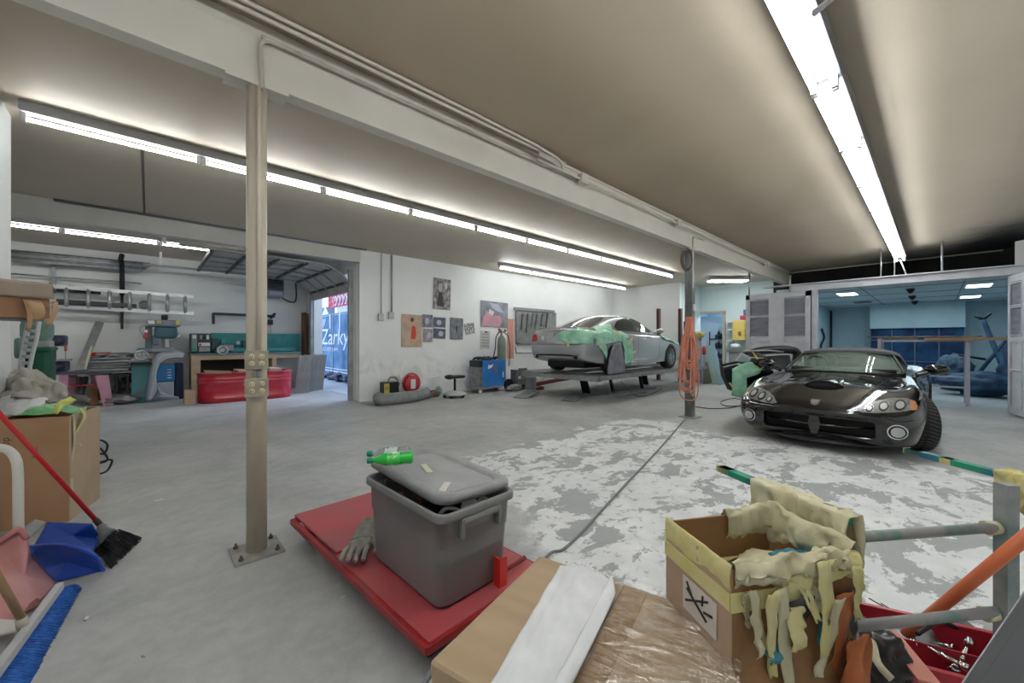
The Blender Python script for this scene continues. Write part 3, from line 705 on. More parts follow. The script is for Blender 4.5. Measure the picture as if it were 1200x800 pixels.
# torn hanging strips on the front
def strip(x, ztop, ln, w, m, y=-.022, cv=.02, seed=0, tilt=0.0, parent=None, nm='hanging_strip'):
    def f(u, v):
        return Vector((x+(u-.5)*w*(1-.35*v)+tilt*v*ln+.014*noise.noise(Vector((v*4, seed, 0))), y-cv*math.sin(v*PI*.8+seed)*.6-.010*noise.noise(Vector((u*3, v*6, seed))), ztop-ln*v+.006*u))
    b = MB(); b.grid(f, 5, 16); return b.build(nm, m, parent or t, solid=.001)
random.seed(5)
for i, (x, zt, ln, w, m, tl_) in enumerate([(.04, .70, .17, .028, m_mt2, .1), (.085, .70, .24, .036, m_mt, .12), (.13, .70, .34, .042, m_mt2, .1), (.19, .73, .13, .032, m_mt, .4), (.26, .76, .26, .045, m_mt, .02),
        (.30, .66, .22, .04, m_mt2, -.2), (.06, .68, .16, .016, m_mt, .25), (.17, .64, .10, .06, m_mt, .0), (.345, .74, .16, .03, m_mt, .15), (.015, .70, .10, .02, m_mt2, .35), (.23, .69, .09, .05, m_mt2, .6)]):
    strip(x, zt, ln, w, m, seed=i*1.7, tilt=tl_, y=-.02-.006*(i % 3))
# stains of paint / blue paper / black film
m_teal = mat('teal_paper', (.02, .17, .24), .6, col2=(.07, .30, .38), scale=10); m_orp = mat('orange_paper', (.55, .18, .06), .6, col2=(.35, .10, .04), scale=7)
strip(.30, .64, .30, .07, m_teal, seed=3, y=-.012, nm='paint_strip'); strip(.335, .66, .24, .06, m_orp, seed=8, y=-.014, nm='paint_strip'); strip(.375, .66, .3, .05, m_black, seed=9, y=-.012, nm='paint_strip')
strip(.20, .66, .12, .08, mat('charcoal_film', (.05, .05, .055), .5), seed=2, y=-.010, nm='paint_strip'); strip(.10, .55, .05, .05, m_teal, seed=6, y=-.012, tilt=.3, nm='paint_strip'); strip(.12, .40, .09, .12, m_orp, seed=6, y=-.02, nm='paint_strip'); strip(.17, .42, .10, .06, m_teal, seed=7, y=-.03, nm='paint_strip')
def of(u, v): return Vector((.34+.10*u+.05*v, -.05-.05*math.sin(v*3)-.02*noise.noise(Vector((u*3, v*3, 1))), .55-.42*v+.05*u))
b = MB(); b.grid(lambda u, v: Vector((.27+.075*u+.06*(1-v)+.02*noise.noise(Vector((v*5, u, 3))), -.02-.04*math.sin(u*3+.3)-.03*noise.noise(Vector((u*5, v*6, 1))), .52-.40*v+.05*math.sin(u*4))), 14, 24); b.build('crumpled_orange_paper', m_orp, t, solid=.002)
# printed label on the pale side
b = MB(); b.box((-.006, sg*BD*.42, .58), (.003, BD*.5, .10)); lb = b.build('printed_label', mat('label_white', (.62, .57, .52), .6), t)
b = MB()
for (y0, z0, y1, z1) in ((.28, .615, .62, .56), (.30, .555, .60, .60), (.35, .62, .36, .59), (.52, .59, .60, .62), (.22, .585, .34, .575)):
    b.bar((-.0085, sg*BD*y0, z0), (-.0085, sg*BD*y1, z1), .004, .006)
b.build('line_drawing', m_black, lb)
# crumpled contents
def crumple(name, c, r, sc, m, label, cat, seed=0, nzv=.9, parent=None, n=16, M=None):
    b = MB(); bb = bmesh.new(); bmesh.ops.create_icosphere(bb, subdivisions=4, radius=1)
    for v in bb.verts:
        k = 1+nzv*.35*noise.noise(v.co*2.2+Vector((seed, 0, 0)))+nzv*.22*abs(noise.noise(v.co*5+Vector((0, seed, 0))))-.12*abs(noise.noise(v.co*9+Vector((0, 0, seed))))
        v.co = Vector((v.co.x*r*sc[0]*k, v.co.y*r*sc[1]*k, v.co.z*r*sc[2]*k))
    for f in bb.faces: f.smooth = True
    b._add(bb, M or Matrix.Identity(4))
    o = b.build(name, m, parent, loc=c, smooth=True)
    if label: tag(o, label, cat)
    return o
Mb = t.matrix_basis.copy() if False else Matrix.Translation((tf.x, tf.y, 0)) @ Matrix.Rotation(ybx, 4, 'Z')
crumple('crumpled_paper', Mb @ Vector((BW*.72, sg*BD*.62, .60)), .09, (1.1, 1, .6), m_mt2, 'crumpled cream masking paper inside the tall taped box', 'waste paper', 2)
crumple('crumpled_paper', Mb @ Vector((BW*.80, sg*BD*.35, .665)), .07, (1.1, 1, .5), m_teal, 'crumpled teal paint paper inside the tall taped box', 'waste paper', 4)
crumple('crumpled_paper', Mb @ Vector((BW*.50, sg*BD*.30, .60)), .08, (1.2, 1, .4), mat('black_film', (.02, .02, .022), .35), 'crumpled black plastic inside the tall taped box', 'waste plastic', 6)
b = MB(); b.bar((0, 0, 0), (.10, .02, .01), .02, .006); o = b.build('tape_scrap', mat('cream_scrap', (.55, .45, .22), .6), None, loc=Mb @ Vector((BW*.42, sg*(BD-.015), .60))); o.rotation_euler = (.3, .1, ybx); tag(o, 'scrap of cream tape stuck inside the tall taped box', 'tape')

# ============================================================ TUBULAR WORK STAND
m_tealst = mat('painted_steel', (.16, .24, .24), .5, col2=(.34, .33, .33), scale=8, lo=.4, hi=.62)
m_bluet = mat('blue_bar', (.02, .15, .20), .5, col2=(.02, .30, .18), scale=7, lo=.45, hi=.55)
m_pgry = mat('primer_tube', (.27, .26, .26), .45, col2=(.13, .22, .20), scale=7, lo=.5, hi=.6)
t = thing('work_stand', 'tubular steel panel stand wrapped in yellow masking paper beside the tall box', 'work stand', (0, 0, 0))
ZA = .83
def padbar(p0, p1, wrapm, name='arm'):
    b = MB(); b.bar(p0, p1, .038, .024); return b.build(name, wrapm, t)
a0_, a1_ = G(845, 548, .80), G(985, 606, .80)
padbar(a0_, a0_+(a1_-a0_)*1.05, m_bluet)
padbar(a0_-(a1_-a0_)*.015, a0_+(a1_-a0_)*.12, m_mt, 'tape_wrap')
c0_, c1_ = G(1064, 527, ZA), G(1175, 556, ZA)
c1_ = c0_+(c1_-c0_)*1.5
padbar(c0_, c1_, m_bluet); padbar(c0_-(c1_-c0_)*.01, c0_+(c1_-c0_)*.12, m_mt2, 'tape_wrap'); padbar(c0_+(c1_-c0_)*.28, c0_+(c1_-c0_)*.36, m_mt, 'tape_wrap')
b = MB(); b.bar(c0_+(c1_-c0_)*.02+Vector((0, 0, .003)), c0_+(c1_-c0_)*.62+Vector((0, 0, .004)), .046, .019); 
b.bm.free()
# masking paper over the inner half of the left arm
def wrapf(p, q, w, drop, seed):
    n_ = (q-p).cross(Vector((0, 0, 1))).normalized()
    def f(u, v):
        v = v+.0; s_ = (v-.5)*2; dd_ = max(0, abs(s_)-.35)/.65
        return p+(q-p)*u + n_*(min(abs(s_), .35)/.35*w*(1 if s_ > 0 else -1)) + Vector((0, 0, .022-dd_*drop*(1+.9*noise.noise(Vector((u*7, s_, seed))))+.008*noise.noise(Vector((u*18, v*7, seed)))))+n_*.03*noise.noise(Vector((u*11, v*7, seed+2)))
    return f
b = MB(); b.grid(wrapf(a0_+(a1_-a0_)*.38, a0_+(a1_-a0_)*1.09, .034, .15, 4), 40, 22); b.build('masking_paper', m_mt2, t, solid=.002)
b = MB(); b.grid(wrapf(c0_+(c1_-c0_)*.66, c0_+(c1_-c0_)*1.0, .034, .13, 7), 30, 22); b.build('masking_paper', m_mt, t, solid=.002)
dp_ = 1.38; dq_ = 1.28
pt = PD(1179, 575, dp_); pb = PD(1176, 745, dp_)
b = MB(); b.bar(Vector((pt.x, pt.y, .85)), Vector((pt.x, pt.y, .02)), .042, .042, up=(CC, SS, 0)); b.build('post', m_tealst, t)
q1 = PD(1170, 617, dp_); q0 = PD(962, 632, dq_); b = MB(); b.rod(q0, q1, .017, n=16); b.build('crossbar', m_pgry, t)
q1 = PD(1168, 716, dp_); q0 = PD(962, 737, dq_); b = MB(); b.rod(q0, q1, .017, n=16); b.build('crossbar', m_pgry, t)
for (px1, py1) in ((1155, 618), (1152, 719)):
    c = PD(px1, py1, dp_*1.003); c2 = PD(px1+14, py1-1, dp_); b = MB(); b.rod(c, c2, .025, .021, n=14); b.build('tape_wrap', m_mt2, t)
l0 = PD(962, 632, dq_)
b = MB(); b.bar(Vector((l0.x, l0.y, .80)), Vector((l0.x, l0.y, .02)), .042, .042); b.build('post', m_tealst, t)
for pp in (pt, l0):
    b = MB(); b.bar(Vector((pp.x, pp.y, .02))-x1*.0-Vector((CC, SS, 0))*.25, Vector((pp.x, pp.y, .02))+Vector((CC, SS, 0))*.25, .04, .04); b.build('foot', m_tealst, t)
# orange tube leaning
o0 = G(1045, 757, .05); o1 = PD(1215, 618, 1.25)
o = MB().rod(o0, o1, .019, n=16).build('orange_pole', mat('orange_enamel', (.75, .20, .07), .4, col2=(.62, .15, .06), scale=4)); tag(o, 'orange metal pole leaning diagonally behind the work stand', 'pole')
# grey trough/rail close to the lens at right
g0_, g1_ = G(1120, 812, .62), G(1215, 672, .80)
t = thing('grey_panel', 'smooth dark grey metal channel in the lower right corner of the foreground', 'metal panel', (0, 0, 0))
nn_ = rf(1, -.35).normalized()
b = MB(); dv = (g1_-g0_)
b.poly([g0_, g1_, g1_+nn_*.02+Vector((0, 0, -.005)), g0_+nn_*.02+Vector((0, 0, -.005))]); 
b.poly([g0_+nn_*.02+Vector((0, 0, -.005)), g1_+nn_*.02+Vector((0, 0, -.005)), g1_+nn_*.24+Vector((0, 0, -.10)), g0_+nn_*.24+Vector((0, 0, -.10))])
b.poly([g0_, g0_+Vector((0, 0, -.05)), g1_+Vector((0, 0, -.05)), g1_])
b.build('channel', mat('graphite_metal', (.13, .13, .14), .3, metal=.4), t, solid=.004)
# ============================================================ SPRAY BOOTH
m_boothw = mat('booth_wall', (.42, .56, .62), .5, col2=(.50, .64, .69), scale=1.5)
m_boothf = mat('booth_frame', (.48, .49, .53), .5, col2=(.56, .57, .61), scale=4)
m_filter = mat('booth_filter', (.17, .17, .21), .8, col2=(.23, .23, .27), scale=3, stretch=(1, 1, 6), bump=.2, bscale=30)
UB = 11.72
b = MB(); b.box((UB+.05, .15, 2.655), (.16, 4.6, .15), bev=.008); b.box((UB+.02, -.15+.9, 2.745), (.22, 4.6, .025)); struct(b.build('trim_5', m_boothf))
b = MB(); b.box((UB+.05, 1.98, 1.3), (.14, .11, 2.6), bev=.006); struct(b.build('trim_6', m_boothf))
b = MB(); b.box((UB+.1, -1.62, 1.3), (.10, 1.3, 2.6)); struct(b.build('wall_booth_front', m_boothf))
b = MB(); b.box((UB+.12, 2.7, 1.3), (.06, 1.3, 2.6)); struct(b.build('wall_booth_front_left', m_boothf))
b = MB(); b.box((15.4, 2.76, 1.3), (7.2, .06, 2.6)); struct(b.build('wall_booth_left', m_boothw))
b = MB(); b.box((15.4, -1.75, 1.3), (7.2, .06, 2.6)); struct(b.build('wall_booth_right', m_boothw))
b = MB(); b.box((19.0, .5, 1.3), (.06, 4.5, 2.6)); struct(b.build('wall_booth_end', m_boothw))
b = MB(); b.box((15.4, .5, 2.63), (7.2, 4.56, .06)); struct(b.build('ceiling_booth', mat('booth_ceiling', (.55, .66, .70), .6)))
b = MB()
for k in range(4): b.box((12.6+1.7*k, .5, 2.595), (.02, 4.4, .012))
b.box((15.4, 1.2, 2.595), (7.0, .02, .012)); b.box((15.4, -.4, 2.595), (7.0, .02, .012)); struct(b.build('trim_7', mat('booth_seam', (.22, .30, .34), .7)))
# exhaust chamber at the far end with blue filters
t = thing('exhaust_chamber', 'pale exhaust chamber with blue stained filter panels at the end of the spray booth', 'filter wall', (18.55, .47, 0))
b = MB(); b.box((0, 0, 2.19), (.7, 2.15, .80)); b.build('upper_panel', m_boothw, t)
m_bf = mat('blue_filter', (.010, .032, .095), .8, col2=(.022, .10, .22), scale=2.4, lo=.4, hi=.7)
for j in range(4):
    for k, (z0, z1) in enumerate(((1.42, 1.76), (.72, 1.38), (.06, .68))):
        b = MB(); b.box((-.20, -.80+.535*j, (z0+z1)/2), (.03, .50, z1-z0), bev=.01); b.build('filter_panel', m_bf, t)
b = MB()
for j in range(5): b.box((-.23, -1.067+.535*j, .9), (.03, .03, 1.75))
for z in (1.40, .70): b.box((-.232, 0, z), (.03, 2.14, .03))
b.box((-.1, 0, .9), (.15, 2.14, 1.76)); b.build('filter_frame', mat('blue_grey_frame', (.13, .18, .26), .6), t)
# side door outline inside the booth
b = MB(); b.box((18.9, 2.69, 1.25), (.05, .06, 2.5)); struct(b.build('trim_8', m_black))
# booth ceiling lights
for i, (px, py) in enumerate(((993, 344), (1147, 334), (1137, 347))):
    p = G(px, py, 2.58)
    t = thing('booth_light', ['bright ceiling panel light at the left side inside the spray booth', 'nearer bright ceiling panel light at the right side inside the spray booth', 'farther bright ceiling panel light at the right side inside the spray booth'][i], 'ceiling light', (p.x, p.y, 2.585))
    b = MB(); b.box((0, 0, 0), (.75, .42, .02), bev=.004); b.build('frame', m_white, t)
    b = MB(); b.box((0, 0, -.012), (.68, .35, .012)); b.build('diffuser', m_boothlight, t)
p = G(1011, 354, 2.58); t = thing('ceiling_vent', 'small grey vent in the ceiling of the spray booth', 'vent', (p.x, p.y, 2.59))
MB().box((0, 0, 0), (.6, .4, .02)).build('grille', m_filter, t)
for i, (px, py) in enumerate(((1067, 339), (1069, 347), (1072, 353))):
    p = G(px, py, 2.57); t = thing('sprinkler_head', ['nearest dark nozzle on the ceiling of the spray booth', 'middle dark nozzle on the ceiling of the spray booth', 'farthest dark nozzle on the ceiling of the spray booth'][i], 'sprinkler', (p.x, p.y, 2.52))
    b = MB(); b.lathe([(0, -.04), (.03, -.03), (.08, .05), (.08, .07), (0, .07)], n=14); b.build('nozzle', m_black, t)
area('booth_fill', (15.5, .5, 2.5), (0, 0, 0), 4, 3, 30, (.72, .9, 1.0))  # extra invisible fill added besides the panel lights
# booth doors
def boothdoor(name, label, loc, rz, W, H, sgn):
    t = thing(name, label, 'booth door', loc, rz)
    b = MB(); st = .09
    b.box((0, sgn*st/2, H/2+.05), (.06, st, H)); b.box((0, sgn*(W-st/2), H/2+.05), (.06, st, H)); b.box((0, sgn*W/2, .05+H-.06), (.06, W, .12)); b.box((0, sgn*W/2, .10), (.06, W, .12))
    b.box((0, sgn*W*.5, H/2+.05), (.055, W*.24, H-.1)); b.box((-.005, sgn*W/2, H*.56), (.06, W-.02, .08)); b.build('door_frame', m_boothf, t)
    for cy in (W*.225, W*.775):
        for (z0, z1) in ((H*.80, H*.985-.06), (H*.585, H*.785), (H*.335, H*.54), (.18, H*.32)):
            up = z0 > H*.55
            b = MB(); b.box((0, sgn*cy, (z0+z1)/2), (.02, W*.31, z1-z0), bev=.004); f_ = b.build('filter' if up else 'lower_panel', m_filter if up else m_boothf, t)
            b = MB(); 
            for q in (z0, z1): b.box((-.03, sgn*cy, q), (.015, W*.33, .02))
            for q in (-1, 1): b.box((-.03, sgn*cy+q*W*.16, (z0+z1)/2), (.015, .02, z1-z0))
            b.build('filter_trim', m_boothf, f_)
    b = MB(); b.box((-.05, sgn*(W-.03), 1.0), (.04, .03, .16), bev=.006); b.build('latch', m_steel, t)
    return t
boothdoor('booth_door', 'grey booth door with four mesh filters swung fully open left of the booth opening', (UB-.06, 2.05, 0), 0, 1.38, 2.52, 1)
boothdoor('booth_door', 'grey booth door swung open toward the viewer at the right edge of the picture', (UB-.04, -.93, 0), math.radians(-78), 1.42, 2.50, -1)
for i, px in enumerate((1032, 1048, 1104)):
    p = PU(px, 300, UB); o = MB().rod((UB+.05, p.y, 2.70), (UB+.05, p.y, CZ-.02), .010 if i < 2 else .016).build('hanger_rod', m_galv); tag(o, ['left thin rod', 'middle thin rod', 'right thicker rod'][i]+' hanging the booth lintel from the ceiling', 'rod')
p = PU(1062, 322, UB-.05); o = MB().rod((11.9, .53, 3.12), (UB-.0, p.y, 2.76), .012).build('diagonal_brace', m_galv); tag(o, 'short diagonal rod from the last twin-tube fixture down to the booth lintel', 'rod')
for (px, lab_) in ((878, 'thin steel rod beside the booth door'), (926, 'short steel rod at the booth corner')):
    p = PU(px, 330, UB-.06); o = MB().rod((UB-.06, p.y, 2.52), (UB-.06, p.y, 3.0 if px > 900 else 3.2), .02).build('hanger_rod', m_galv); tag(o, lab_+' rising to the main beam', 'rod')
t = thing('wall_box', 'white and blue box mounted high at the right edge above the booth door', 'wall box', PD(1203, 296, 7.6), YAW)
MB().box((0, 0, 0), (.2, .22, .5), bev=.02).build('casing', m_white, t); MB().box((-.11, 0, 0), (.01, .10, .4)).build('stripe', mat('navy', (.02, .05, .2), .5), t)

# table inside the booth with planks
t = thing('shelf_stand', 'pale metal frame stand with long dark shelf just inside the spray booth', 'work stand', (12.55, .15, 0))
m_lav = mat('lavender_frame', (.42, .42, .50), .5)
for (yy, uu) in ((-.60, 0), (.75, 0), (-.60, .7), (.75, .7)):
    b = MB(); b.box((uu, yy, .72), (.06, .06, 1.44)); b.build('leg', m_lav, t)
b = MB(); b.box((.35, .08, 1.46), (.85, 1.75, .03)); b.build('shelf', mat('dark_shelf', (.12, .10, .09), .5, col2=(.30, .30, .31), scale=5), t)
for z in (.6, .38, .0+1.36):
    b = MB(); b.box((0, .08, z), (.035, 1.32, .035)); b.build('crossbar', m_lav, t)
b = MB(); b.box((0, .05, .49), (.03, .03, .22)); b.build('upright', m_lav, t)
m_wood = mat('raw_wood', (.42, .28, .15), .7, col2=(.30, .18, .09), scale=3, stretch=(6, 1, 1))
t = tag(MB().box((12.5, -.45, 1.40), (.20, 1.25, .06)).build('wooden_plank', m_wood), 'brown wooden plank on the stand inside the spray booth', 'plank')
t = tag(MB().box((12.75, .55, 1.415), (.30, .55, .05)).build('wooden_plank', mat('pale_wood', (.50, .42, .32), .7)), 'pale short plank under the shelf inside the spray booth', 'plank')
# blue junk on the right of the booth
m_bj = mat('blue_overspray', (.014, .035, .09), .6, col2=(.05, .13, .22), scale=3)
t = thing('parts_stand', 'blue oversprayed metal stand with forked arms in the right corner of the booth', 'parts stand', (15.4, -.95, 0))
for p0, p1, r in (((0, -.3, .2), (0, .15, 1.9), .05), ((0, .4, .2), (0, -.4, 1.75), .04), ((0, -.4, 1.75), (.0, -.62, 1.9), .035), ((0, -.35, 1.7), (0, -.60, 1.5), .03), ((0, .15, 1.9), (0, .28, 2.0), .03), ((0, .15, 1.9), (0, .02, 2.05), .03), ((0, -.4, .3), (0, .5, .3), .03), ((0, .1, .9), (0, .55, 1.0), .03)):
    b = MB(); b.rod(p0, p1, r); b.build('tube', m_bj if r > .032 else m_black, t)
crumple('plastic_sheeting', (15.1, -.75, .30), .45, (1.0, 1.5, .62), m_bj, 'heap of blue oversprayed plastic sheeting on the booth floor', 'sheeting', 11)
crumple('plastic_sheeting', (15.3, -1.35, .75), .35, (.6, .9, 1.6), m_bj, 'tall blue oversprayed bundle against the right wall of the booth', 'sheeting', 15)
crumple('plastic_sheeting', (16.2, -.35, .55), .40, (.6, .8, 1.1), mat('dark_blue_metal', (.01, .03, .08), .5, col2=(.10, .18, .24), scale=5), 'dark blue heap of parts beside the forked stand', 'sheeting', 18)
o = MB().tube([PV(963, 385, 2.69), PV(966, 395, 2.69), PV(962, 405, 2.69), PV(966, 415, 2.69)], .03, smooth=3).build('air_hose', m_black); tag(o, 'dark coiled hose on the left wall of the spray booth', 'hose')

# ============================================================ CAR BODY TOOLS
def cr(P, t):
    n = len(P)-1; f = t*n; i = min(int(f), n-1); t = f-i
    p0 = P[max(i-1, 0)]; p1 = P[i]; p2 = P[i+1]; p3 = P[min(i+2, n)]
    return .5*((2*p1)+(p2-p0)*t+(2*p0-5*p1+4*p2-p3)*t*t+(3*p1-p0-3*p2+p3)*t*t*t)
def loft(sections, ns, nk, cap=True, mirror=True, lin=False):
    """sections: [(x, [(y, z)...])] from front to back, half profile from bottom centre to top centre"""
    S = np.array([[(x, y, z) for (y, z) in prof] for x, prof in sections], float)
    # along x
    A = [cr([S[i] for i in range(len(S))], t) for t in np.linspace(0, 1, ns)]
    rows = []
    for a in A:
        half = [cr([a[i] for i in range(len(a))], t) for t in np.linspace(0, 1, nk)]
        for h in half: h[1] = max(h[1], 0)
        half[0][1] = 0; half[-1][1] = 0
        full = [Vector(h) for h in half]
        if mirror: full += [Vector((h[0], -h[1], h[2])) for h in half[-2:0:-1]]
        rows.append(full)
    b = MB(); V = [[b.bm.verts.new(p) for p in R] for R in rows]; n = len(V[0])
    for P, Q in zip(V[:-1], V[1:]):
        for k in range(n):
            j = (k+1) % n; f = b.bm.faces.new((P[k], P[j], Q[j], Q[k])); f.smooth = True
    if cap:
        b.bm.faces.new(V[0][::-1]); b.bm.faces.new(V[-1])
    return b
def cutaway(o, cutters):
    """remove the volume of the cutter meshes from o, keep o as a plain mesh"""
    par = o.parent; o.parent = None
    for cb in cutters:
        c = cb.build('cutter', m_black)
        md = o.modifiers.new('cut', 'BOOLEAN'); md.operation = 'DIFFERENCE'; md.object = c; md.solver = 'EXACT'
        bpy.context.view_layer.update()
        dg = bpy.context.evaluated_depsgraph_get(); me = bpy.data.meshes.new_from_object(o.evaluated_get(dg))
        o.modifiers.clear(); o.data = me; bpy.data.objects.remove(c)
    o.parent = par
    return o
def bvh_of(o):
    me = o.data; return BVHTree.FromPolygons([v.co for v in me.vertices], [p.vertices[:] for p in me.polygons])
def patch(bvh, outline, axis, off=.004, rings=5, res=6, base=5.0, dens=None, wav=0.0, seed=0.0):
    """star-shaped outline in the plane across axis, laid onto the surface"""
    ax = {'x+': Vector((1, 0, 0)), 'x-': Vector((-1, 0, 0)), 'y+': Vector((0, 1, 0)), 'y-': Vector((0, -1, 0)), 'z+': Vector((0, 0, 1))}[axis]
    def mk(a, b_):
        if axis[0] == 'x': return Vector((ax.x*base, a, b_))
        if axis[0] == 'y': return Vector((a, ax.y*base, b_))
        return Vector((a, b_, base))
    pts = []
    n = len(outline)
    for i in range(n):
        a = outline[i]; c = outline[(i+1) % n]
        for k in range(res): t = k/res; pts.append((a[0]+(c[0]-a[0])*t, a[1]+(c[1]-a[1])*t))
    cx = sum(p[0] for p in pts)/len(pts); cy = sum(p[1] for p in pts)/len(pts)
    b = MB(); R = []; last = None
    def hit(x, y):
        nonlocal last
        h = bvh.ray_cast(mk(x, y), -ax)
        if h[0] is None:
            p = mk(x, y)
            q = bvh.find_nearest(p if last is None else p + (last-p).project(ax))
            p = q[0]; nn2 = q[1]
        else: p = h[0]; nn2 = h[1]
        if nn2.dot(ax) < 0: nn2 = -nn2
        last = p.copy()
        w = off + (wav*(.6+noise.noise(Vector((x*9, y*9, seed)))+.5*noise.noise(Vector((x*21, y*21, seed)))) if wav else 0)
        return p+nn2*w
    c0_ = b.bm.verts.new(hit(cx, cy))
    for r in range(1, rings+1):
        t = r/rings; R.append([b.bm.verts.new(hit(cx+(p[0]-cx)*t, cy+(p[1]-cy)*t)) for p in pts])
    m = len(pts)
    for k in range(m):
        b.bm.faces.new((c0_, R[0][k], R[0][(k+1) % m])).smooth = True
        for A_, B2 in zip(R[:-1], R[1:]): b.bm.faces.new((A_[k], A_[(k+1) % m], B2[(k+1) % m], B2[k])).smooth = True
    return b
def pline(bvh, pts2, axis, r=.003, off=.0, base=5.0, n=5, sub=6):
    ax = {'x+': Vector((1, 0, 0)), 'x-': Vector((-1, 0, 0)), 'y+': Vector((0, 1, 0)), 'y-': Vector((0, -1, 0)), 'z+': Vector((0, 0, 1))}[axis]
    P = [Vector((p[0], p[1], 0)) for p in pts2]; P = catmull(P, sub) if len(P) > 2 else [P[0].lerp(P[1], k/sub/2) for k in range(sub*2+1)]
    out = []
    for p in P:
        o = Vector((ax.x*base, p.x, p.y)) if axis[0] == 'x' else (Vector((p.x, ax.y*base, p.y)) if axis[0] == 'y' else Vector((p.x, p.y, base)))
        h = bvh.ray_cast(o, -ax)
        if h[0] is not None: out.append(h[0]+ax*off)
    b = MB()
    if len(out) > 1: b.tube(out, r, n=n)
    return b
m_rubber = mat('tyre_rubber', (.018, .018, .019), .75)
def wheel(t, x, y, side, R, W, rimR, spokes, mr, steer=0.0, cz=None, treads=True, style='five'):
    cz = R if cz is None else cz
    w = Matrix.Translation((x, y, cz)) @ Matrix.Rotation(steer, 4, 'Z') @ Matrix.Rotation(-side*PI/2, 4, 'X')   # local z points outward
    b = MB(); h = W/2
    b.lathe([(rimR, -h*.9), (R*.9, -h), (R*.975, -h*.88), (R, -h*.7), (R, h*.7), (R*.975, h*.88), (R*.9, h), (rimR, h*.9), (rimR*.97, h*.7), (rimR*.97, -h*.7), (rimR, -h*.9)], M=w, n=56)
    ty = b.build('tyre', m_rubber, t)
    if treads:
        b = MB()
        for k in range(46):
            for s_ in (-1, 1):
                a = 2*PI*k/46; a2 = a+.11
                p0 = w @ Vector((math.cos(a)*R, math.sin(a)*R, s_*.012)); p1 = w @ Vector((math.cos(a2)*R, math.sin(a2)*R, s_*h*.80))
                b.bar(p0, p1, .006, .006, up=(w @ Vector((math.cos(a), math.sin(a), 0)) - w.translation))
        b.build('tread_grooves', mat('tread_edge', (.12, .12, .12), .6), ty)
    b = MB(); b.lathe([(rimR*.985, -h*.8), (rimR*.93, -h*.6), (rimR*.90, h*.3), (rimR*.95, h*.86), (rimR*1.0, h*.93), (rimR*.985, h*.97), (rimR*.93, h*.88)], M=w, n=48)
    for k in range(spokes):
        a = 2*PI*k/spokes; c = Vector((math.cos(a), math.sin(a), 0)); d_ = Vector((-math.sin(a), math.cos(a), 0))
        for q in (-1, 1):
            b.bar(w @ (c*rimR*.15+d_*q*.018+Vector((0, 0, h*.62))), w @ (c*rimR*.93+d_*q*.04+Vector((0, 0, h*.80))), .022, .03, up=w.to_3x3() @ Vector((0, 0, 1)))
    b.lathe([(0, h*.78), (.05, h*.77), (.065, h*.6), (.065, h*.3)], M=w, n=20)
    b.lathe([(rimR*.88, -h*.2), (0, -h*.2)], M=w, n=24)
    b.build('rim', mr, t)

# ============================================================ BLACK SPORTS CAR
U0, V0 = 8.33, 1.03
t = thing('sports_car', 'black low convertible-top sports car with long hood standing on the floor before the booth', 'car', (U0, V0, 0), PI)
m_car = mat('black_paint', (.006, .006, .007), .09, coat=1.0, spec=.5)
m_cargl = mat('smoked_trim', (.02, .02, .022), .35)
secs = [
 (2.26, [(0, .26), (.30, .26), (.42, .28), (.48, .36), (.48, .44), (.42, .50), (.32, .53), (.16, .545), (0, .55)]),
 (2.20, [(0, .17), (.48, .17), (.66, .20), (.74, .34), (.72, .46), (.62, .535), (.46, .565), (.22, .59), (0, .60)]),
 (2.05, [(0, .13), (.62, .13), (.80, .17), (.885, .34), (.87, .49), (.76, .565), (.56, .612), (.28, .640), (0, .65)]),
 (1.80, [(0, .12), (.74, .12), (.89, .17), (.955, .38), (.945, .55), (.83, .640), (.62, .685), (.32, .712), (0, .72)]),
 (1.50, [(0, .12), (.80, .12), (.92, .19), (.975, .44), (.960, .63), (.84, .715), (.64, .738), (.34, .768), (0, .78)]),
 (1.20, [(0, .12), (.82, .12), (.93, .20), (.985, .47), (.965, .68), (.84, .79), (.64, .735), (.35, .79), (0, .815)]),
 (.80, [(0, .12), (.82, .12), (.91, .20), (.955, .48), (.935, .71), (.82, .82), (.64, .785), (.35, .83), (0, .85)]),
 (.40, [(0, .12), (.82, .12), (.90, .20), (.925, .48), (.905, .74), (.80, .845), (.64, .845), (.35, .875), (0, .885)]),
 (-.10, [(0, .12), (.83, .12), (.90, .20), (.915, .48), (.905, .76), (.80, .865), (.64, .87), (.35, .88), (0, .88)]),
 (-.75, [(0, .12), (.84, .12), (.92, .22), (.95, .50), (.935, .79), (.83, .90), (.64, .90), (.35, .90), (0, .90)]),
 (-1.25, [(0, .13), (.85, .13), (.94, .25), (.985, .52), (.965, .82), (.85, .94), (.64, .95), (.35, .95), (0, .95)]),
 (-1.75, [(0, .18), (.82, .18), (.91, .30), (.95, .55), (.93, .82), (.82, .92), (.62, .94), (.35, .94), (0, .94)]),
 (-2.10, [(0, .28), (.74, .28), (.84, .36), (.88, .55), (.86, .80), (.76, .89), (.58, .92), (.35, .92), (0, .92)]),
 (-2.20, [(0, .34), (.66, .34), (.76, .42), (.80, .56), (.78, .76), (.68, .84), (.52, .87), (.3, .87), (0, .87)])]
lb = loft(secs, 90, 41)
for _ in range(7): bmesh.ops.smooth_vert(lb.bm, verts=[v for v in lb.bm.verts if len(v.link_edges) == 4], factor=.5, use_axis_x=True, use_axis_y=True, use_axis_z=True)
body = lb.build('body', m_car, t)
def cyl_cut(x, y0, y1, z, r, n=40): return MB().rod((x, y0, z), (x, y1, z), r, n=n)
cut = []
for s_ in (-1, 1):
    cut += [cyl_cut(1.28, s_*.62, s_*1.1, .345, .375), cyl_cut(-1.23, s_*.60, s_*1.1, .355, .385)]
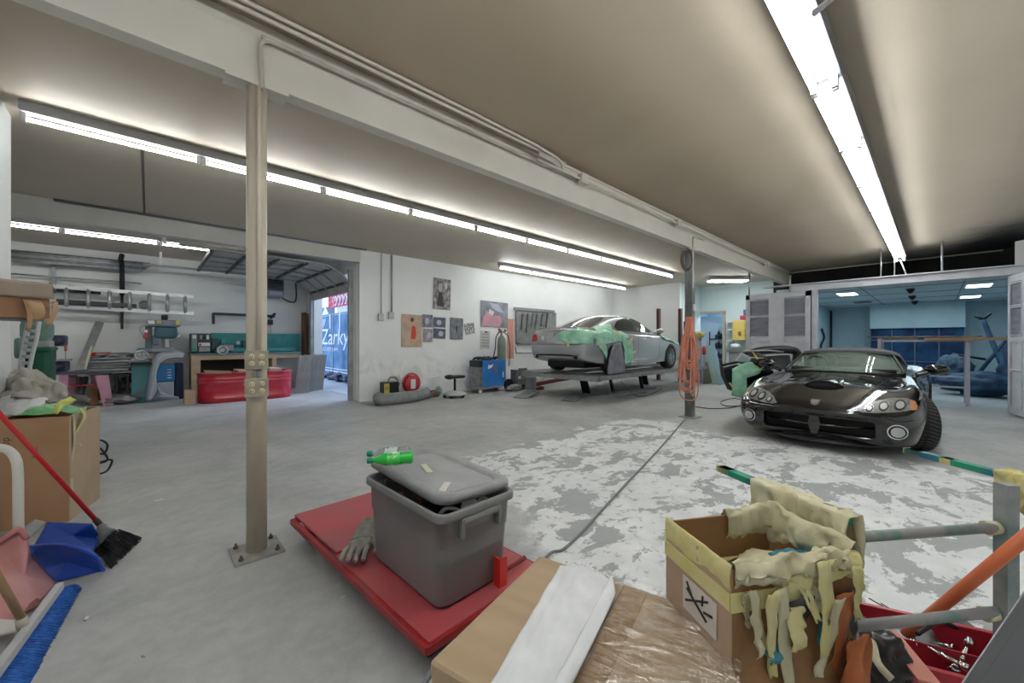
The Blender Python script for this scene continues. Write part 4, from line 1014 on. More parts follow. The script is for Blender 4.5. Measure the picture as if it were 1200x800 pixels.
bm_g = MB(); bm_g.box((2.15, 0, .325), (.34, 1.12, .20), bev=.05, seg=3); cut.append(bm_g)
for s_ in (-1, 1):
    bm_g = MB(); bm_g.box((.95, s_*.98, .42), (.34, .20, .30), bev=.06); cut.append(bm_g)
bm_g = MB(); bm_g.box((1.47, 0, .825), (.30, .34, .075), bev=.02); 
bvf = bvh_of(body)
cutaway(body, cut)
bm_g.bm.free()
for p in body.data.polygons: p.use_smooth = True
def front(pts, name, m, off=.005, rings=4, parent=None, axis='x+', wav=0):
    return patch(bvf, pts, axis, off, rings).build(name, m, parent or t)
m_dkgr = mat('grille_dark', (.008, .008, .008), .6); m_lens = mat('lamp_lens', (.24, .25, .26), .30, coat=.15, col2=(.16, .165, .17), scale=20); m_chrome = mat('chrome', (.70, .71, .72), .12, metal=1.0)
m_proj = mat('projector', (.50, .52, .53), .3, metal=.3)
m_amber = mat('amber', (.55, .25, .12), .25, coat=1)
MB().box((2.04, 0, .325), (.04, 1.14, .22)).build('grille_back', m_dkgr, t)
b = MB(); b.grid(lambda u, v: Vector((2.245-.22*abs(2*v-1)**2.4, (v-.5)*1.12, .325+.020*(u-.5))), 3, 30); b.build('grille_bar', m_car, t, solid=.02)
b = MB(); b.prism([(-.045, .43), (.045, .43), (.062, .35), (.048, .26), (.025, .21), (-.025, .21), (-.048, .26), (-.062, .35)], .07, M=frameM((2.20, 0, 0), (0, 1, 0), (0, 0, 1))); b.build('grille_post', m_car, t)
b = MB(); b.grid(lambda u, v: Vector((2.30-.02-.58*abs(2*v-1)**2.6-.05*u, (v-.5)*(1.72), .115+.035*u)), 4, 40); b.build('chin_lip', m_cargl, t, solid=.02)
for s_ in (-1, 1):
    hl = [(s_*y, z) for y, z in ((.395, .545), (.46, .60), (.56, .645), (.68, .672), (.80, .672), (.865, .625), (.87, .575), (.76, .548), (.56, .528), (.44, .522))]
    h_ = front(hl, 'headlight', m_lens, .006, 5)
    for (yy, zz, rr) in ((.50, .568, .032), (.615, .592, .042), (.745, .608, .048)):
        circ = [(s_*yy+rr*math.cos(a)*1.0, zz+rr*math.sin(a)) for a in [2*PI*k/12 for k in range(12)]]
        front([(s_*yy+rr*1.22*math.cos(a), zz+rr*1.22*math.sin(a)) for a in [2*PI*k/12 for k in range(12)]], 'lamp_ring', m_chrome, .008, 2, h_)
        front(circ, 'lamp_bowl', m_dkgr, .010, 2, h_)
        front([(s_*yy+rr*.72*math.cos(a), zz+rr*.72*math.sin(a)) for a in [2*PI*k/12 for k in range(12)]], 'projector', m_proj, .013, 2, h_)
    front([(s_*.815, .66), (s_*.86, .645), (s_*.882, .60), (s_*.878, .565), (s_*.835, .562)], 'side_marker', m_amber, .009, 3, h_)
    fc_ = front([(s_*.735+.085*math.cos(a), .335+.085*math.sin(a)) for a in [2*PI*k/14 for k in range(14)]], 'fog_light', m_chrome, .006, 3)
    front([(s_*.735+.072*math.cos(a), .335+.072*math.sin(a)) for a in [2*PI*k/14 for k in range(14)]], 'fog_recess', m_dkgr, .009, 3, fc_)
    front([(s_*.735+.056*math.cos(a), .335+.056*math.sin(a)) for a in [2*PI*k/14 for k in range(14)]], 'fog_lens', m_proj, .014, 3, fc_)
    pline(bvf, [(s_*.60, .50), (s_*.74, .455), (s_*.86, .47)], 'x+', .006).build('bumper_seam', m_dkgr, t)
front([(-.05, .598), (-.045, .618), (.045, .618), (.05, .598), (.035, .57), (0, .555), (-.035, .57)], 'badge', m_chrome, .008, 3, wav=0)
# the small animal-free shield stripes on the badge
front([(-.035, .597), (-.032, .609), (.032, .609), (.035, .597), (.022, .58), (0, .57), (-.022, .58)], 'badge_face', mat('badge_grey', (.35, .36, .37), .3, metal=.6), .011, 3)
# hood scoop: raised lip with an open mouth
def scoop(u, v):
    y = (v-.5)*.46; x = 1.66-.75*u; z = .755 + (.0 if u == 0 else 0)
    prof_ = max(0, 1-(abs(2*v-1))**3)
    hz = .78-.055*max(0, (x-1.2))*1.6
    return Vector((x, y*(1-.45*u), hz-.012+.085*prof_*(1-u)**.7*1.0 + .045*u))
b = MB(); b.grid(scoop, 14, 20); b.build('hood_scoop', m_car, t, solid=.010)
b = MB(); b.grid(lambda u, v: Vector((1.648, (v-.5)*.40, .735+.082*u*max(.05, 1-abs(2*v-1)**3))), 3, 16); b.build('scoop_mouth', m_dkgr, t)
for s_ in (-1, 1):
    pline(bvf, [(1.95, s_*.42), (1.5, s_*.50), (1.0, s_*.52), (.45, s_*.62)], 'z+', .005, .0).build('hood_seam', m_dkgr, t)
    for k in range(4):
        pline(bvf, [(.70+.07*k, s_*.28), (.74+.07*k, s_*.52)], 'z+', .010, .004).build('hood_louver', m_dkgr, t)
    pline(bvf, [(.42, s_*.0+s_*.05), (.46, s_*.40), (.40, s_*.66)], 'z+', .012, .006).build('wiper', m_dkgr, t)
# cockpit floor, seats, wheel
MB().box((-.45, 0, .888), (1.15, 1.24, .03), bev=.01).build('cockpit_floor', mat('cabin_dark', (.015, .017, .016), .8), t)
MB().box((.22, 0, .915), (.28, 1.28, .05), bev=.02).build('dashboard', mat('dash', (.02, .022, .022), .6), t)
for s_ in (-1, 1):
    b = MB(); b.ball((-.52, s_*.33, .98), .2, (.35, 1.0, .95), n=18); b.ball((-.55, s_*.33, 1.10), .1, (.35, 1.1, .7), n=14); b.build('seat', mat('seat_grey', (.07, .08, .075), .6), t)
M_ = Matrix.Translation((.02, -.34, .965)) @ Matrix.Rotation(-PI/2+.35, 4, 'Y')
b = MB(); b.tube([M_ @ Vector((.15*math.cos(a), .15*math.sin(a), 0)) for a in [2*PI*k/28 for k in range(28)]], .013, n=8, closed=True); b.rod(M_ @ Vector((-.15, 0, 0)), M_ @ Vector((.15, 0, 0)), .012); b.build('steering_wheel', m_cargl, t)
# windshield and roof
m_ws = mat('windshield_glass', (.55, .75, .65), .02, alpha=.28, spec=1.0, coat=1.0)
def wsf(u, v):   # u up, v across (-1..1)
    q = 2*v-1
    zb = .885-.015*q*q; zt = 1.185-.03*q*q
    return Vector(((.50-.20*q*q)*(1-u)+(-.12-.14*q*q)*u, q*(.72*(1-u)+.55*u), zb*(1-u)+zt*u+.012*math.sin(u*PI)))
b = MB(); b.grid(wsf, 14, 30); ws = b.build('windshield', m_ws, t)
b = MB()
b.tube([wsf(0, k/20) for k in range(21)], .010); b.build('windshield_frame', m_cargl, t)
for v in (0, 1):
    b = MB(); b.tube([wsf(k/10, v) for k in range(11)], .022); b.build('pillar', m_cargl, t)
MB().box((-.02, 0, 1.095), (.03, .17, .045), bev=.012).build('rear_view_mirror', m_dkgr, t)
rsec = [
 (-.10, [(0, 1.170), (.30, 1.165), (.50, 1.145), (.555, 1.145), (.56, 1.155), (.52, 1.180), (.30, 1.200), (0, 1.205)]),
 (-.35, [(0, 1.185), (.32, 1.180), (.55, 1.150), (.61, 1.125), (.60, 1.150), (.55, 1.190), (.32, 1.235), (0, 1.245)]),
 (-.70, [(0, 1.175), (.34, 1.165), (.58, 1.115), (.655, 1.030), (.65, 1.095), (.58, 1.175), (.33, 1.230), (0, 1.240)]),
 (-1.00, [(0, 1.050), (.36, 1.040), (.60, .99), (.70, .90), (.69, .98), (.60, 1.115), (.34, 1.175), (0, 1.185)]),
 (-1.35, [(0, .92), (.36, .92), (.60, .92), (.72, .90), (.70, .93), (.60, .96), (.34, .99), (0, 1.000)])]
loft(rsec, 28, 25).build('soft_top', mat('grey_canvas', (.10, .10, .115), .85, col2=(.13, .13, .145), scale=30, bump=.1, bscale=90), t)
for s_ in (-1, 1):
    def sg_(u, v): # side glass
        a = wsf(u, 0 if s_ < 0 else 1); c = Vector((-.95, s_*(.80*(1-u)+.62*u), .90*(1-u)+1.02*u)); c0 = Vector((.30, s_*.76, .875))
        lo_ = Vector((.28, s_*.74, .872)).lerp(Vector((-1.0, s_*.80, .90)), v); hi_ = Vector((-.26, s_*.565, 1.155)).lerp(Vector((-.98, s_*.64, 1.02)), v)
        return lo_.lerp(hi_, u)
    b = MB(); b.grid(sg_, 6, 12); b.build('side_window', m_ws, t)
    b = MB(); b.tube([sg_(1, k/10) for k in range(11)], .014); b.build('window_seal', m_cargl, t)
    # mirror
    b = MB(); b.tube([(.18, s_*.82, .86), (.17, s_*.93, .90), (.17, s_*.98, .945)], [.035, .024, .03], smooth=3); mm = b.build('mirror_arm', m_car, t) if s_ > 0 or True else None
    b = MB(); b.ball((.17, s_*1.04, .955), .115, (.55, 1.1, .60), n=20); mi_ = b.build('door_mirror', m_car, t)
    b = MB(); b.ball((.125, s_*1.04, .955), .10, (.35, 1.02, .56), n=16); b.build('mirror_glass', m_chrome, mi_)
m_rimv = mat('dark_alloy', (.09, .09, .10), .25, metal=.9)
for (x, s_) in ((1.28, -1), (1.28, 1), (-1.23, -1), (-1.23, 1)):
    wheel(t, x, s_*(.835 if x > 0 else .81), s_, .335 if x > 0 else .35, .27 if x > 0 else .34, .235, 5, m_rimv, steer=(.40 if x > 0 else 0), treads=(x > 0))
# door shut lines on the visible side
for s_ in (1, -1):
    for xs in ((.30, .82, .28, .20), (-.80, .88, -.86, .22)):
        pline(bvf, [(xs[0], xs[1]), (xs[0]-.02, .5), (xs[2], xs[3])], 'y+' if s_ > 0 else 'y-', .004).build('door_seam', m_dkgr, t)

# car door leaning open, green masked (stands on the viewer's left of the sports car)
t = thing('loose_car_door', 'black car door with green masking film on a stand left of the black sports car', 'car door', (0, 0, 0))
dd0 = 7.6
def Q(px, py, d=dd0): return PD(px, py, d)
def panel(name, pix, d, m, th=.03, parent=None, bulge=.04):
    P = [PD(x, y, dq) for (x, y, dq) in [(p[0], p[1], p[2] if len(p) > 2 else d) for p in pix]]
    c = sum(P, Vector())/len(P); b = MB(); n_ = (P[1]-P[0]).cross(P[2]-P[0]).normalized()
    if n_.dot(Vector((0, 0, CH))-c) < 0: n_ = -n_
    pts = []
    for i in range(len(P)):
        for k in range(6): pts.append(P[i].lerp(P[(i+1) % len(P)], k/6))
    R_ = []; c0 = b.bm.verts.new(c+n_*bulge)
    for r in range(1, 6):
        q_ = r/5; R_.append([b.bm.verts.new(c.lerp(p, q_)+n_*bulge*(1-q_*q_)) for p in pts])
    m_ = len(pts)
    for k in range(m_):
        b.bm.faces.new((c0, R_[0][k], R_[0][(k+1) % m_])).smooth = True
        for A_, B2 in zip(R_[:-1], R_[1:]): b.bm.faces.new((A_[k], A_[(k+1) % m_], B2[(k+1) % m_], B2[k])).smooth = True
    return b.build(name, m, parent, solid=th)
panel('door_skin', [(843, 427), (862, 423), (905, 428), (905, 470), (880, 466), (852, 455), (845, 440)], 7.7, m_car, .05, t, .06)
panel('window_glass', [(860, 424), (868, 412), (886, 421), (882, 428)], 7.75, mat('pale_glass', (.30, .36, .38), .05, coat=1), .008, t, .01)
panel('mirror_cover', [(878, 424), (884, 413), (895, 417), (897, 427), (888, 432)], 7.4, m_black, .08, t, .05)
m_gfilm = mat('green_masking_film', (.24, .56, .38), .35, col2=(.40, .70, .54), scale=6, bump=.3, bscale=14, coat=.3)
def gfilm(name, pix, d, parent, seed=0, m=None):
    P = [PD(x, y, d) for x, y in pix]; c = sum(P, Vector())/len(P); n_ = (P[1]-P[0]).cross(P[2]-P[0]).normalized()
    if n_.dot(Vector((0, 0, CH))-c) < 0: n_ = -n_
    pts = []
    for i in range(len(P)):
        for k in range(5): pts.append(P[i].lerp(P[(i+1) % len(P)], k/5))
    b = MB(); m_ = len(pts); f_ = lambda p, q: p+n_*(.05*(1-q*q)+.05*noise.noise(p*5+Vector((seed, 0, 0)))+.02*noise.noise(p*14))
    c0 = b.bm.verts.new(f_(c, 0)); R_ = [[b.bm.verts.new(f_(c.lerp(p, r/8), r/8)) for p in pts] for r in range(1, 9)]
    for k in range(m_):
        b.bm.faces.new((c0, R_[0][k], R_[0][(k+1) % m_])).smooth = True
        for A_, B2 in zip(R_[:-1], R_[1:]): b.bm.faces.new((A_[k], A_[(k+1) % m_], B2[(k+1) % m_], B2[k])).smooth = True
    return b.build(name, m or m_gfilm, parent, solid=.004)
gfilm('masking_film', [(858, 432), (872, 425), (878, 422), (896, 427), (890, 436), (873, 442), (873, 467), (857, 463), (858, 445)], 7.35, t, 1)
gfilm('masking_film', [(894, 422), (905, 421), (908, 428), (898, 430)], 7.35, t, 4)
for (a_, c_) in (((880, 418), (894, 419)), ((855, 448), (860, 455)), ((886, 428), (892, 433)), ((882, 412), (888, 420))):
    MB().bar(PD(a_[0], a_[1], 7.22), PD(c_[0], c_[1], 7.22), .05, .01).build('tape_strip', m_mt, t)
# dark bumper behind
t = thing('bumper_cover', 'black bumper cover standing behind the masked door near the booth', 'bumper', (0, 0, 0))
P = [(872, 432, 8.6), (874, 418, 8.6), (888, 411, 8.7), (915, 409, 8.8), (932, 411, 8.8), (934, 420, 8.8), (930, 432, 8.8)]
b = MB(); b.tube([PD(x, y, d) for x, y, d in P], .09, n=8, smooth=5); b.build('shell', m_cargl, t)
panel('inner_panel', [(878, 430), (880, 418), (925, 415), (928, 432)], 9.0, mat('dark_grey_panel', (.10, .11, .11), .6), .03, t, .02)
MB().tube([PD(872, 411, 8.5), PD(900, 410, 8.5), PD(918, 412, 8.5)], .02).build('trim_rod', m_galv, t)
b = MB()
for x in (880, 925): b.rod(PD(x, 430, 8.9), Vector((PD(x, 430, 8.9).x, PD(x, 430, 8.9).y, 0)), .02)
b.build('stand_leg', m_steel, t)
# ============================================================ SILVER SEDAN ON THE RACK
DZ = .60
t = thing('sedan_car', 'silver four-door sedan with green masking film on its rear quarter standing on the car rack', 'car', (9.30, 5.95, DZ), 0)
m_sil = mat('silver_paint', (.42, .43, .45), .25, metal=.45, coat=.7)
m_primer = mat('primer_patch', (.42, .44, .47), .4)
secs = [
 (2.40, [(0, .25), (.45, .25), (.60, .30), (.64, .45), (.62, .55), (.55, .62), (.40, .66), (.20, .68), (0, .68)]),
 (2.20, [(0, .20), (.65, .20), (.80, .26), (.84, .45), (.83, .60), (.74, .68), (.55, .73), (.28, .75), (0, .76)]),
 (1.80, [(0, .20), (.72, .20), (.86, .26), (.90, .48), (.895, .66), (.80, .77), (.60, .82), (.30, .84), (0, .85)]),
 (1.20, [(0, .20), (.78, .20), (.88, .26), (.91, .50), (.905, .72), (.82, .85), (.62, .90), (.30, .925), (0, .93)]),
 (.80, [(0, .19), (.80, .19), (.89, .26), (.91, .50), (.905, .76), (.83, .90), (.64, .95), (.30, .97), (0, .975)]),
 (0, [(0, .19), (.80, .19), (.89, .26), (.91, .50), (.905, .78), (.85, .92), (.70, .97), (.35, .98), (0, .98)]),
 (-.90, [(0, .20), (.80, .20), (.89, .27), (.91, .52), (.905, .82), (.86, .95), (.72, .99), (.35, 1.0), (0, 1.0)]),
 (-1.60, [(0, .22), (.79, .22), (.88, .30), (.905, .55), (.90, .82), (.84, .96), (.68, 1.01), (.35, 1.03), (0, 1.035)]),
 (-2.10, [(0, .28), (.74, .28), (.84, .34), (.875, .55), (.87, .80), (.81, .95), (.65, 1.02), (.33, 1.04), (0, 1.045)]),
 (-2.34, [(0, .34), (.66, .34), (.77, .38), (.82, .55), (.82, .76), (.77, .93), (.62, 1.01), (.30, 1.035), (0, 1.04)]),
 (-2.42, [(0, .38), (.58, .38), (.70, .42), (.76, .55), (.765, .72), (.73, .88), (.58, .97), (.30, 1.0), (0, 1.0)])]
body = loft(secs, 80, 37).build('body', m_sil, t)
cut = []
for s_ in (-1, 1):
    for x in (1.45, -1.40): cut.append(cyl_cut(x, s_*.60, s_*1.1, .33, .355))
bv2 = bvh_of(body)
cutaway(body, cut)
for p in body.data.polygons: p.use_smooth = True
gsec = [
 (1.00, [(0, .90), (.50, .90), (.70, .93), (.72, .95), (.70, .96), (.50, .97), (.25, .98), (0, .985)]),
 (.50, [(0, .90), (.60, .90), (.80, .93), (.78, 1.0), (.72, 1.09), (.55, 1.15), (.28, 1.18), (0, 1.185)]),
 (.05, [(0, .90), (.60, .90), (.84, .93), (.80, 1.05), (.70, 1.24), (.55, 1.33), (.28, 1.375), (0, 1.385)]),
 (-.50, [(0, .90), (.60, .90), (.85, .95), (.80, 1.10), (.69, 1.29), (.56, 1.38), (.28, 1.42), (0, 1.43)]),
 (-1.00, [(0, .90), (.60, .90), (.84, .95), (.79, 1.08), (.67, 1.26), (.55, 1.34), (.28, 1.385), (0, 1.395)]),
 (-1.45, [(0, .90), (.60, .90), (.80, .95), (.75, 1.05), (.65, 1.15), (.53, 1.22), (.28, 1.26), (0, 1.27)]),
 (-1.98, [(0, .90), (.60, .90), (.70, .97), (.68, 1.01), (.60, 1.03), (.5, 1.045), (.28, 1.05), (0, 1.055)])]
roof = loft(gsec, 60, 33).build('roof', m_sil, t)
bvr = bvh_of(roof)
m_win = mat('tinted_glass', (.030, .045, .045), .04, coat=1.0, spec=.8)
m_seal = mat('window_rubber', (.012, .012, .013), .5)
for s_, ax in ((-1, 'y-'), (1, 'y+')):
    for nm, pts in (('front_door_window', [(.56, .995), (.30, 1.14), (.05, 1.265), (-.14, 1.31), (-.27, 1.32), (-.31, 1.0)]),
                    ('rear_door_window', [(-.37, 1.0), (-.35, 1.32), (-.70, 1.305), (-.98, 1.23), (-1.18, 1.10), (-1.12, 1.02)])):
        cx_ = sum(p[0] for p in pts)/len(pts); cz_ = sum(p[1] for p in pts)/len(pts)
        big = [(cx_+(p[0]-cx_)*1.07, cz_+(p[1]-cz_)*1.10) for p in pts]
        wn = patch(bvr, pts, ax, .007, 5).build(nm, m_win, t)
        patch(bvr, big, ax, .004, 4).build('window_trim', m_seal, wn)
    for xs in ([(.72, .88), (.74, .55), (.66, .24)], [(-.33, .96), (-.34, .6), (-.33, .24)], [(-1.13, .98), (-1.10, .70), (-.98, .45), (-.97, .24)]):
        pline(bv2, xs, ax, .0035).build('door_seam', m_seal, t)
    pline(bv2, [(.80, .33), (0, .31), (-.95, .33)], ax, .008).build('side_moulding', m_sil, t)
    for hx in (-.18, -.98):
        b = MB(); b.tube([(hx, s_*.905, .80), (hx+.03, s_*.94, .81), (hx+.16, s_*.94, .815), (hx+.19, s_*.905, .81)], .012); b.build('door_handle', m_chrome, t)
    b = MB(); b.tube([(.60, s_*.84, .98), (.60, s_*.94, 1.0)], .03); b.ball((.61, s_*1.0, 1.03), .1, (.6, 1.05, .65), n=16); b.build('door_mirror', m_sil, t)
patch(bvr, [(-1.13, -.46), (-1.13, .46), (-1.50, .54), (-1.88, .58), (-1.88, -.58), (-1.50, -.54)], 'z+', .006, 6, 8).build('rear_window', m_win, t)
patch(bvr, [(.15, -.55), (.15, .55), (.5, .62), (.92, .66), (.92, -.66), (.5, -.62)], 'z+', .006, 6, 8).build('windshield', m_win, t)
m_tail = mat('tail_red', (.45, .02, .02), .15, coat=1.0, col2=(.65, .06, .05), scale=30)
for s_ in (-1, 1):
    patch(bv2, [(s_*.84, .74), (s_*.835, .90), (s_*.74, .945), (s_*.60, .92), (s_*.585, .80), (s_*.64, .745)], 'x-', .008, 4).build('tail_light', m_tail, t)
    patch(bv2, [(s_*(.58+.075*math.cos(a)), .395+.04*math.sin(a)) for a in [2*PI*k/12 for k in range(12)]], 'x-', .012, 3).build('exhaust_tip', m_chrome, t)
    patch(bv2, [(s_*(.58+.06*math.cos(a)), .395+.028*math.sin(a)) for a in [2*PI*k/12 for k in range(12)]], 'x-', .016, 2).build('exhaust_opening', m_dkgr, t)
pline(bv2, [(-.56, .90), (-.57, .72), (-.2, .695), (.2, .695), (.57, .72), (.56, .90)], 'x-', .004).build('boot_seam', m_seal, t)
pline(bv2, [(-.8, .69), (-.4, .68), (.4, .68), (.8, .69)], 'x-', .004).build('bumper_seam', m_seal, t)
patch(bv2, [(-.27, .745), (-.27, .875), (.27, .875), (.27, .745)], 'x-', .003, 3).build('plate_recess', m_primer, t)
patch(bv2, [(.36, .76), (.36, .88), (.43, .89), (.45, .80)], 'x-', .009, 3).build('white_patch', m_white, t)
b = MB(); b.tube([Vector((-2.425, .05*math.cos(a), .945+.035*math.sin(a))) for a in [2*PI*k/20 for k in range(20)]], .005, closed=True); b.build('emblem_ring', m_chrome, t)
pline(bv2, [(-.62, .425), (-.3, .44), (.3, .44), (.62, .425)], 'x-', .020).build('bumper_lower_trim', m_dkgr, t)
b = MB(); b.grid(lambda u, v: Vector((-2.36-.05*u, (v-.5)*1.15, 1.048+.02*u)), 4, 14); b.build('boot_lip', m_sil, t, solid=.012)
for (x, s_) in ((1.45, -1), (1.45, 1), (-1.40, 1), (-1.40, -1)):
    wheel(t, x, s_*.80, s_, .33, .22, .225, 7, mat('silver_alloy', (.45, .46, .47), .25, metal=.9), treads=False)
MB().box((-1.3, 0, .22), (1.6, 1.1, .16), bev=.04).build('underbody', m_dkgr, t)
# masked wheel cover and film
m_bag = mat('grey_wheel_bag', (.16, .16, .20), .7, col2=(.24, .24, .28), scale=6, bump=.3)
b = MB(); b.grid(lambda u, v: Vector((-1.40+.40*(u-.5)*2*(.62+.38*math.sin(min(1, v*1.05)*PI*.5+ .0)) if False else -1.40+(u-.5)*.62*(1.15-.75*v**2.2), -.955-.035*math.sin(u*PI)-.02*noise.noise(Vector((u*4, v*4, 0))), .01+.68*v)), 14, 16); b.build('wheel_cover_bag', m_bag, t, solid=.02)
for ax, pts, sd_ in (('y-', [(-2.12, .66), (-2.12, .95), (-1.8, 1.0), (-1.45, 1.02), (-1.2, .96), (-1.15, .80), (-1.4, .74), (-1.75, .70)], 1),
                 ('y-', [(-1.55, .78), (-1.45, 1.0), (-1.15, 1.02), (-.85, .90), (-.78, .80), (-1.1, .74)], 2),
                 ('y-', [(-1.12, .82), (-.86, .92), (-.70, .70), (-.62, .40), (-.62, .10), (-.98, .06), (-1.02, .45), (-1.08, .64)], 3),
                 ('y-', [(-2.15, .85), (-1.85, .80), (-1.72, .55), (-1.74, .34), (-1.82, .45), (-2.0, .62)], 6),
                 ('x-', [(-.86, .70), (-.86, .96), (-.55, 1.01), (-.22, .99), (-.02, .90), (-.10, .80), (-.40, .70)], 4),
                 ('y-', [(.95, .88), (1.25, .90), (1.75, .84), (2.1, .72), (1.9, .62), (1.45, .76), (1.05, .80)], 5)):
    patch(bv2, pts, ax, .014, 9, 6, wav=.022, seed=sd_*3.1).build('masking_film', m_gfilm, t, solid=.003)
patch(bvr, [(-1.9, -.60), (-1.55, -.66), (-1.3, -.70), (-1.35, -.80), (-1.9, -.76)], 'z+', .014, 6, 5, wav=.02, seed=9).build('masking_film', m_gfilm, t, solid=.003)
for pts in ([(-1.98, .64), (-1.93, .71), (-1.88, .68), (-1.94, .60)], [(-1.42, .98), (-1.20, .84), (-1.16, .88), (-1.36, 1.04)], [(-.92, .72), (-.70, .86), (-.66, .80), (-.88, .66)], [(-.70, .5), (-.55, .54), (-.55, .48), (-.68, .44)]):
    patch(bv2, pts, 'y-', .045, 2, 4).build('masking_tape_strip', m_mt, t)
patch(bv2, [(-.44, .64), (-.40, .76), (-.34, .75), (-.36, .63)], 'x-', .035, 2, 4).build('masking_tape_strip', m_mt, t)

# rack
t = thing('car_rack', 'low grey steel drive-on rack with black legs carrying the silver sedan', 'car lift', (7.05, 4.86, 0))
m_deck = mat('rack_deck', (.30, .31, .32), .5, metal=.3, col2=(.20, .21, .22), scale=5)
for (y0, y1) in ((0, .78), (1.62, 2.40)):
    b = MB(); b.box((2.9, (y0+y1)/2, .572), (5.8, y1-y0, .05), bev=.008)
    for yy in (y0+.01, y1-.01): b.box((2.9, yy, .555), (5.8, .03, .09))
    b.build('runway', m_deck, t)
b = MB(); b.box((.45, 1.2, .56), (.8, .86, .04)); b.build('rear_bridge_plate', m_deck, t)
for x in (.04, 2.9, 5.7):
    b = MB(); b.box((x, 1.2, .52), (.10, 2.3, .08)); b.build('cross_beam', m_grey, t)
for (x, y) in ((1.25, 1.35), (4.3, 1.35), (2.1, 1.1), (3.3, .9)):
    b = MB(); w_ = .22 if x in (1.25, 4.3) else .08
    b.bar((x-.08, y, .50), (x+.10, y, .0), w_, .05); b.build('leg', m_black, t)
for (x, y) in ((.3, .9), (-.15, 2.0)):
    b = MB(); b.bar((x-.45, y-.15, .012), (x+.25, y+.05, .11), .36, .02); b.build('ramp_flap', m_deck, t)
b = MB(); b.box((-.02, -.02, .53), (.05, .05, .06)); b.build('end_stop', m_steel, t)
for (a_, c_) in (((1.2, .3), (2.4, .25)), ((1.8, .8), (3.5, .55))):
    b = MB(); b.bar((a_[0], a_[1], .03), (c_[0], c_[1], .03), .06, .04); b.build('floor_bar', m_steel, t)

# ============================================================ THINGS ALONG THE POSTER WALL (v = 8.72)
VW = 8.72
def pvb(name, x0, y0, x1, y1, v, dep, m, parent=None, bev=.006, label=None, cat=None, z0=None, base=None, group=None):
    """box whose front face, in the plane v, spans the pixel rectangle"""
    xm = (x0+x1)/2; ym = (y0+y1)/2
    a = PV(x0, ym, v); c = PV(x1, ym, v); zt = PV(xm, y0, v).z; zb = PV(xm, y1, v).z if z0 is None else z0
    b = MB(); cx = (a.x+c.x)/2; w = abs(c.x-a.x)
    if parent is None:
        b.box((0, 0, 0), (w, dep, zt-zb), bev=bev); o = b.build(name, m, None, loc=(cx, v+dep/2, (zt+zb)/2))
        if label: tag(o, label, cat, group)
    else:
        b.box((cx, v+dep/2, (zt+zb)/2), (w, dep, zt-zb), bev=bev); o = b.build(name, m, parent)
    return o
def T0(name, label, cat, group=None): return thing(name, label, cat, (0, 0, 0), 0, group)
for x, yb_, lab_ in ((447, 372, 'left thin conduit with a switch box running down the poster wall'), (459, 370, 'right thicker conduit running down the poster wall')):
    t = T0('wall_conduit', lab_, 'conduit'); a = PV(x, 297, VW-.03); c = PV(x, yb_-4, VW-.03)
    b = MB(); b.rod((a.x, a.y, CZ-.02), c, .014 if x < 450 else .022); b.build('conduit', m_galv if x > 450 else m_pipe, t)
    pvb('switch_box', x-3, yb_-5, x+3, yb_+3, VW-.07, .06, m_galv, t)
def poster(name, x0, y0, x1, y1, m, label, tilt=0.0, cat='poster'):
    a = PV(x0, (y0+y1)/2, VW-.012); c = PV(x1, (y0+y1)/2, VW-.012); xm = (x0+x1)/2; zt = PV(xm, y0, VW).z; zb = PV(xm, y1, VW).z
    t = thing(name, label, cat, ((a.x+c.x)/2, VW-.010, (zt+zb)/2), 0); w = abs(c.x-a.x); h = zt-zb
    t.rotation_euler = (0, tilt, 0)
    MB().box((0, 0, 0), (w, .006, h)).build('sheet', m, t); return t, w, h
def shape(t, pts, w, h, m, name='printed_shape', k=0):
    b = MB(); b.prism([((p[0]-.5)*w, (p[1]-.5)*h) for p in pts], .0015, M=frameM((0, -.0035-.0016*k, 0), (1, 0, 0), (0, 0, 1))); b.build(name, m, t)
def blob(cx, cy, rx, ry, n=16, a0=0): return [(cx+rx*math.cos(2*PI*k/n+a0), cy+ry*math.sin(2*PI*k/n+a0)) for k in range(n)]
mp1 = mat('poster_tan', (.42, .30, .22), .5, col2=(.55, .42, .34), scale=5)
mskin = mat('print_skin', (.60, .36, .25), .5); mredp = mat('print_red', (.60, .06, .04), .5); mdark = mat('print_dark', (.05, .04, .05), .5)
t, w, h = poster('poster', 508, 326, 528, 362, mat('poster_grey', (.14, .12, .12), .5, col2=(.42, .40, .40), scale=9, lo=.4, hi=.62), 'grey photographic poster hung highest on the white wall', .03)
shape(t, blob(.38, .7, .12, .14), w, h, mat('print_grey', (.45, .42, .42), .5)); shape(t, blob(.72, .78, .08, .10), w, h, mat('print_light', (.6, .6, .6), .5)); shape(t, [(.3, .55), (.5, .55), (.62, .1), (.2, .1)], w, h, mdark)
t, w, h = poster('poster', 470.5, 368, 494.5, 406, mp1, 'tan poster of a person in a red swimsuit with one arm raised', .02)
shape(t, [(.40, .78), (.56, .86), (.66, .74), (.72, .55), (.68, .40), (.74, .20), (.56, .12), (.42, .18), (.44, .45), (.46, .62)], w, h, mskin)
shape(t, blob(.50, .84, .08, .07), w, h, mdark, k=1); shape(t, [(.50, .66), (.66, .64), (.70, .42), (.66, .24), (.44, .26), (.48, .48)], w, h, mredp, k=1); shape(t, [(.45, .74), (.20, .92), (.12, .84), (.30, .70), (.44, .66)], w, h, mskin, k=1)
ms = mat('print_slate', (.10, .11, .16), .5, col2=(.32, .32, .40), scale=14); ms2 = mat('print_slate_dark', (.05, .06, .09), .5, col2=(.16, .17, .22), scale=16)
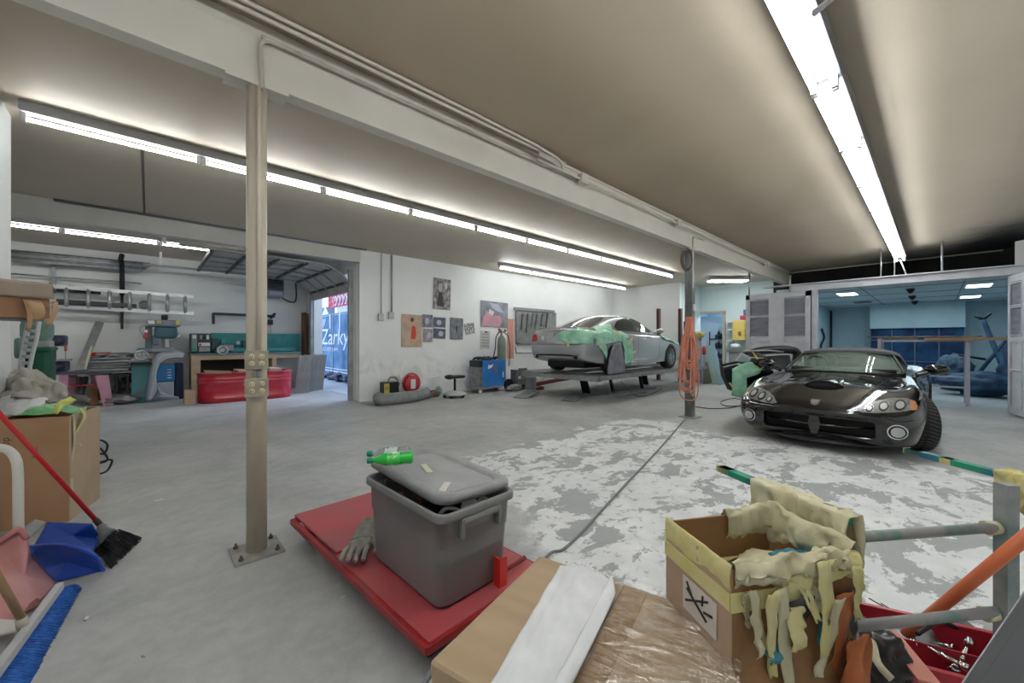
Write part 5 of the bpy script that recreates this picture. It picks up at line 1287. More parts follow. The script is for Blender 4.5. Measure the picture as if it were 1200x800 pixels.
for (x0, y0, x1, y1, m_, l_) in ((495, 368, 507, 383, ms, 'small slate poster beside the red swimsuit poster, upper of the pair'), (496, 384.5, 507, 400, mat('print_mauve', (.22, .18, .22), .5, col2=(.45, .40, .45), scale=15), 'small mauve poster beside the red swimsuit poster, lower of the pair'),
        (508, 371.5, 522, 383, ms2, 'small dark poster with pale figure, upper of the middle pair'), (508, 384.5, 522, 396, ms2, 'small dark poster with a white patch, lower of the middle pair'), (527.5, 372, 542.5, 397, mat('print_steel', (.13, .14, .16), .5, col2=(.24, .25, .28), scale=8), 'plain dark grey poster alone between the small posters')):
    t, w, h = poster('poster', x0, y0, x1, y1, m_, l_, random.uniform(-.03, .04))
    if x0 < 526: shape(t, blob(.45 if y0 < 380 else .6, .5, .22, .28, 7, y0), w, h, mat('print_pale', (.50, .50, .55), .5))
    else: shape(t, [(.45, .65), (.58, .6), (.54, .3), (.44, .4)], w, h, mdark)
t, w, h = poster('paper_cutout', 545, 378, 556, 391, mat('cutout_white', (.62, .62, .62), .6, col2=(.08, .08, .08), scale=30, lo=.48, hi=.52), 'small black and white picture right of the dark grey poster', -.2, 'picture')
t, w, h = poster('poster', 563.5, 353, 595, 383, mat('poster_blue_grey', (.16, .18, .22), .5, col2=(.30, .32, .38), scale=4), 'wide blue-grey poster with a pink rounded shape', .02)
shape(t, [(.05, .05), (.08, .35), (.22, .62), (.45, .42), (.70, .48), (.78, .28), (.68, .04)], w, h, mat('print_pink', (.62, .30, .36), .5)); shape(t, [(.30, .95), (.62, .9), (.85, .6), (.62, .62), (.40, .75)], w, h, mat('print_lilac', (.45, .47, .58), .5), k=1)
shape(t, blob(.46, .22, .18, .2), w, h, mat('print_rose', (.45, .22, .30), .5, col2=(.6, .4, .45), scale=30), k=1); shape(t, [(.30, .70), (.48, .60), (.42, .45), (.26, .52)], w, h, mat('print_cream', (.65, .62, .60), .5), k=2)
poster('wall_strip', 594.5, 373, 602, 419.5, mat('salmon_board', (.60, .26, .20), .6, col2=(.66, .34, .28), scale=20), 'tall narrow salmon board on the white wall right of the gas cylinder', .0, 'board')
t, w, h = poster('notice_sheet', 563.5, 387, 574, 408, mat('notice_paper', (.55, .55, .52), .6), 'pale notice sheet with lines on the wall above the welder', .02, 'notice')
for k in range(5): shape(t, [(.1, .14+.16*k), (.9, .14+.16*k), (.9, .18+.16*k), (.1, .18+.16*k)], w, h, m_steel, 'text_line')
shape(t, [(.45, .88), (.7, .88), (.7, .96), (.45, .96)], w, h, m_black, 'clip')
# tool board
t = T0('tool_board', 'grey metal wall board hung with clamps and pull tools behind the sedan', 'tool board')
m_tb = mat('board_grey', (.20, .22, .22), .5, col2=(.28, .30, .30), scale=6)
pvb('back_plate', 606, 364, 652, 402, VW-.04, .03, m_tb, t)
pvb('frame_rail', 603, 361, 650, 364.5, VW-.08, .04, m_steel, t); pvb('frame_rail', 605, 364, 608, 402, VW-.07, .03, m_steel, t); pvb('frame_rail', 606, 400, 652, 403, VW-.07, .03, m_steel, t)
for k, x in enumerate((613, 619, 625, 630, 636, 642)):
    pa_ = PV(x, 367, VW-.09); pb_ = PV(x-2, 372+ (14 if k < 2 else 10)+3*(k % 2), VW-.09)
    o = MB().bar(pa_, pb_, .07, .03).build('clamp', m_steel); tag(o, '%s grey clamp from the left hanging on the wall tool board' % ORD[k], 'clamp')
t2 = tag(MB().tube([PV(604, 406, VW-.06), PV(605, 413, VW-.08), PV(622, 413, VW-.08), PV(634, 413, VW-.06)], .02).build('wall_bracket', m_steel), 'bent steel bracket on the wall below the tool board', 'bracket')
# scuffs: ring mark, patch
# jump starter, red charger, bumper
t = T0('battery_charger', 'yellow and black battery charger standing on the grey bumper by the wall', 'charger')
pvb('case', 450, 447, 468, 462, 8.30, .24, m_black, t, .03); pvb('front_plate', 450.5, 449, 456.5, 461, 8.28, .03, mat('yellow_plastic', (.55, .45, .03), .4), t); 
b = MB(); b.tube([PV(455, 448, 8.35), PV(457, 442, 8.35), PV(464, 442, 8.35), PV(468, 450, 8.35)], .025, smooth=3); b.build('handle', m_grey, t)
pvb('digit_panel', 451.5, 452, 455, 456, 8.27, .01, m_steel, t)
t = T0('cable_reel', 'red and white round cable reel beside the yellow charger', 'cable reel')
c = PV(482, 449, 8.35); b = MB(); b.lathe([(.0, -.08), (.19, -.08), (.20, -.05), (.13, -.03), (.13, .03), (.20, .05), (.19, .08), (0, .08)], M=Matrix.Translation(c) @ Matrix.Rotation(PI/2, 4, 'X'), n=26); b.build('drum', mat('red_plastic', (.50, .03, .05), .4), t)
b = MB(); b.tube([c+Vector((.22*math.cos(a), 0, .24*math.sin(a))) for a in [PI*k/10 for k in range(11)]], .022); b.build('handle', m_red, t)
b = MB(); b.box(c+Vector((0, -.09, .0)), (.12, .02, .22), bev=.01); b.build('plate', m_white, t)
t = thing('bumper_cover', 'grey primed bumper cover lying on the floor along the poster wall', 'bumper', (0, 0, 0))
P = [PV(444, 462, 8.2), PV(446, 467, 7.95), PV(465, 467.5, 7.9), PV(485, 465, 7.95), PV(500, 461, 8.2)]
b = MB(); b.tube([Vector((p.x, p.y, .13)) for p in P], [.10, .13, .13, .12, .09], n=10, smooth=5) if False else b.tube([Vector((p.x, p.y, .13)) for p in P], .125, n=12, smooth=5); b.build('shell', mat('primer_grey', (.20, .21, .22), .6, col2=(.28, .29, .30), scale=9), t)
random.seed(3)
spec_ = [((496, 461), .14, (1.6, .7, .6), m_steel, 'grey metal scrap part lying beside the bumper by the wall'), ((507, 459), .12, (1.4, .8, .7), mat('brown_part', (.16, .11, .08), .7), 'brown rusty part lying left of the creeper stool'),
   ((514, 456), .10, (.8, .8, 1.1), mat('teal_can', (.25, .38, .40), .5), 'pale teal can on the floor left of the creeper stool'), ((603, 452), .16, (1.8, .9, .6), m_steel, 'dark metal parts heap right of the blue welder'), ((633, 451), .1, (1.3, .8, .6), mat('rust_red', (.20, .07, .06), .7), 'rusty red part on the floor under the rack edge')]
for (pp, r, sc_, m_, l_) in spec_:
    p = G(pp[0], pp[1]+5); crumple('scrap_part', (p.x, p.y, r*sc_[2]*.8), r, sc_, m_, l_, 'scrap', random.random()*20)
# creeper stool
p = G(533, 465); t = thing('mechanic_stool', 'low mechanic stool with black saddle seat on the floor left of the welder', 'stool', (p.x, p.y, 0))
b = MB(); b.box((0, 0, .50), (.42, .30, .07), bev=.03); b.ball((-.15, 0, .50), .12, (1, 1, .5)); b.build('seat', m_black, t)
b = MB(); b.rod((0, 0, .1), (0, 0, .5), .03); b.build('pole', m_black, t)
b = MB(); b.lathe([(0, .17), (.14, .16), (.27, .11), (.28, .07), (.1, .06), (0, .06)], n=20); b.build('base_tray', mat('tray_white', (.48, .49, .48), .5), t)
for k in range(5):
    a = 2*PI*k/5; b = MB(); b.ball((.24*math.cos(a), .24*math.sin(a), .04), .04, n=10); b.build('caster', m_black, t)
# blue welder with cylinder
p = G(575, 458); t = thing('welder', 'blue cart welder with coiled leads standing against the poster wall', 'welding machine', (p.x-.1, p.y+.1, 0), .0)
m_wb = mat('welder_blue', (.03, .17, .52), .35, col2=(.05, .22, .60), scale=3)
b = MB(); b.box((.12, 0, .50), (.80, .48, .70), bev=.02); b.build('cabinet', m_wb, t)
b = MB(); b.box((-.32, -.0, .42), (.12, .46, .52), bev=.01); b.build('front_panel', m_steel, t); b = MB(); b.box((-.33, 0, .76), (.10, .44, .18), bev=.02); b.build('control_panel', m_black, t)
b = MB(); b.box((.1, 0, .13), (1.1, .52, .04)); b.build('cart_frame', m_grey, t)
for sy in (-1, 1):
    b = MB(); b.rod((.60, sy*.25, .16), (.60, sy*.30, .16), .16, n=24); b.build('wheel', m_black, t)
    b = MB(); b.rod((-.35, sy*.20, .05), (-.35, sy*.23, .05), .05, n=14); b.build('caster', m_white, t)
b = MB(); b.box((.14, -.245, .62), (.16, .012, .22)); b.build('decal', mat('decal_grey', (.12, .16, .30), .4), t); b = MB(); b.prism([(0, 0), (.14, .04), (.20, .14), (.10, .10), (.02, .12)], .004, M=frameM((-.12, -.25, .62), (1, 0, 0), (0, 0, 1))); b.build('decal', m_white, t)
b = MB(); b.box((.42, -.246, .45), (.05, .01, .14)); b.build('decal', m_white, t)
b = MB()
for k in range(5): b.tube([(-.25+.12*k+.14*math.cos(a), .14*math.sin(a)*.9, .90+.03*math.sin(a*2+k)) for a in [2*PI*j/14 for j in range(14)]], .022, n=6, closed=True)
b.build('welding_lead', m_black, t)
tg = thing('gas_cylinder', 'green-grey gas cylinder with regulator standing behind the blue welder', 'gas cylinder', (p.x+.50, p.y+.12, .16))
b = MB(); b.lathe([(0, 0), (.115, 0), (.12, .03), (.12, 1.18), (.10, 1.28), (.05, 1.35), (.03, 1.37), (.03, 1.42), (0, 1.42)], n=24); b.build('cylinder', mat('olive_grey', (.17, .20, .16), .5, col2=(.22, .26, .21), scale=4), tg)
b = MB(); b.rod((-.02, 0, 1.42), (-.02, 0, 1.52), .03); b.rod((-.10, 0, 1.46), (.10, 0, 1.46), .022); b.ball((.12, -.02, 1.50), .04); b.ball((-.10, -.02, 1.52), .04); b.build('regulator', mat('brass_red', (.32, .18, .12), .4, metal=.4), tg)
b = MB(); b.tube([(-.1, 0, 1.45), (-.25, -.05, 1.3), (-.32, -.1, 1.0), (-.38, -.1, .78)], .016, smooth=4); b.tube([(.1, 0, 1.45), (.22, -.05, 1.3), (.24, -.08, .9), (.18, -.1, .5)], .012, smooth=4); b.build('gas_hose', m_black, tg)
# transmission and red frame parts
p = G(622, 455); t = thing('gearbox', 'grey gearbox casting on the floor between welder and car rack', 'gearbox', (p.x, p.y+.1, 0))
b = MB(); b.lathe([(0, 0), (.26, 0), (.27, .04), (.22, .06), (.24, .30), (.20, .36), (0, .38)], n=18); b.box((-.35, 0, .22), (.35, .22, .20), bev=.05); b.build('casing', mat('cast_grey', (.20, .21, .22), .6), t)
b = MB(); b.box((-.32, -.1, .5), (.30, .04, .22)); b.box((-.55, 0, .42), (.10, .2, .30)); b.build('bracket', m_steel, t)
t = T0('steel_rail', 'dusty steel rail lying on blocks along the wall by the rack', 'rail')
b = MB(); b.bar(PV(617, 437, 8.3), PV(660, 433, 8.3), .14, .16); b.build('rail', mat('dusty_rail', (.32, .32, .31), .6), t)
b = MB(); b.bar(Vector(PV(625, 450, 8.0)), Vector(PV(668, 442, 8.0)), .14, .10); b.build('lower_rail', mat('rust_red', (.20, .07, .06), .7), t)

# far corner: two dark red posts
for x, x2, yt_, l_ in ((769.5, 774, 361, 'dark red steel lift post by the far wall behind the sedan'), (795, 799.5, 361, 'dark red steel lift post partly behind the hose bundle')):
    p = PU((x+x2)/2, 400, 13.0)
    t = thing('lift_post', l_, 'lift post', (p.x, p.y, 0)); H_ = PU((x+x2)/2, yt_, 13.0).z
    b = MB(); b.box((0, 0, H_/2), (.12, .10, H_)); b.build('column', mat('maroon_steel', (.16, .06, .06), .6), t); b = MB(); b.box((-.065, 0, H_/2), (.01, .05, H_-.1)); b.build('slot', m_black, t); b = MB(); b.box((0, 0, .01), (.3, .3, .02)); b.build('base_plate', m_steel, t)
# doorway shelf with blue bottles and yellow cabinet etc
t = T0('storage_shelf', 'dark shelf unit full of small bottles inside the far doorway', 'shelf')
ua = 15.7
def pub(name, x0, y0, x1, y1, u, dep, m, parent=None, bev=.006, label=None, cat=None, z0=None, group=None):
    xm = (x0+x1)/2; ym = (y0+y1)/2
    a = PU(x0, ym, u); c = PU(x1, ym, u); zt = PU(xm, y0, u).z; zb = PU(xm, y1, u).z if z0 is None else z0
    b = MB(); cy = (a.y+c.y)/2; w = abs(c.y-a.y)
    if parent is None:
        b.box((0, 0, 0), (dep, w, zt-zb), bev=bev); o = b.build(name, m, None, loc=(u+dep/2, cy, (zt+zb)/2))
        if label: tag(o, label, cat, group)
    else:
        b.box((u+dep/2, cy, (zt+zb)/2), (dep, w, zt-zb), bev=bev); o = b.build(name, m, parent)
    return o
for y in (396, 407, 418, 429): pub('shelf_board', 831, y, 848, y+.9, ua, .35, m_black, t)
for x in (831, 847.4): pub('side_frame', x, 388, x+.8, 440, ua, .35, m_black, t, z0=0)
random.seed(12)
rowsn = ['top', 'second', 'third', 'bottom']; 
for r_, y in enumerate((396, 407, 418, 429)):
    for k in range(5):
        x = 833+3.1*k; p = PU(x, y, ua+.12); hh = random.uniform(.16, .30)
        o = MB().lathe([(0, 0), (.045, 0), (.05, .02), (.05, hh*.7), (.018, hh*.85), (.018, hh), (0, hh)], n=10).build('bottle', random.choice([mat('navy_bottle', (.02, .04, .12), .3), mat('black_bottle', (.01, .01, .012), .3), mat('grey_bottle', (.25, .28, .32), .4)]), None, loc=(p.x, p.y, p.z+.0))
        tag(o, '%s bottle from the left on the %s shelf inside the far doorway' % (ORD[k], rowsn[r_]), 'bottle', 'bottles on the shelf in the far doorway')
t = T0('wall_cabinet', 'yellow metal wall cabinet with open side shelves beside the far doorway', 'cabinet')
pub('body', 858, 374.5, 875.5, 398.5, 14.9, .32, mat('cabinet_yellow', (.50, .38, .10), .5), t, bev=.02)
pub('door_panel', 858.5, 375, 872.5, 398, 14.88, .02, mat('cabinet_yellow_door', (.58, .45, .13), .5), t); pub('knob', 864.5, 388, 868, 392, 14.84, .04, mat('brown_knob', (.25, .12, .04), .5), t, bev=.03)
for y in (380, 386, 392): pub('side_shelf', 873, y, 876, y+1, 14.86, .05, m_black, t)
t = T0('tool_tray', 'red tray with tools on top of the yellow cabinet', 'tray'); pub('tray', 867, 369, 876, 373.5, 14.9, .3, mat('tray_red', (.45, .03, .08), .5), t, bev=.02); pub('tool', 871, 362, 874, 369, 15.0, .06, mat('tool_blue', (.05, .12, .25), .5), t)
t = T0('paper_towel_shelf', 'white wall shelf with papers beside the doorway frame', 'shelf')
for y in (375.5, 385, 398): pub('board', 851, y, 858, y+1, 15.0, .25, m_white, t)
pub('side_rail', 858.5, 386, 860, 410, 14.95, .05, m_steel, t)
t = T0('metal_bench', 'grey metal bench with clutter under the yellow cabinet', 'bench'); pub('top', 852, 409, 878, 412, 14.5, .5, m_steel, t); pub('body', 854, 412, 876, 440, 14.55, .4, m_grey, t, z0=0)
crumple('rag', PU(862, 405, 14.7), .12, (1, 1.4, .7), m_pap, 'white rag on the grey metal bench', 'rag', 3)
# sheets leaning
for (xa, ya, xb, yb_, m_, l_) in ((824, 405, 838, 441, mat('glass_green', (.35, .48, .45), .15, coat=1), 'left pale green glass sheet leaning by the far doorway'), (830, 404, 845, 441, mat('glass_blue', (.30, .46, .52), .15, coat=1), 'right pale blue glass sheet leaning by the far doorway'), (820, 412, 830, 441, mat('olive_sheet', (.18, .17, .10), .6), 'olive sheet leaning behind the glass sheets')):
    a = PU(xa, ya, 13.3); c = PU(xb, yb_, 13.0); o = MB().bar((13.5, a.y, a.z), (13.0, c.y, .01), .25, .02, up=(1, 0, .3)).build('leaning_sheet', m_); tag(o, l_, 'sheet')
t = T0('tool_cabinet', 'pale blue tall cabinet standing directly behind the grey post', 'cabinet'); pub('body', 812, 388, 822, 441, 13.0, .4, mat('powder_blue', (.30, .38, .48), .5), t, z0=0); pub('drawer_front', 813, 398, 821, 408, 12.98, .03, mat('powder_blue2', (.36, .44, .54), .5), t); pub('drawer_front', 813, 411, 821, 421, 12.98, .03, mat('powder_blue2', (.36, .44, .54), .5), t)
crumple('yellow_bundle', PU(819, 392, 12.9), .13, (1, 1.2, .8), mat('dull_yellow', (.45, .38, .10), .6), 'dull yellow cloth bundle on the pale blue cabinet', 'cloth', 8)
t = T0('fire_extinguisher', 'small red extinguisher beside the leaning glass sheets', 'extinguisher'); p = PU(825, 411, 12.9); b = MB(); b.lathe([(0, 0), (.06, 0), (.06, .2), (.03, .26), (0, .26)], M=Matrix.Translation((p.x, p.y, p.z-.1)), n=14); b.build('cylinder', m_tail, t); b = MB(); b.rod((p.x, p.y, 0), (p.x, p.y, p.z-.1), .02); b.build('stand', m_steel, t)
# ============================================================ GARAGE DOOR, OPEN UNDER THE CEILING
t = T0('sectional_garage_door', 'open sectional garage door with ribbed panels under the ceiling of the back bay', 'garage door')
m_gd = mat('door_panel_grey', (.42, .41, .38), .6, col2=(.50, .49, .45), scale=3); m_rail = mat('track_steel', (.40, .41, .42), .4, metal=.5)
v0, v1 = 9.22, 12.0
path = [(.85, 3.10), (1.40, 3.10), (1.95, 3.10), (2.50, 3.09), (3.02, 3.02), (3.38, 2.72), (3.42, 2.50)]
segs = list(zip(path[:-1], path[1:]))
for (a, c) in segs:
    b = MB(); A_ = Vector((a[0], 0, a[1])); C_2 = Vector((c[0], 0, c[1])); d_ = (C_2-A_)
    mid = (A_+C_2)/2; n_ = Vector((d_.z, 0, -d_.x)).normalized()
    b.bar(Vector((a[0], (v0+v1)/2, a[1])), Vector((c[0], (v0+v1)/2, c[1])), v1-v0, .03, up=(-n_.x, 0, -n_.z) if True else (0, 0, 1)); pn = b.build('door_section', m_gd, t)
    for k in range(5):
        vv = v0+.05+(v1-v0-.1)*k/4
        b = MB(); b.bar(Vector((a[0], vv, a[1]))+n_*.035, Vector((c[0], vv, c[1]))+n_*.035, .06, .04, up=tuple(n_)); b.build('stile', m_galv, pn)
    b = MB(); b.bar(Vector((a[0]+.02, v0, a[1]))+n_*.05, Vector((a[0]+.02, v1, a[1]))+n_*.05, .05, .05, up=(0, 0, 1)); b.build('strut', mat('strut_dark', (.08, .08, .08), .6), pn)
for vv in (v0-.06, v1+.06):
    b = MB(); b.tube([(-.1 if vv > 10 else .4, vv, 3.08), (2.5, vv, 3.07), (3.0, vv, 3.0), (3.36, vv, 2.7), (3.40, vv, 2.3), (3.40, vv, .02)], .028, n=6, smooth=4); b.build('track', m_rail, t)
    b = MB(); b.box((.2, vv, 3.24), (.05, .03, .32)); b.build('track_hanger', m_white, t)
struct(MB().box((3.40, 9.13, 1.5), (.10, .10, 3.0)).build('trim_9', mat('door_jamb', (.30, .31, .32), .5, col2=(.45, .46, .46), scale=4)))
struct(MB().box((3.44, 12.07, 1.5), (.14, .10, 3.0)).build('trim_10', MATS['door_jamb']))
# outdoors
m_conc = mat('outside_concrete', (.50, .52, .55), .8)
struct(MB().box((7.4, 12.5, .002), (7.5, 7, .004)).build('floor_outside', m_conc))
struct(MB().box((6.0, 13.5, 1.4), (.12, 8.0, 2.8)).build('wall_outside', mat('outside_wall', (.62, .70, .80), .8)))
m_bn = mat('banner_blue', (.02, .10, .26), .6, col2=(.16, .34, .56), scale=1.6, lo=.35, hi=.7)
ub = 4.7
a = PU(373, 404, ub); c = PU(421, 404, ub); zt = PU(390, 369, ub).z; zb = PU(390, 440, ub).z
t = thing('banner', 'large blue advertising banner reading Zarky seen outside through the garage doorway', 'banner', (ub, a.y, 0), 0)
BWd = a.y-c.y
b = MB(); b.box((0, -BWd/2, (zt+zb)/2), (.02, BWd, zt-zb)); b.build('sheet', m_bn, t)
for (p0, p1) in (((0, .02, zt+.04), (0, -BWd, zt+.04)), ((0, .02, zb-.02), (0, .02, zt+.04)), ((0, -BWd*.42, zb), (0, -BWd*.42, zt))):
    b = MB(); b.bar(p0, p1, .05, .05); b.build('frame', m_grey, t)
FM = lambda y, z, k=0: frameM((-.016-.002*k, y, z), (0, -1, 0), (0, 0, 1))
m_wt = mat('print_white', (.80, .82, .85), .6)
pz = PU(377, 404, ub)
textmesh('lettering', 'Zarky', .80, m_wt, t, FM(-(a.y-PU(377, 404, ub).y), PU(395, 403, ub).z) @ Matrix.Diagonal((1.42, 1, 1, 1)), .003, shear=.12)
textmesh('small_lettering', 'CUSTOM', .17, m_wt, t, FM(-(a.y-PU(379, 404, ub).y), PU(395, 409, ub).z-.06) @ Matrix.Diagonal((2.2, 1, 1, 1)), .003)
b = MB(); b.box((-.016, -BWd*.55, zb+.18), (.004, BWd*.8, .04)); b.box((-.016, -BWd*.55, zb+.27), (.004, BWd*.75, .03)); b.build('small_text_line', m_wt, t)
b = MB(); b.prism([(0, 0), (.25, .42), (.55, .10), (.85, .40), (.85, .46), (.0, .46)], .004, M=FM(-.1, zt-.55, 1)); b.build('chevron', mat('banner_light', (.35, .48, .62), .6), t)
b = MB()
for yy in (-.05, -BWd*.36, -BWd*.60): b.box((-.03, yy, zt-.2), (.02, .08, .5))
b.build('strap', m_wt, t)
t = thing('sign_board', 'red patterned sign with white swirls above the blue banner outside', 'sign', (5.9, 0, 0)); a = PU(385, 352, 5.9); c = PU(418, 352, 5.9); zt = PU(398, 344, 5.9).z; zb = PU(398, 359, 5.9).z
b = MB(); b.box((0, (a.y+c.y)/2, (zt+zb)/2), (.03, a.y-c.y, zt-zb)); b.build('board', mat('sign_crimson', (.50, .03, .08), .6, col2=(.75, .45, .5), scale=7, lo=.55, hi=.62), t)
b = MB()
for k in range(5): b.tube([Vector((-.03, a.y-1.0-.38*k+.14*math.cos(q), (zt+zb)/2+.18*math.sin(q))) for q in [2*PI*j/14 for j in range(12)]], .03, n=5)
b.build('white_swirl', m_wt, t)
t = thing('sign_board', 'dark blue-grey square sign with a white triangle outside left of the red sign', 'sign', (5.92, 0, 0)); a = PU(375, 365, 5.92); c = PU(392, 365, 5.92); zt = PU(384, 359, 5.92).z; zb = PU(384, 374, 5.92).z
b = MB(); b.box((0, (a.y+c.y)/2, (zt+zb)/2), (.03, a.y-c.y, zt-zb)); b.build('board', mat('slate_blue', (.10, .16, .24), .6), t)
b = MB(); b.prism([(0, 0), (.5, .55), (1.1, .05)], .006, M=frameM((-.022, a.y-.3, zb+.1), (0, -1, 0), (0, 0, 1))); b.build('white_triangle', m_wt, t)
for i, (px, py, r) in enumerate(((378, 446, .22), (388, 447, .28), (398, 446, .24), (408, 447, .26))):
    p = G(px, py-1); crumple('scrap_bag', (4.75+.1*(i % 2), PU(px, 440, 4.7).y, .16), r, (1, 1.3, .7), mat('dark_blue_scrap', (.01, .02, .06), .4, col2=(.20, .24, .32), scale=12, lo=.5, hi=.7), '%s dark heap from the left under the blue banner outside' % ORD[i], 'scrap', i*4.0)

# ============================================================ BACK-LEFT BAY (wall at v = 12.8)
VB = 12.78
struct(MB().box((3.35, 12.62, 1.1), (.05, .34, 2.2)).build('door_2', mat('brown_door', (.16, .08, .04), .6)))
t = T0('unit_heater', 'grey electric unit heater with dark louvres hung high on the back wall', 'heater'); pvb('casing', 313, 326, 333, 347, 12.2, .6, mat('heater_blue_grey', (.24, .26, .32), .5), t)
for k in range(6): pvb('louvre', 314, 327.5+2.1*k, 332, 328.6+2.1*k, 12.17, .04, m_black, t)
pvb('name_plate', 316, 341, 331, 345, 12.18, .03, mat('plate_lilac', (.40, .42, .52), .5), t); b = MB(); b.tube([PV(330, 348, 12.4), PV(340, 353, 12.5), PV(347, 350, 12.6), PV(346, 322, 12.6)], .02, smooth=5); b.build('power_cable', m_black, t)
# pipes on rack
for i, (y0, y1, r) in enumerate(((293.5, 310, .05), (297, 311.5, .05), (300, 313.5, .045), (303, 316, .045))):
    o = MB().rod(PV(-6, y0-1, 12.5), PV(176-3*i, y1, 12.5), r, n=12).build('steel_pipe', m_galv if i % 2 else m_steel); tag(o, '%s long steel pipe from the top of the bundle on the back wall rack' % ORD[i], 'pipe', 'steel pipes on the back wall rack')
o = MB().rod(PV(10, 320, 12.6), PV(166, 331.5, 12.6), .018).build('steel_rod', m_galv); tag(o, 'thin steel rod under the pipe bundle on the back wall', 'rod')
t = T0('wall_rack', 'black upright rack bracket on the back wall holding pipes and the ladder', 'wall rack'); 
b = MB(); b.tube([PV(143, 298, 12.35), PV(141.5, 304, 12.3), PV(143, 310, 12.45), PV(143, 345, 12.6)], .045, smooth=3); b.build('hook', m_black, t); b = MB(); b.bar(PV(143, 306, 12.68), PV(143, 385, 12.68), .07, .05); b.build('upright', m_black, t); b = MB(); b.bar(PV(143, 366, 12.2), PV(143, 366, 12.7), .06, .05); b.build('arm', m_black, t)
t = T0('wall_rack', 'grey upright rack bracket on the back wall near the cardboard box', 'wall rack'); b = MB(); b.bar(PV(63, 308, 12.68), PV(63, 340, 12.68), .07, .05); b.build('upright', m_steel, t); b = MB(); b.bar(PV(58, 331, 12.3), PV(64, 343, 12.3), .06, .05); b.build('hook', m_black, t)
t = T0('ladder', 'long aluminium ladder hung sideways on the back wall', 'ladder'); m_al = mat('aluminium', (.50, .51, .52), .35, metal=.7)
tp = lambda x: PV(x, 335+(x-60)*(12.0/167), 12.35); bt = lambda x: PV(x, 358.5+(x-60)*(8.3/167), 12.35)
b = MB(); b.bar(tp(52), tp(227), .05, .075); b.build('side_rail', m_al, t); b = MB(); b.bar(bt(52), bt(227), .05, .075); b.build('side_rail', m_al, t)
for x in (52, 78, 103.5, 128.5, 152, 175, 196, 217):
    b = MB(); b.rod(tp(x), bt(x), .035, n=8); b.build('rung', m_al, t)
for i, (x0, y0, x1, y1) in enumerate(((66, 339, 118, 342), (66, 352, 160, 358), (66, 356, 140, 361), (80, 336, 110, 341))):
    o = MB().bar(PV(x0, y0, 12.6), PV(x1, y1, 12.6), .04, .09).build('steel_bar', mat('dark_bar', (.10, .10, .11), .5)); tag(o, ['upper dark bar', 'long middle dark bar', 'lower dark bar', 'short top dark bar'][i]+' stored on the wall behind the ladder', 'bar')
b = MB(); p = PV(169.5, 357, 12.79); b.lathe([(0, 0), (.09, .0), (.10, .02), (.06, .03), (0, .03)], M=Matrix.Translation(p) @ Matrix.Rotation(PI/2, 4, 'X'), n=18); tag(b.build('round_disc', m_grey), 'grey round disc on the wall behind the ladder', 'disc')
t = T0('wall_bracket', 'long black metal bar bracket on the back wall above the lathe', 'bracket')
b = MB(); b.bar(PV(250, 367, 12.55), PV(322, 370, 12.55), .05, .07); b.build('bar', m_black, t); b = MB(); b.bar(PV(250, 366, 12.6), PV(250, 379, 12.6), .05, .06); b.build('bracket_end', m_black, t); b = MB(); b.bar(PV(322, 367, 12.4), PV(317, 372, 12.7), .05, .05); b.build('bracket_end', m_black, t)
t = T0('wall_socket', 'white wall socket box with conduit on the back wall right of the lathe', 'socket'); pvb('box', 314, 374, 320, 380, VB-.09, .08, m_black, t); b = MB(); b.tube([PV(317, 380, VB-.05), PV(318, 388, VB-.05), PV(321, 394, VB-.05), PV(350, 397, VB-.05)], .02, smooth=3); b.tube([PV(319, 397, VB-.05), PV(320, 409, VB-.05)], .02); b.build('conduit', m_pipe, t); pvb('round_box', 315, 393, 322, 399, VB-.1, .08, m_galv, t, .03); pvb('plate', 329, 399, 336, 404, VB-.03, .02, m_white, t)
# workbench with lathe
m_birch = mat('birch_ply', (.45, .33, .20), .6, col2=(.52, .40, .26), scale=2, stretch=(1, 1, 5))
t = T0('workbench', 'pale wooden workbench carrying the teal lathe by the back wall', 'workbench')
pvb('bench_top', 223, 412.5, 352, 415, 12.0, .72, mat('bench_teal', (.12, .22, .22), .5), t, .003)
pvb('apron', 224, 415, 350, 420, 12.02, .04, m_birch, t, .002); pvb('left_panel', 224, 415, 235, 455, 12.0, .7, m_birch, t, .002, z0=0); pvb('right_panel', 319, 415, 324, 455, 12.0, .7, m_birch, t, .002, z0=0); pvb('shelf', 235, 446, 320, 447, 12.1, .6, m_birch, t, .002); pvb('back_panel', 235, 420, 320, 446, 12.65, .03, mat('dark_interior', (.03, .025, .02), .8), t)
t = T0('control_cabinet', 'grey electric control cabinet with switches and meters at the left end of the workbench', 'control cabinet')
pvb('casing', 223, 390, 247, 412, 12.1, .4, mat('control_dark', (.05, .065, .065), .5), t, .02); pvb('left_door', 224.5, 391, 231, 411, 12.07, .03, mat('control_green_grey', (.20, .28, .25), .5), t); pvb('white_label', 225.5, 392, 230, 396, 12.05, .02, m_white, t); pvb('teal_label', 225, 407, 230.5, 411, 12.05, .02, mat('teal_label', (.05, .30, .26), .5), t)
pvb('switch_panel', 232.5, 401, 246, 405, 12.05, .03, m_white, t); pvb('red_button', 233.5, 401.7, 236, 404.3, 12.02, .04, m_tail, t, .02); pvb('lower_panel', 233, 406, 246, 411.5, 12.06, .03, m_steel, t)
for k, x in enumerate((234, 238, 242)): pvb('component', x, 392+k % 2, x+3, 397, 12.05, .03, [m_steel, m_black, m_white][k], t)
t = T0('metal_lathe', 'teal metal lathe with splash board standing on the workbench', 'lathe'); m_tl = mat('lathe_teal', (.03, .22, .22), .5, col2=(.05, .30, .29), scale=4)
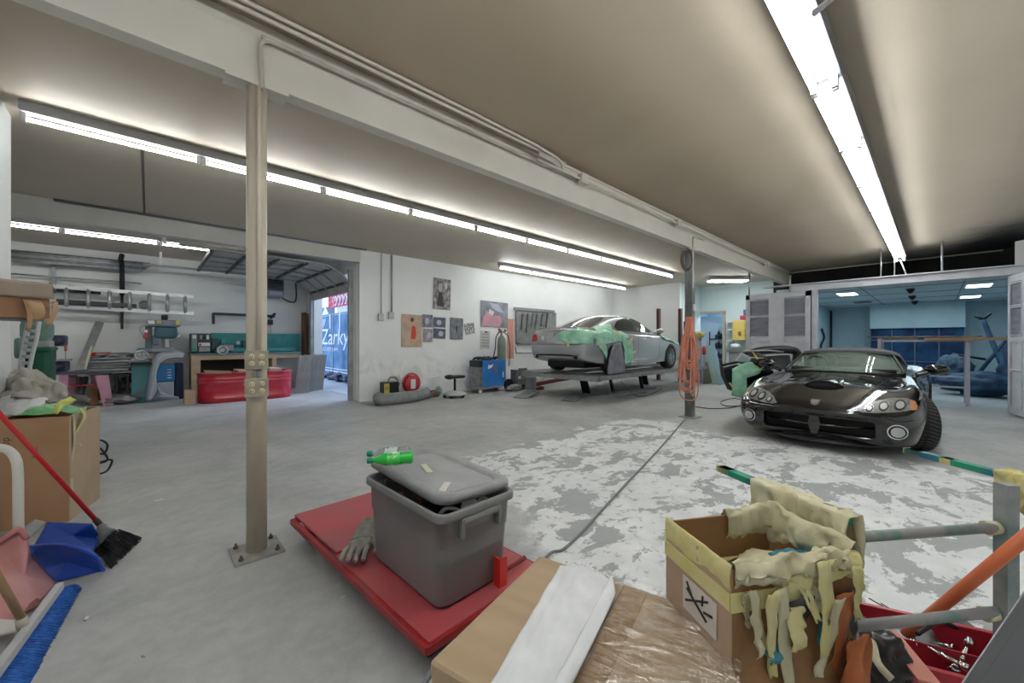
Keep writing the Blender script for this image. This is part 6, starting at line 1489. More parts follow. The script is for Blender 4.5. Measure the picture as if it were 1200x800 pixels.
pvb('splash_board', 247, 390, 352, 411, 12.6, .04, m_tl, t); pvb('headstock', 247, 395, 256, 411, 12.2, .35, mat('lathe_dark', (.04, .09, .09), .5), t, .03); pvb('bed', 250, 407, 345, 411.5, 12.2, .25, m_tl, t); pvb('carriage', 257, 403, 274, 411, 12.1, .3, mat('lathe_iron', (.25, .26, .24), .4, metal=.5), t, .03)
p = PV(260.5, 410, 12.0); b = MB(); b.lathe([(.07, 0), (.12, 0), (.13, .03), (.12, .05), (.07, .05), (.07, 0)], M=Matrix.Translation(p) @ Matrix.Rotation(PI/2, 4, 'X'), n=22); b.rod(p+Vector((0, .1, 0)), p, .05); b.build('handwheel', m_galv, t)
pvb('tool_post', 259, 397, 264, 403, 12.2, .2, m_tl, t, .02); pvb('tailstock', 284, 398, 292, 407, 12.2, .2, mat('lathe_dark', (.04, .09, .09), .5), t, .03); pvb('dial', 277, 399, 281, 403, 12.2, .05, m_galv, t)
# milling machine
t = T0('milling_machine', 'bench milling machine with teal head and yellow labels by the back wall', 'milling machine')
m_mc = mat('machine_teal', (.04, .12, .15), .5); m_mg = mat('machine_grey', (.16, .18, .22), .5, col2=(.26, .28, .33), scale=6)
pvb('column', 170, 380, 178, 412, 12.1, .3, mat('column_green', (.14, .19, .17), .5), t, .02); pvb('head_cover', 171, 374, 212, 382, 11.9, .5, m_mg, t, .05); pvb('belt_guard', 181, 382, 208, 396, 11.95, .4, m_mc, t, .06)
pvb('motor', 189, 368, 197, 374, 12.1, .25, m_black, t, .03); pvb('yellow_label', 184, 375, 189, 378.5, 11.88, .02, mat('label_yellow', (.50, .48, .10), .5), t); pvb('yellow_label', 206, 375, 211, 380, 11.88, .02, mat('label_yellow', (.50, .48, .10), .5), t); pvb('white_label', 173.5, 375, 181, 379, 11.88, .02, m_white, t)
pvb('spindle', 192, 396, 199, 408, 12.0, .16, m_galv, t, .03); pvb('quill_housing', 178, 392, 190, 404, 12.0, .25, m_mg, t, .05); pvb('work_table', 160, 407, 202, 412, 11.85, .4, mat('machine_blue_grey', (.12, .15, .22), .5, col2=(.3, .32, .36), scale=9), t, .02)
pvb('red_cup', 167.5, 386, 173.5, 396, 11.9, .12, m_tail, t, .03); pvb('white_cap', 168, 386, 173, 389, 11.88, .1, m_white, t); p = PV(166, 416, 11.7); b = MB(); b.lathe([(.08, 0), (.12, 0), (.12, .04), (.08, .04), (.08, 0)], M=Matrix.Translation(p) @ Matrix.Rotation(PI/2, 4, 'X'), n=20); b.box(p, (.2, .03, .03)); b.box(p, (.03, .03, .2)); b.build('handwheel', m_galv, t)
pvb('saddle', 172, 412, 190, 420, 11.95, .35, mat('cast_beige', (.40, .40, .36), .5), t, .04); b = MB(); b.tube([PV(172, 381, 11.9), PV(167, 380, 11.85), PV(165, 386, 11.85), PV(169, 392, 11.85)], .02, smooth=4); b.tube([PV(198, 400, 11.85), PV(208, 395, 11.85), PV(210, 390, 11.85)], .018, smooth=3); b.build('cable', m_galv, t); pvb('knee', 176, 418, 186, 427, 12.0, .3, m_mg, t, .02)
t = T0('machine_cabinet', 'teal machine stand cabinet under the milling machine', 'cabinet'); pvb('body', 154, 426, 181, 455, 12.0, .55, mat('stand_teal', (.08, .24, .25), .5), t, .01, z0=0); pvb('top', 152, 424.5, 183, 426.5, 11.8, .7, m_black, t)
t = T0('storage_bin', 'blue ribbed storage bin standing on a clear tub behind the grey fender', 'bin'); pvb('bin', 181, 426, 205, 447, 12.0, .5, mat('bin_blue', (.03, .22, .48), .45), t, .03)
for k in range(4): pvb('rib', 196, 432+3.2*k, 201, 433+3.2*k, 11.98, .03, m_wt, t)
t = T0('storage_bin', 'pale translucent tub on the floor under the blue bin', 'bin'); pvb('tub', 184, 447, 204, 458, 12.0, .5, mat('milky_tub', (.42, .46, .48), .3), t, .03, z0=0)
t = T0('trash_bin', 'dark navy bin right of the blue bin', 'bin'); pvb('bin', 205, 425, 215, 458, 12.05, .5, mat('navy_bin', (.01, .02, .05), .5), t, .02, z0=0)
# fender
def fen(u, v):
    # arch band with flare: u along the arch, v across
    a = PI*(1.02-.78*u)
    return None
t = thing('car_fender', 'light grey primed car fender standing on its edge before the milling machine', 'fender', (0, 0, 0)); vf = 11.7
inner = [(176, 468), (183, 455), (182, 440), (185, 428), (191, 421), (199, 418), (208, 417), (214, 418)]
outer = [(170, 469), (173, 448), (175, 434), (178, 423), (184, 414), (194, 411), (206, 410), (217, 413)]
b = MB(); IN = catmull([PV(x, y, vf) for x, y in inner], 4); OU = catmull([PV(x, y, vf) for x, y in outer], 4)
V = [[b.bm.verts.new(i_.lerp(o_, q/7)+Vector((0, .18*(q/7)**2-.05*math.sin(PI*q/7), 0))) for q in range(8)] for i_, o_ in zip(IN, OU)]
for A_, B2 in zip(V[:-1], V[1:]):
    for q in range(7): b.bm.faces.new((A_[q], A_[q+1], B2[q+1], B2[q])).smooth = True
m_fd = mat('fender_primer', (.34, .37, .42), .5, col2=(.42, .45, .50), scale=5); b.build('upper_skin', m_fd, t, solid=.01)
gl = [(170, 469), (180, 452), (184, 450), (190, 459), (200, 463), (209, 464), (210, 467), (195, 468)]
panel('lower_skin', [(x, y, 8.8) for x, y in gl], 8.8, m_fd, .012, t, .06)
b = MB(); b.tube([p+Vector((0, -.02, 0)) for p in IN], .012, n=6); b.build('arch_lip', mat('lip_white', (.6, .62, .64), .4), t)
# floor fan
p = G(156, 470); t = thing('floor_fan', 'round grey floor fan lying tilted beside the grey fender', 'fan', (p.x, p.y, .36)); t.rotation_euler = (math.radians(62), 0, YAW-PI/2+.25)
m_fan = mat('fan_grey', (.20, .21, .21), .5)
b = MB(); b.lathe([(.27, -.09), (.31, -.08), (.32, 0), (.31, .08), (.28, .10), (.29, 0), (.27, -.09)], n=36); b.build('housing', m_fan, t)
b = MB(); b.lathe([(0, .05), (.07, .05), (.08, -.02), (0, -.04)], n=18); b.build('hub', m_white, t)
for k in range(5):
    a = 2*PI*k/5; b = MB(); b.grid(lambda u, v: Matrix.Rotation(a, 4, 'Z') @ Vector((.06+.20*u, (v-.5)*.14*(.6+u), (v-.5)*.07)), 4, 4); b.build('blade', mat('blade_dark', (.10, .11, .11), .4), t, solid=.004)
b = MB()
for r in (.10, .16, .22, .28): b.tube([(r*math.cos(2*PI*k/28), r*math.sin(2*PI*k/28), .085) for k in range(28)], .004, n=4, closed=True)
for k in range(12): b.rod((.05*math.cos(PI*k/6), .05*math.sin(PI*k/6), .09), (.29*math.cos(PI*k/6), .29*math.sin(PI*k/6), .085), .003, n=4)
b.build('guard', m_steel, t); b = MB(); b.tube([(-.33, 0, 0), (-.34, -.2, .0), (-.30, -.36, -.1), (.30, -.36, -.1), (.34, -.2, 0), (.33, 0, 0)], .015, smooth=3); b.build('stand', m_black, t)
# tank
a = G(234, 468); c = G(344, 464); vt = 10.65
ua_, ub_ = PV(232.5, 450, vt).x, PV(345, 448, vt).x
t = thing('stock_tank', 'red oval metal stock tank used as a bin before the workbench', 'tank', ((ua_+ub_)/2, vt+.32, 0)); Lt = ub_-ua_; 
def stad(Lx, r, z, n=10):
    o = []
    for k in range(n+1): a = -PI/2+PI*k/n; o.append(((Lx/2-r)+r*math.cos(a), r*math.sin(a), z))
    for k in range(n+1): a = PI/2+PI*k/n; o.append((-(Lx/2-r)+r*math.cos(a), r*math.sin(a), z))
    return o
m_tank = mat('tank_red', (.50, .012, .035), .25, coat=.6, col2=(.42, .01, .03), scale=3)
b = MB(); R0 = .32
ringstack(b, [stad(Lt, R0, 0), stad(Lt, R0, .07), stad(Lt+.02, R0+.01, .09), stad(Lt, R0, .11), stad(Lt, R0, .42), stad(Lt+.03, R0+.015, .445), stad(Lt, R0, .47), stad(Lt, R0, .49), stad(Lt+.03, R0+.015, .515), stad(Lt, R0, .54), stad(Lt+.01, R0+.005, .62), stad(Lt+.05, R0+.025, .635), stad(Lt+.05, R0+.025, .65), stad(Lt+.0, R0+.0, .655), stad(Lt-.02, R0-.01, .63), stad(Lt-.04, R0-.02, .05)], True, True); b.build('shell', m_tank, t)
textmesh('lettering', 'UTIL', .055, mat('faded_white', (.62, .40, .42), .5), t, frameM((.0+Lt*.0-.12, -R0-.004, .36), (1, 0, 0), (0, 0, 1)), .001)
for i, (x, y, z, sx, sy, sz, m_, l_) in enumerate(((-.55, .0, .60, .5, .4, .14, mat('carton_dark', (.30, .18, .10), .7), 'brown flattened carton at the left end inside the red tank'), (.0, .05, .62, .45, .35, .12, mat('carton_pale', (.42, .28, .18), .7), 'pale brown carton in the middle of the red tank'), (.50, .02, .64, .30, .3, .16, mat('carton_tan', (.46, .36, .26), .7), 'tan carton at the right end inside the red tank'))):
    o = MB().box((0, 0, 0), (sx, sy, sz), bev=.01).build('carton', m_, None, loc=((ua_+ub_)/2+x, vt+.32+y, z)); o.rotation_euler = (.1, .08, .2*i); tag(o, l_, 'carton')
o = pvb('small_carton', 216, 457, 229, 468, 10.7, .3, m_card4, bev=.01, label='small open carton on the floor left of the red tank', cat='carton', z0=.005)
# folded aluminium panels
m_al2 = mat('ribbed_alu', (.30, .32, .34), .4, metal=.5, col2=(.38, .40, .42), scale=5)
for i in range(5):
    a = PV(345+6*i, 457, 11.35+.10*i)
    t = thing('ribbed_panel', '%s ribbed aluminium panel from the left leaning beside the garage doorway' % ORD[i], 'panel', (a.x, a.y, .005), 0, 'aluminium panels beside the garage doorway')
    t.rotation_euler = (-.10, .10, -.35)
    w_ = .34 if i == 0 else .20
    b = MB(); b.box((w_/2, 0, .50), (w_, .03, 1.0)); b.build('sheet', m_al2, t)
    b = MB()
    for k in range(6 if i == 0 else 4): b.box((.03+k*w_/(6 if i == 0 else 4), -.022, .5), (.015, .016, .98))
    b.build('ribs', m_steel, t)
# band saw
t = T0('band_saw', 'small dark violet band saw standing on the pink table', 'band saw'); m_bs = mat('saw_violet', (.07, .08, .13), .5, col2=(.11, .12, .18), scale=5)
vb_ = 11.9
pvb('upper_housing', 58, 392, 78, 405, vb_, .25, m_bs, t, .04); pvb('spine', 58, 398, 64, 432, vb_, .22, m_bs, t, .02); pvb('lower_housing', 59, 422, 80, 435, vb_, .28, m_bs, t, .04); pvb('table', 64, 420.5, 82, 422.5, vb_-.1, .35, m_galv, t); pvb('blade', 76.3, 404, 77.2, 422, vb_+.1, .01, m_steel, t, 0)
for yy in (398, 429): 
    p = PV(68, yy, vb_-.01); b = MB(); b.lathe([(0, .0), (.09, 0), (.10, -.02), (0, -.03)], M=Matrix.Translation(p) @ Matrix.Rotation(PI/2, 4, 'X') @ Matrix.Scale(-1, 4, (0, 0, 1)), n=18); b.build('wheel_cover', mat('saw_dark', (.04, .045, .08), .4), t)
pvb('red_knob', 75, 404, 78.5, 411, vb_-.03, .06, m_tail, t, .02)
# pink table
t = T0('pink_table', 'low pink-legged plastic table under the band saw and sheet stack', 'table'); m_pk = mat('dusty_pink', (.50, .22, .32), .5, col2=(.58, .32, .40), scale=4)
vp = 11.8; tz = PV(90, 437, vp).z
pvb('table_top', 50, 436, 132, 438, vp, .7, m_bs, t, .01)
def legp(x0, x1, x2, x3, vv):
    a_, b_2 = PV(x0, 439, vv), PV(x1, 439, vv); c_, d_ = PV(x3, 471, vv), PV(x2, 471, vv); M_2 = [(a_.x, a_.z), (b_2.x, b_2.z), (c_.x, .0), (d_.x, .0)]
    b = MB(); b.prism(M_2, .10, M=frameM((0, vv+.1, 0), (1, 0, 0), (0, 0, 1))); b.build('leg', m_pk, t)
legp(111, 127, 121, 133, vp); legp(69, 80, 66, 78, vp); legp(105, 116, 112, 122, vp+.5); legp(80, 90, 76, 86, vp+.5)
pvb('lower_shelf', 74, 450, 116, 451.5, vp+.1, .4, m_tail, t)
# stack of sheets with red clamp on top
for i in range(6):
    o = pvb('sheet_stack_board', 103-(i % 2)*2, 418+3.3*i, 154-(i*2 % 5), 420.6+3.3*i, 12.0+.03*(i % 3), .6, [m_steel, m_galv, m_grey][i % 3], bev=.004, label='%s grey sheet from the top of the pile by the back wall' % ORD[i], cat='sheet', group='grey sheets piled by the back wall')
t = T0('red_clamp', 'red tool frame lying on top of the grey sheet pile', 'tool'); pvb('body', 105, 412, 131, 417, 12.2, .3, m_tail, t, .03); pvb('insert', 112, 413.5, 124, 416, 12.17, .05, m_steel, t)
crumple('rag', PV(140, 416, 12.2), .15, (1.8, 1, .4), m_steel, 'crumpled grey sheet metal offcuts on the sheet pile', 'offcuts', 5)
t = T0('pile_support', 'dark trestle under the grey sheet pile', 'trestle'); pvb('top', 133, 438, 152, 441, 12.0, .5, m_black, t); 
for x in (135, 148): pvb('leg', x, 441, x+3, 462, 12.05, .3, m_black, t, z0=0)
b = MB(); b.bar(PV(93, 434, 11.7), PV(117, 377, 12.6), .12, .06); tag(b.build('steel_channel', m_galv), 'long grey steel channel leaning against the back wall', 'channel')
b = MB(); b.bar(PV(99, 432, 11.72), PV(108, 405, 12.0), .04, .03); tag(b.build('wooden_stick', mat('stick_cream', (.55, .52, .38), .6)), 'short pale stick leaning by the steel channel', 'stick')
b = MB(); b.bar(PV(88, 466, 12.35), PV(94, 441, 12.5), .05, .10); b.bar(PV(94, 467, 12.35), PV(101, 441, 12.5), .05, .08); b.bm.faces.ensure_lookup_table(); tag(b.build('steel_offcuts', m_galv), 'grey steel offcuts leaning under the pink table', 'offcuts')
crumple('tool_heap', (G(141, 473).x, G(141, 473).y, .11), .20, (1.5, 1, .5), m_steel, 'heap of grey metal tools on the floor left of the fan', 'scrap', 9)
o = pvb('brown_carton', 104, 456, 116, 468, 12.1, .3, m_card3, bev=.01, label='small brown carton on the floor under the pink table', cat='carton', z0=.005)
crumple('red_cushion', PV(54, 430, 11.9), .16, (.9, .8, 1.3), mat('maroon_vinyl', (.28, .02, .04), .4), 'maroon round cushion left of the band saw', 'cushion', 2, nzv=.3)

# ============================================================ LEFT EDGE STACK
t = T0('machine_cover', 'pale green machine hood standing behind the white plastic strips', 'machine'); m_pg = mat('pale_green', (.18, .30, .25), .5, col2=(.24, .36, .30), scale=4)
pvb('hood', 21, 372, 58, 400, 8.9, .5, m_pg, t, .10); pvb('side', 15, 395, 30, 420, 8.8, .5, m_pg, t, .08); pvb('body', 24, 398, 58, 410, 8.95, .45, mat('hood_grey', (.42, .44, .42), .5), t, .03); pvb('base', 22, 410, 57, 440, 9.0, .5, m_dk, t, .02, z0=0)
t = T0('trash_bin', 'dark green plastic bin behind the white plastic strips', 'bin'); pvb('bin', 33, 408, 59, 440, 8.4, .5, mat('bin_green', (.01, .10, .06), .4), t, .06, z0=0); pvb('lid', 32, 406, 60, 411, 8.35, .6, mat('bin_green_lid', (.015, .13, .08), .4), t, .03)
m_pl = mat('white_plastic', (.66, .68, .69), .35)
t = T0('plastic_grid_strip', 'white ladder-like plastic strip hanging below the upper cardboard box', 'plastic strip'); 
vd = 4.9
def pd(x, y, d=vd): return PD(x, y, d)
b = MB(); b.tube([pd(34, 378), pd(30, 395), pd(27, 412), pd(24, 434)], .028, n=6, smooth=3); b.tube([pd(46, 376), pd(43, 395), pd(38, 414), pd(34, 434)], .022, n=6, smooth=3); b.build('side_strip', m_pl, t)
for k in range(7):
    y = 386+7.5*k; b = MB(); b.tube([pd(33-1.3*k, y), pd(37-1.2*k, y+1.5), pd(43.5-1.3*k, y+.5)], .022, n=6); b.build('cross_strip', m_pl, t)
# upper cardboard box
t = thing('cardboard_box', 'brown cardboard box with torn hanging flaps up high against the left pillar', 'cardboard box', (0, 0, 0))
dB = 3.2; m_cb = mat('cardboard_orange', (.42, .23, .12), .75, col2=(.36, .20, .11), scale=3)
c0 = PD(-8, 349, 2.98); c1 = PD(59, 349, 3.28); zt = PD(30, 330, 3.13).z; zb = PD(30, 372, 3.13).z
ax_ = (c1-c0); ax_.z = 0; Lb = ax_.length; yb2 = math.atan2(ax_.y, ax_.x)
t.location = ((c0.x+c1.x)/2, (c0.y+c1.y)/2, 0); t.rotation_euler = (0, 0, yb2); t.location += Vector((-ax_.y, ax_.x, 0)).normalized()*.2*(1)
b = MB(); b.box((0, -.075, (zt+zb)/2), (Lb, .25, zt-zb), bev=.01); b.build('carton', m_cb, t)
b = MB(); b.grid(lambda u, v: Vector(((u-.5)*Lb*1.02, -.21-.03*v-.008*math.sin(u*9), zt+.01-.13*v)), 20, 6); b.build('top_flap', mat('flap_grey_brown', (.33, .26, .21), .75), t, solid=.006)
for (x, w, l, tl_) in ((.04, .09, .16, .2), (.17, .035, .20, -.5), (-.0, .03, .24, .1)):
    b = MB(); b.grid(lambda u, v: Vector((x+(u-.5)*w+tl_*v*l*.5, -.23-.04*math.sin(v*3), zt-.14-l*v)), 4, 10); b.build('torn_flap', mat('cardboard_light', (.50, .32, .18), .75), t, solid=.004)
t2 = thing('steel_bracket_shelf', 'small steel wall bracket under the upper cardboard box', 'bracket', t.location, yb2); b = MB(); b.box((-.05, .02, zb-.008), (.46, .30, .014)); b.build('plate', m_steel, t2)

# foreground cardboard carton with rubbish
cA = Vector((-3.33, 2.95)); wd = Vector((.882, .472)); sdv = Vector((-.472, .882))
ex_ = rf(wd.x, wd.y).normalized(); P0 = rf(cA.x, cA.y); yaw2 = math.atan2(ex_.y, ex_.x)
t = thing('cardboard_box', 'large open cardboard carton at the left edge holding green film and drop cloths', 'cardboard box', (P0.x, P0.y, 0), yaw2)
Wc, Dc, Hc = .46, .50, .79
m_c5 = mat('cardboard_warm', (.40, .23, .12), .75, col2=(.46, .28, .16), scale=2.2, bump=.04)
b = MB(); b.box((-Wc/2, 0, Hc/2), (Wc, .008, Hc)); b.build('side_panel', m_c5, t); b = MB(); b.box((0, Dc/2, Hc/2), (.008, Dc, Hc)); b.build('side_panel', mat('cardboard_tan', (.48, .36, .25), .75, col2=(.42, .31, .21), scale=3), t)
b = MB(); b.box((-Wc/2, Dc, Hc/2), (Wc, .008, Hc)); b.build('side_panel', m_c5, t); b = MB(); b.box((-Wc, Dc/2, Hc/2), (.008, Dc, Hc)); b.build('side_panel', m_c5, t); b = MB(); b.box((-Wc/2, Dc/2, .01), (Wc, Dc, .01)); b.build('bottom_panel', m_c5, t)
b = MB(); b.grid(lambda u, v: Vector((.008+.006*math.sin(v*7), .02+.035*u+.01*math.sin(v*5), Hc+.01-v*.62)), 4, 16); b.build('masking_tape_strip', mat('aged_tape', (.55, .48, .33), .6), t)
b = MB(); b.grid(lambda u, v: Vector((.014+.02*math.sin(v*6), .10+.05*u+.03*math.sin(v*8), Hc+.04-v*.30)), 5, 16); b.build('yellow_tape_strip', m_mt, t, solid=.001)
textmesh('printed_word', 'drop', .06, mat('print_brown', (.15, .08, .05), .8), t, frameM((-.30, -.006, .55), (0, 0, 1), (-1, 0, 0)), .0008)
textmesh('printed_word', 'box', .05, MATS['print_brown'], t, frameM((-.16, -.006, .50), (0, 0, 1), (-1, 0, 0)), .0008)
W5 = Matrix.Translation(P0) @ Matrix.Rotation(yaw2, 4, 'Z')
b = MB(); b.box((-.04, .05, .40), (.004, .03, .03)); b.bm.free()
def drape(name, pix, d, m, label, cat, amp=.03, seed=0, dome=.06, th=.004):
    t_ = thing(name, label, cat, PD(pix[0][0], pix[0][1], d)); 
    P = [PD(p[0], p[1], p[2] if len(p) > 2 else d)-t_.location for p in pix]; c = sum(P, Vector())/len(P); n_ = Vector((-CC*.5, -SS*.5, .8)).normalized()
    pts = []
    for i in range(len(P)):
        for k in range(6): pts.append(P[i].lerp(P[(i+1) % len(P)], k/6))
    f_ = lambda p, q: p+n_*(dome*(1-q*q)+amp*noise.noise(p*6+Vector((seed, 0, 0)))+amp*.8*abs(noise.noise(p*13+Vector((0, seed, 0)))))
    b = MB(); m_ = len(pts); c0 = b.bm.verts.new(f_(c, 0)); R_ = [[b.bm.verts.new(f_(c.lerp(p, r/14), r/14)) for p in pts] for r in range(1, 15)]
    for k in range(m_):
        b.bm.faces.new((c0, R_[0][k], R_[0][(k+1) % m_])).smooth = True
        for A_, B2 in zip(R_[:-1], R_[1:]): b.bm.faces.new((A_[k], A_[(k+1) % m_], B2[(k+1) % m_], B2[k])).smooth = True
    b.build('sheet', m, t_, solid=th); return t_
dF = 3.2
m_linen = mat('grey_linen', (.36, .34, .30), .9, col2=(.42, .40, .36), scale=8, bump=.2, bscale=50)
drape('drop_cloth', [(2, 470, 3.3), (4, 440, 3.5), (22, 432, 3.6), (44, 433, 3.6), (62, 445, 3.6), (84, 459, 3.5), (82, 468, 3.4), (52, 470, 3.3), (30, 474, 3.2)], dF, m_linen, 'beige-grey cloth heaped on top of the left carton', 'cloth', .10, 3, .08)
drape('plastic_sheet', [(-5, 490, 3.0), (-2, 466, 3.3), (20, 460, 3.4), (45, 465, 3.4), (58, 468, 3.3), (52, 480, 3.1), (20, 487, 3.0)], dF, mat('white_sheeting', (.66, .67, .68), .6), 'white crumpled plastic sheeting at the left on top of the left carton', 'sheeting', .05, 7, .05)
drape('masking_film', [(6, 485, 3.05), (22, 474, 3.2), (50, 470, 3.3), (62, 476, 3.3), (80, 474, 3.3), (104, 478, 3.2), (98, 484, 3.1), (50, 485, 3.0), (12, 487, 3.0)], 3.1, mat('bright_green_film', (.10, .42, .10), .45, col2=(.26, .55, .30), scale=6), 'green masking film spilling over the rim of the left carton', 'film', .04, 11, .04)
drape('yellow_tape_piece', [(62, 484, 3.0), (72, 468, 3.1), (82, 464, 3.2), (90, 468, 3.2), (76, 476, 3.1), (68, 485, 3.0)], 3.0, mat('yellow_green_tape', (.55, .58, .14), .6), 'yellow-green tape crumpled on the green film of the left carton', 'tape', .02, 13, .02)
drape('dark_mesh_piece', [(84, 463, 3.35), (100, 463, 3.4), (108, 468, 3.4), (104, 473, 3.3), (88, 471, 3.3)], 3.3, mat('dark_mesh', (.10, .10, .10), .7), 'dark grey mesh piece at the right end on top of the left carton', 'mesh', .02, 17, .02)
# black springy wire behind the carton
b = MB(); b.tube([PD(x, y, 3.75) for x, y in ((108, 518), (118, 515), (126, 521), (121, 531), (109, 527), (116, 524), (125, 534), (124, 540), (110, 543), (128, 538), (131, 541), (124, 552), (108, 556))], .009, smooth=5); tag(b.build('wire_coil', m_black), 'black curled wire sticking out behind the left carton', 'wire')

# ============================================================ BROOMS AND SCOOPS
hb = G(136, 638); 
t = T0('broom', 'red-handled broom with black bristles lying its head on the floor at left', 'broom')
j = PD(118, 615, 2.52); tp_ = PD(-30, 452, 2.15)
b = MB(); b.rod(j, tp_, .0125, .0125, n=14); b.build('handle', mat('broom_red', (.50, .012, .02), .35), t); b = MB(); b.rod(j.lerp(tp_, -.02), j.lerp(tp_, .05), .016); b.build('ferrule', m_black, t)
bx0, bx1 = G(112, 648, .13), G(142, 621, .17)
b = MB(); n_ = (j-tp_).normalized()
def capf(u, v):
    e0 = PD(113+24*u, 644-24*u, 2.44+.04*u); top = j+Vector((0, 0, -.01)); return e0.lerp(top, v*.9)+Vector((0, 0, .015*math.sin(PI*u)))
b.grid(capf, 8, 8); b.build('head_cap', mat('cap_grey', (.20, .20, .20), .4), t, solid=.04)
b = MB(); random.seed(8)
for i in range(260):
    u = random.random(); w_ = random.uniform(-.02, .02); s0 = PD(113+24*u, 644-24*u, 2.44+.04*u)+Vector((w_, w_, 0)); e_ = G(130+35*u+random.uniform(-2, 2), 664-34*u+random.uniform(-2, 2), .004)
    b.tube([s0, s0.lerp(e_, .5)+Vector((0, 0, .01)), e_], .0022, n=3)
bo = b.build('bristles', m_black, t); bo['kind'] = 'stuff'
# blue dustpan
m_bl = mat('dustpan_blue', (.01, .06, .42), .35, col2=(.02, .09, .50), scale=5)
t = T0('dustpan', 'blue plastic dustpan with upright hood in front of the left carton', 'dustpan')
b = MB(); dq = [G(33, 640, .17), G(70, 637, .20), G(108, 648, .17), G(121, 668, .03), G(68, 681, .004), G(45, 668, .02)]
c = sum(dq, Vector())/6; pts = []
def face_patch(pts_, bulge, nrm, name, m, th, par):
    c = sum(pts_, Vector())/len(pts_); P_ = []
    for i in range(len(pts_)):
        for k in range(6): P_.append(pts_[i].lerp(pts_[(i+1) % len(pts_)], k/6))
    b = MB(); m_ = len(P_); c0 = b.bm.verts.new(c+nrm*bulge); R_ = [[b.bm.verts.new(c.lerp(p, r/8)+nrm*bulge*(1-(r/8)**2)) for p in P_] for r in range(1, 9)]
    for k in range(m_):
        b.bm.faces.new((c0, R_[0][k], R_[0][(k+1) % m_])).smooth = True
        for A_, B2 in zip(R_[:-1], R_[1:]): b.bm.faces.new((A_[k], A_[(k+1) % m_], B2[(k+1) % m_], B2[k])).smooth = True
    return b.build(name, m, par, solid=th)
face_patch(dq, -.02, Vector((-CC, -SS, .6)).normalized(), 'scoop', m_bl, .006, t)
b = MB(); b.tube([dq[0], dq[1], dq[2], dq[3]], .009, smooth=5); b.build('rim', m_bl, t)
face_patch([G(41, 637, .18), G(56, 611, .26), G(108, 613, .24), G(118, 630, .10), G(108, 646, .15)], .015, Vector((-CC, -SS, .6)).normalized(), 'back_plate', mat('dustpan_blue_dark', (.01, .05, .30), .45), .006, t)
face_patch([G(30, 634, .17), G(54, 611, .26), G(42, 608, .26), G(24, 620, .20)], .01, Vector((-CC, -SS, .6)).normalized(), 'grey_side', mat('scoop_grey', (.40, .40, .40), .5), .006, t)
t = T0('floor_scoop', 'dusty pink plastic scoop with raised back at the left edge', 'scoop'); m_ps = mat('scoop_pink', (.50, .20, .20), .5, col2=(.60, .32, .31), scale=4)
pk = [G(-10, 640, .28), G(22, 621, .34), G(31, 632, .28), G(36, 650, .12), G(66, 683, .01), G(44, 708, .01), G(0, 740, .01), G(-30, 740, .06)]
face_patch(pk, -.03, Vector((-CC, -SS, .8)).normalized(), 'scoop', m_ps, .006, t)
b = MB(); b.tube([G(-10, 640, .285), G(8, 628, .33), G(22, 620, .35), G(31, 630, .29)], .014, smooth=4); b.build('rolled_edge', m_ps, t)
face_patch([G(20, 722, .016), G(50, 706, .016), G(44, 700, .03), G(30, 704, .04)], .0, Vector((0, 0, 1)), 'worn_patch', mat('scoop_brown', (.28, .10, .09), .6), .003, t)
# push broom
t = T0('push_broom', 'wide push broom with blue bristles and wooden handle in the lower left corner', 'push broom')
q0, q1 = G(70, 686, .075), G(-14, 800, .075)
b = MB(); b.bar(q0, q1, .030, .035); b.build('head_block', mat('block_white', (.52, .52, .54), .5), t)
b = MB(); random.seed(4)
for i in range(1500):
    u = random.random(); w_ = random.uniform(-.9, .9); s0 = G(68-82*u, 690+112*u, .06); e_ = G(92-66*u+random.uniform(-5, 5), 686+122*u+random.uniform(-3, 3), .002); s0 = s0.lerp(e_, random.uniform(0, .25)); 
    b.tube([s0, s0.lerp(e_, .6)+Vector((0, 0, .006)), e_], .0018, n=3)
bo = b.build('bristles', mat('bristle_blue', (.015, .10, .50), .5, col2=(.04, .22, .70), scale=40), t); bo['kind'] = 'stuff'
sk = G(27, 727, .11); b = MB(); b.rod(sk, PD(-14, 656, 1.55), .0145, n=14); b.build('handle', mat('broom_wood', (.36, .22, .12), .6, col2=(.28, .16, .08), scale=5), t)
b = MB(); b.rod(sk+Vector((0, 0, -.03)), sk.lerp(PD(-14, 656, 1.55), .07), .020, .018); b.build('socket', mat('socket_cream', (.50, .46, .38), .5), t)
face_patch([G(-12, 725, .05), G(22, 727, .05), G(27, 738, .05), G(-12, 746, .05)], .0, Vector((0, 0, 1)), 'label_plate', mat('scrap', (.62, .60, .56), .7), .01, t)
# white bent tube
t = T0('bent_tube', 'white painted bent metal tube handle standing before the left carton', 'tube'); b = MB(); b.tube([PD(-16, 523, 2.1), PD(0, 524, 2.1), PD(10, 527, 2.1), PD(18, 536, 2.1), PD(21, 552, 2.1), PD(21.5, 600, 2.1), PD(22, 640, 2.12)], .020, n=12, smooth=5); b.build('tube', mat('ivory_enamel', (.66, .63, .58), .35), t)

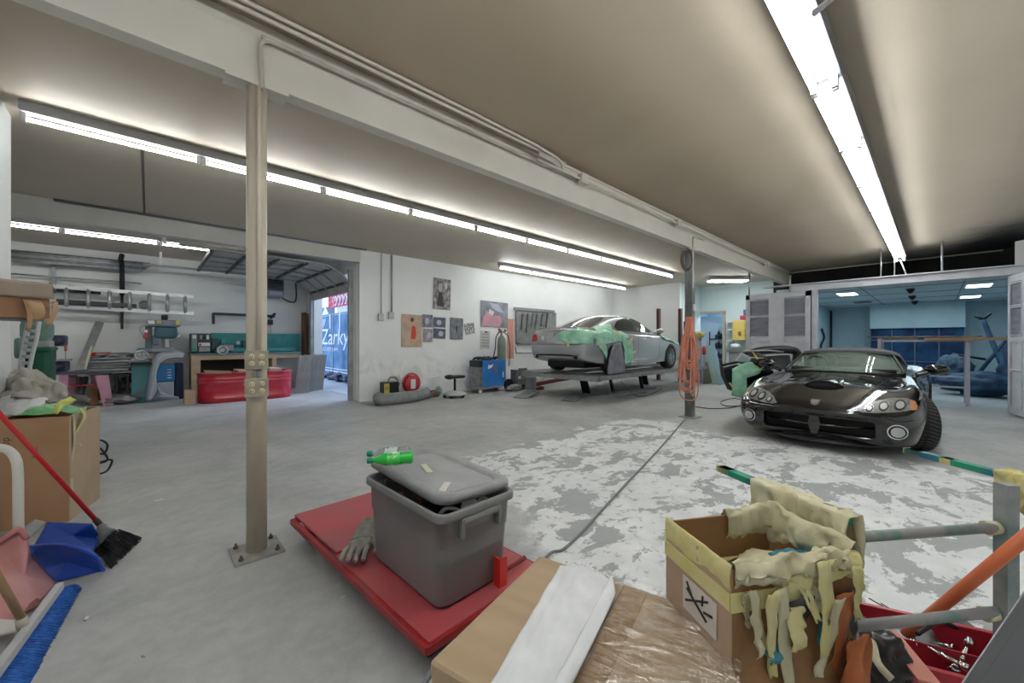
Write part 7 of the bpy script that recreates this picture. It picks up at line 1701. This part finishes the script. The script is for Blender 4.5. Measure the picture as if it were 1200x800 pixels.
# ============================================================ LOWER RIGHT: TOOL BOX
p = G(1110, 760, .18); t = thing('tool_tray', 'red steel tool tray full of sockets and tools on the floor at lower right', 'tool box', (p.x, p.y, 0), YAW-PI/2-.45)
m_tr = mat('tray_red_steel', (.46, .015, .03), .35, col2=(.35, .03, .05), scale=6)
for (c_, d_) in (((0, 0, .02), (.46, .34, .01)), ((0, -.17, .10), (.46, .008, .17)), ((0, .17, .10), (.46, .008, .17)), ((-.23, 0, .10), (.008, .34, .17)), ((.23, 0, .10), (.008, .34, .17)), ((0, .02, .12), (.44, .006, .1)), ((0, .17, .19), (.47, .02, .012)), ((0, -.17, .19), (.47, .02, .012))):
    b = MB(); b.box(c_, d_, bev=.002); b.build('tray_panel', m_tr, t)
Wt = Matrix.Translation(t.location) @ Matrix.Rotation(YAW-PI/2-.45, 4, 'Z')
random.seed(21)
for k in range(16):
    a_ = Wt @ Vector((random.uniform(-.19, .19), random.uniform(-.14, .14), random.uniform(.10, .17))); d_ = Vector((random.uniform(-1, 1), random.uniform(-1, 1), random.uniform(-.1, .2))).normalized(); L_ = random.uniform(.04, .11)
    b = MB(); b.rod(a_-d_*L_/2, a_+d_*L_/2, .007, n=8); b.rod(a_+d_*L_*.4, a_+d_*L_*.65, .013, .014, n=12); o = b.build('socket_wrench', m_chrome)
    tag(o, 'chrome socket tool jumbled in the red tool tray', 'tool', 'jumbled chrome tools in the red tray')
t = T0('caster_wheel', 'grey round rubber wheel lying beside the red tool tray', 'wheel'); p = G(1125, 742, .09); b = MB(); b.lathe([(0, -.02), (.05, -.02), (.085, -.03), (.09, 0), (.085, .03), (.05, .02), (.02, .022), (0, .022)], M=Matrix.Translation(p) @ Matrix.Rotation(.9, 4, 'Y') @ Matrix.Rotation(.5, 4, 'X'), n=30); b.build('tyre', mat('grey_rubber', (.14, .14, .15), .6), t)
b = MB(); b.rod(Vector((p.x, p.y, 0)), p+Vector((0, 0, -.05)), .006); b.build('bracket', m_steel, t)
t = T0('salmon_panel', 'salmon red flat metal strap lying over the tools at lower right', 'strap'); b = MB(); b.bar(G(1040, 738, .22), G(1090, 800, .24), .06, .008); b.build('strap', mat('salmon_steel', (.58, .20, .14), .5), t)
for k, (x0, y0, x1, y1) in enumerate(((1018, 700, 1045, 716), (1032, 706, 1052, 718))):
    b = MB(); b.rod(G(x0, y0, .05), G(x1, y1, .03), .003); tag(b.build('thin_rod', m_black), ['left', 'right'][k]+' thin black welding rod lying on the floor by the red tray', 'rod')
crumple('tool_heap', G(1062, 745, .10), .10, (1.2, 1, .6), m_steel, 'heap of grey steel clamps left of the red tool tray', 'tools', 14)
crumple('black_bag', G(1018, 765, .20), .12, (.8, 1, .9), mat('black_vinyl', (.02, .02, .022), .3), 'black crumpled vinyl right of the tall taped box', 'bag', 15)
b = MB(); P_ = [G(1010, 730, .30), G(1022, 750, .28), G(1028, 775, .26), G(1045, 795, .24)]; b.tube(P_, .012, smooth=3); tag(b.build('tape_curl', m_mt2), 'curl of cream masking tape hanging right of the tall taped box', 'tape')
o = MB().tube([G(1075, 742, .25), G(1100, 728, .27), G(1122, 735, .26)], .008, smooth=4).build('black_hose', m_black); tag(o, 'short black cable across the red tool tray', 'cable')
# small litter on the floor
for i, (x, y, s_) in enumerate(((180, 587, .035), (150, 588, .02), (101, 726, .02), (170, 769, .012), (597, 512, .02), (405, 697, .015), (418, 516, .02))):
    p = G(x, y, .003); b = MB(); b.prism([(0, 0), (s_*1.8, s_*.3), (s_*1.6, s_*.8), (s_*.3, s_*.6)], .003); o = b.build('paper_scrap', [m_pap, m_pap, m_pap, m_steel][i % 4], None, loc=(p.x, p.y, .002)); o.rotation_euler = (0, 0, .6*i)
    tag(o, ['longer white paper scrap', 'tiny white paper crumb beside the longer scrap', 'white scrap near the push broom', 'tiny grey chip', 'pale scrap beyond the tote', 'white scrap beside the dolly', 'pale scrap in the middle distance behind the tan post'][i]+' on the concrete floor', 'litter')
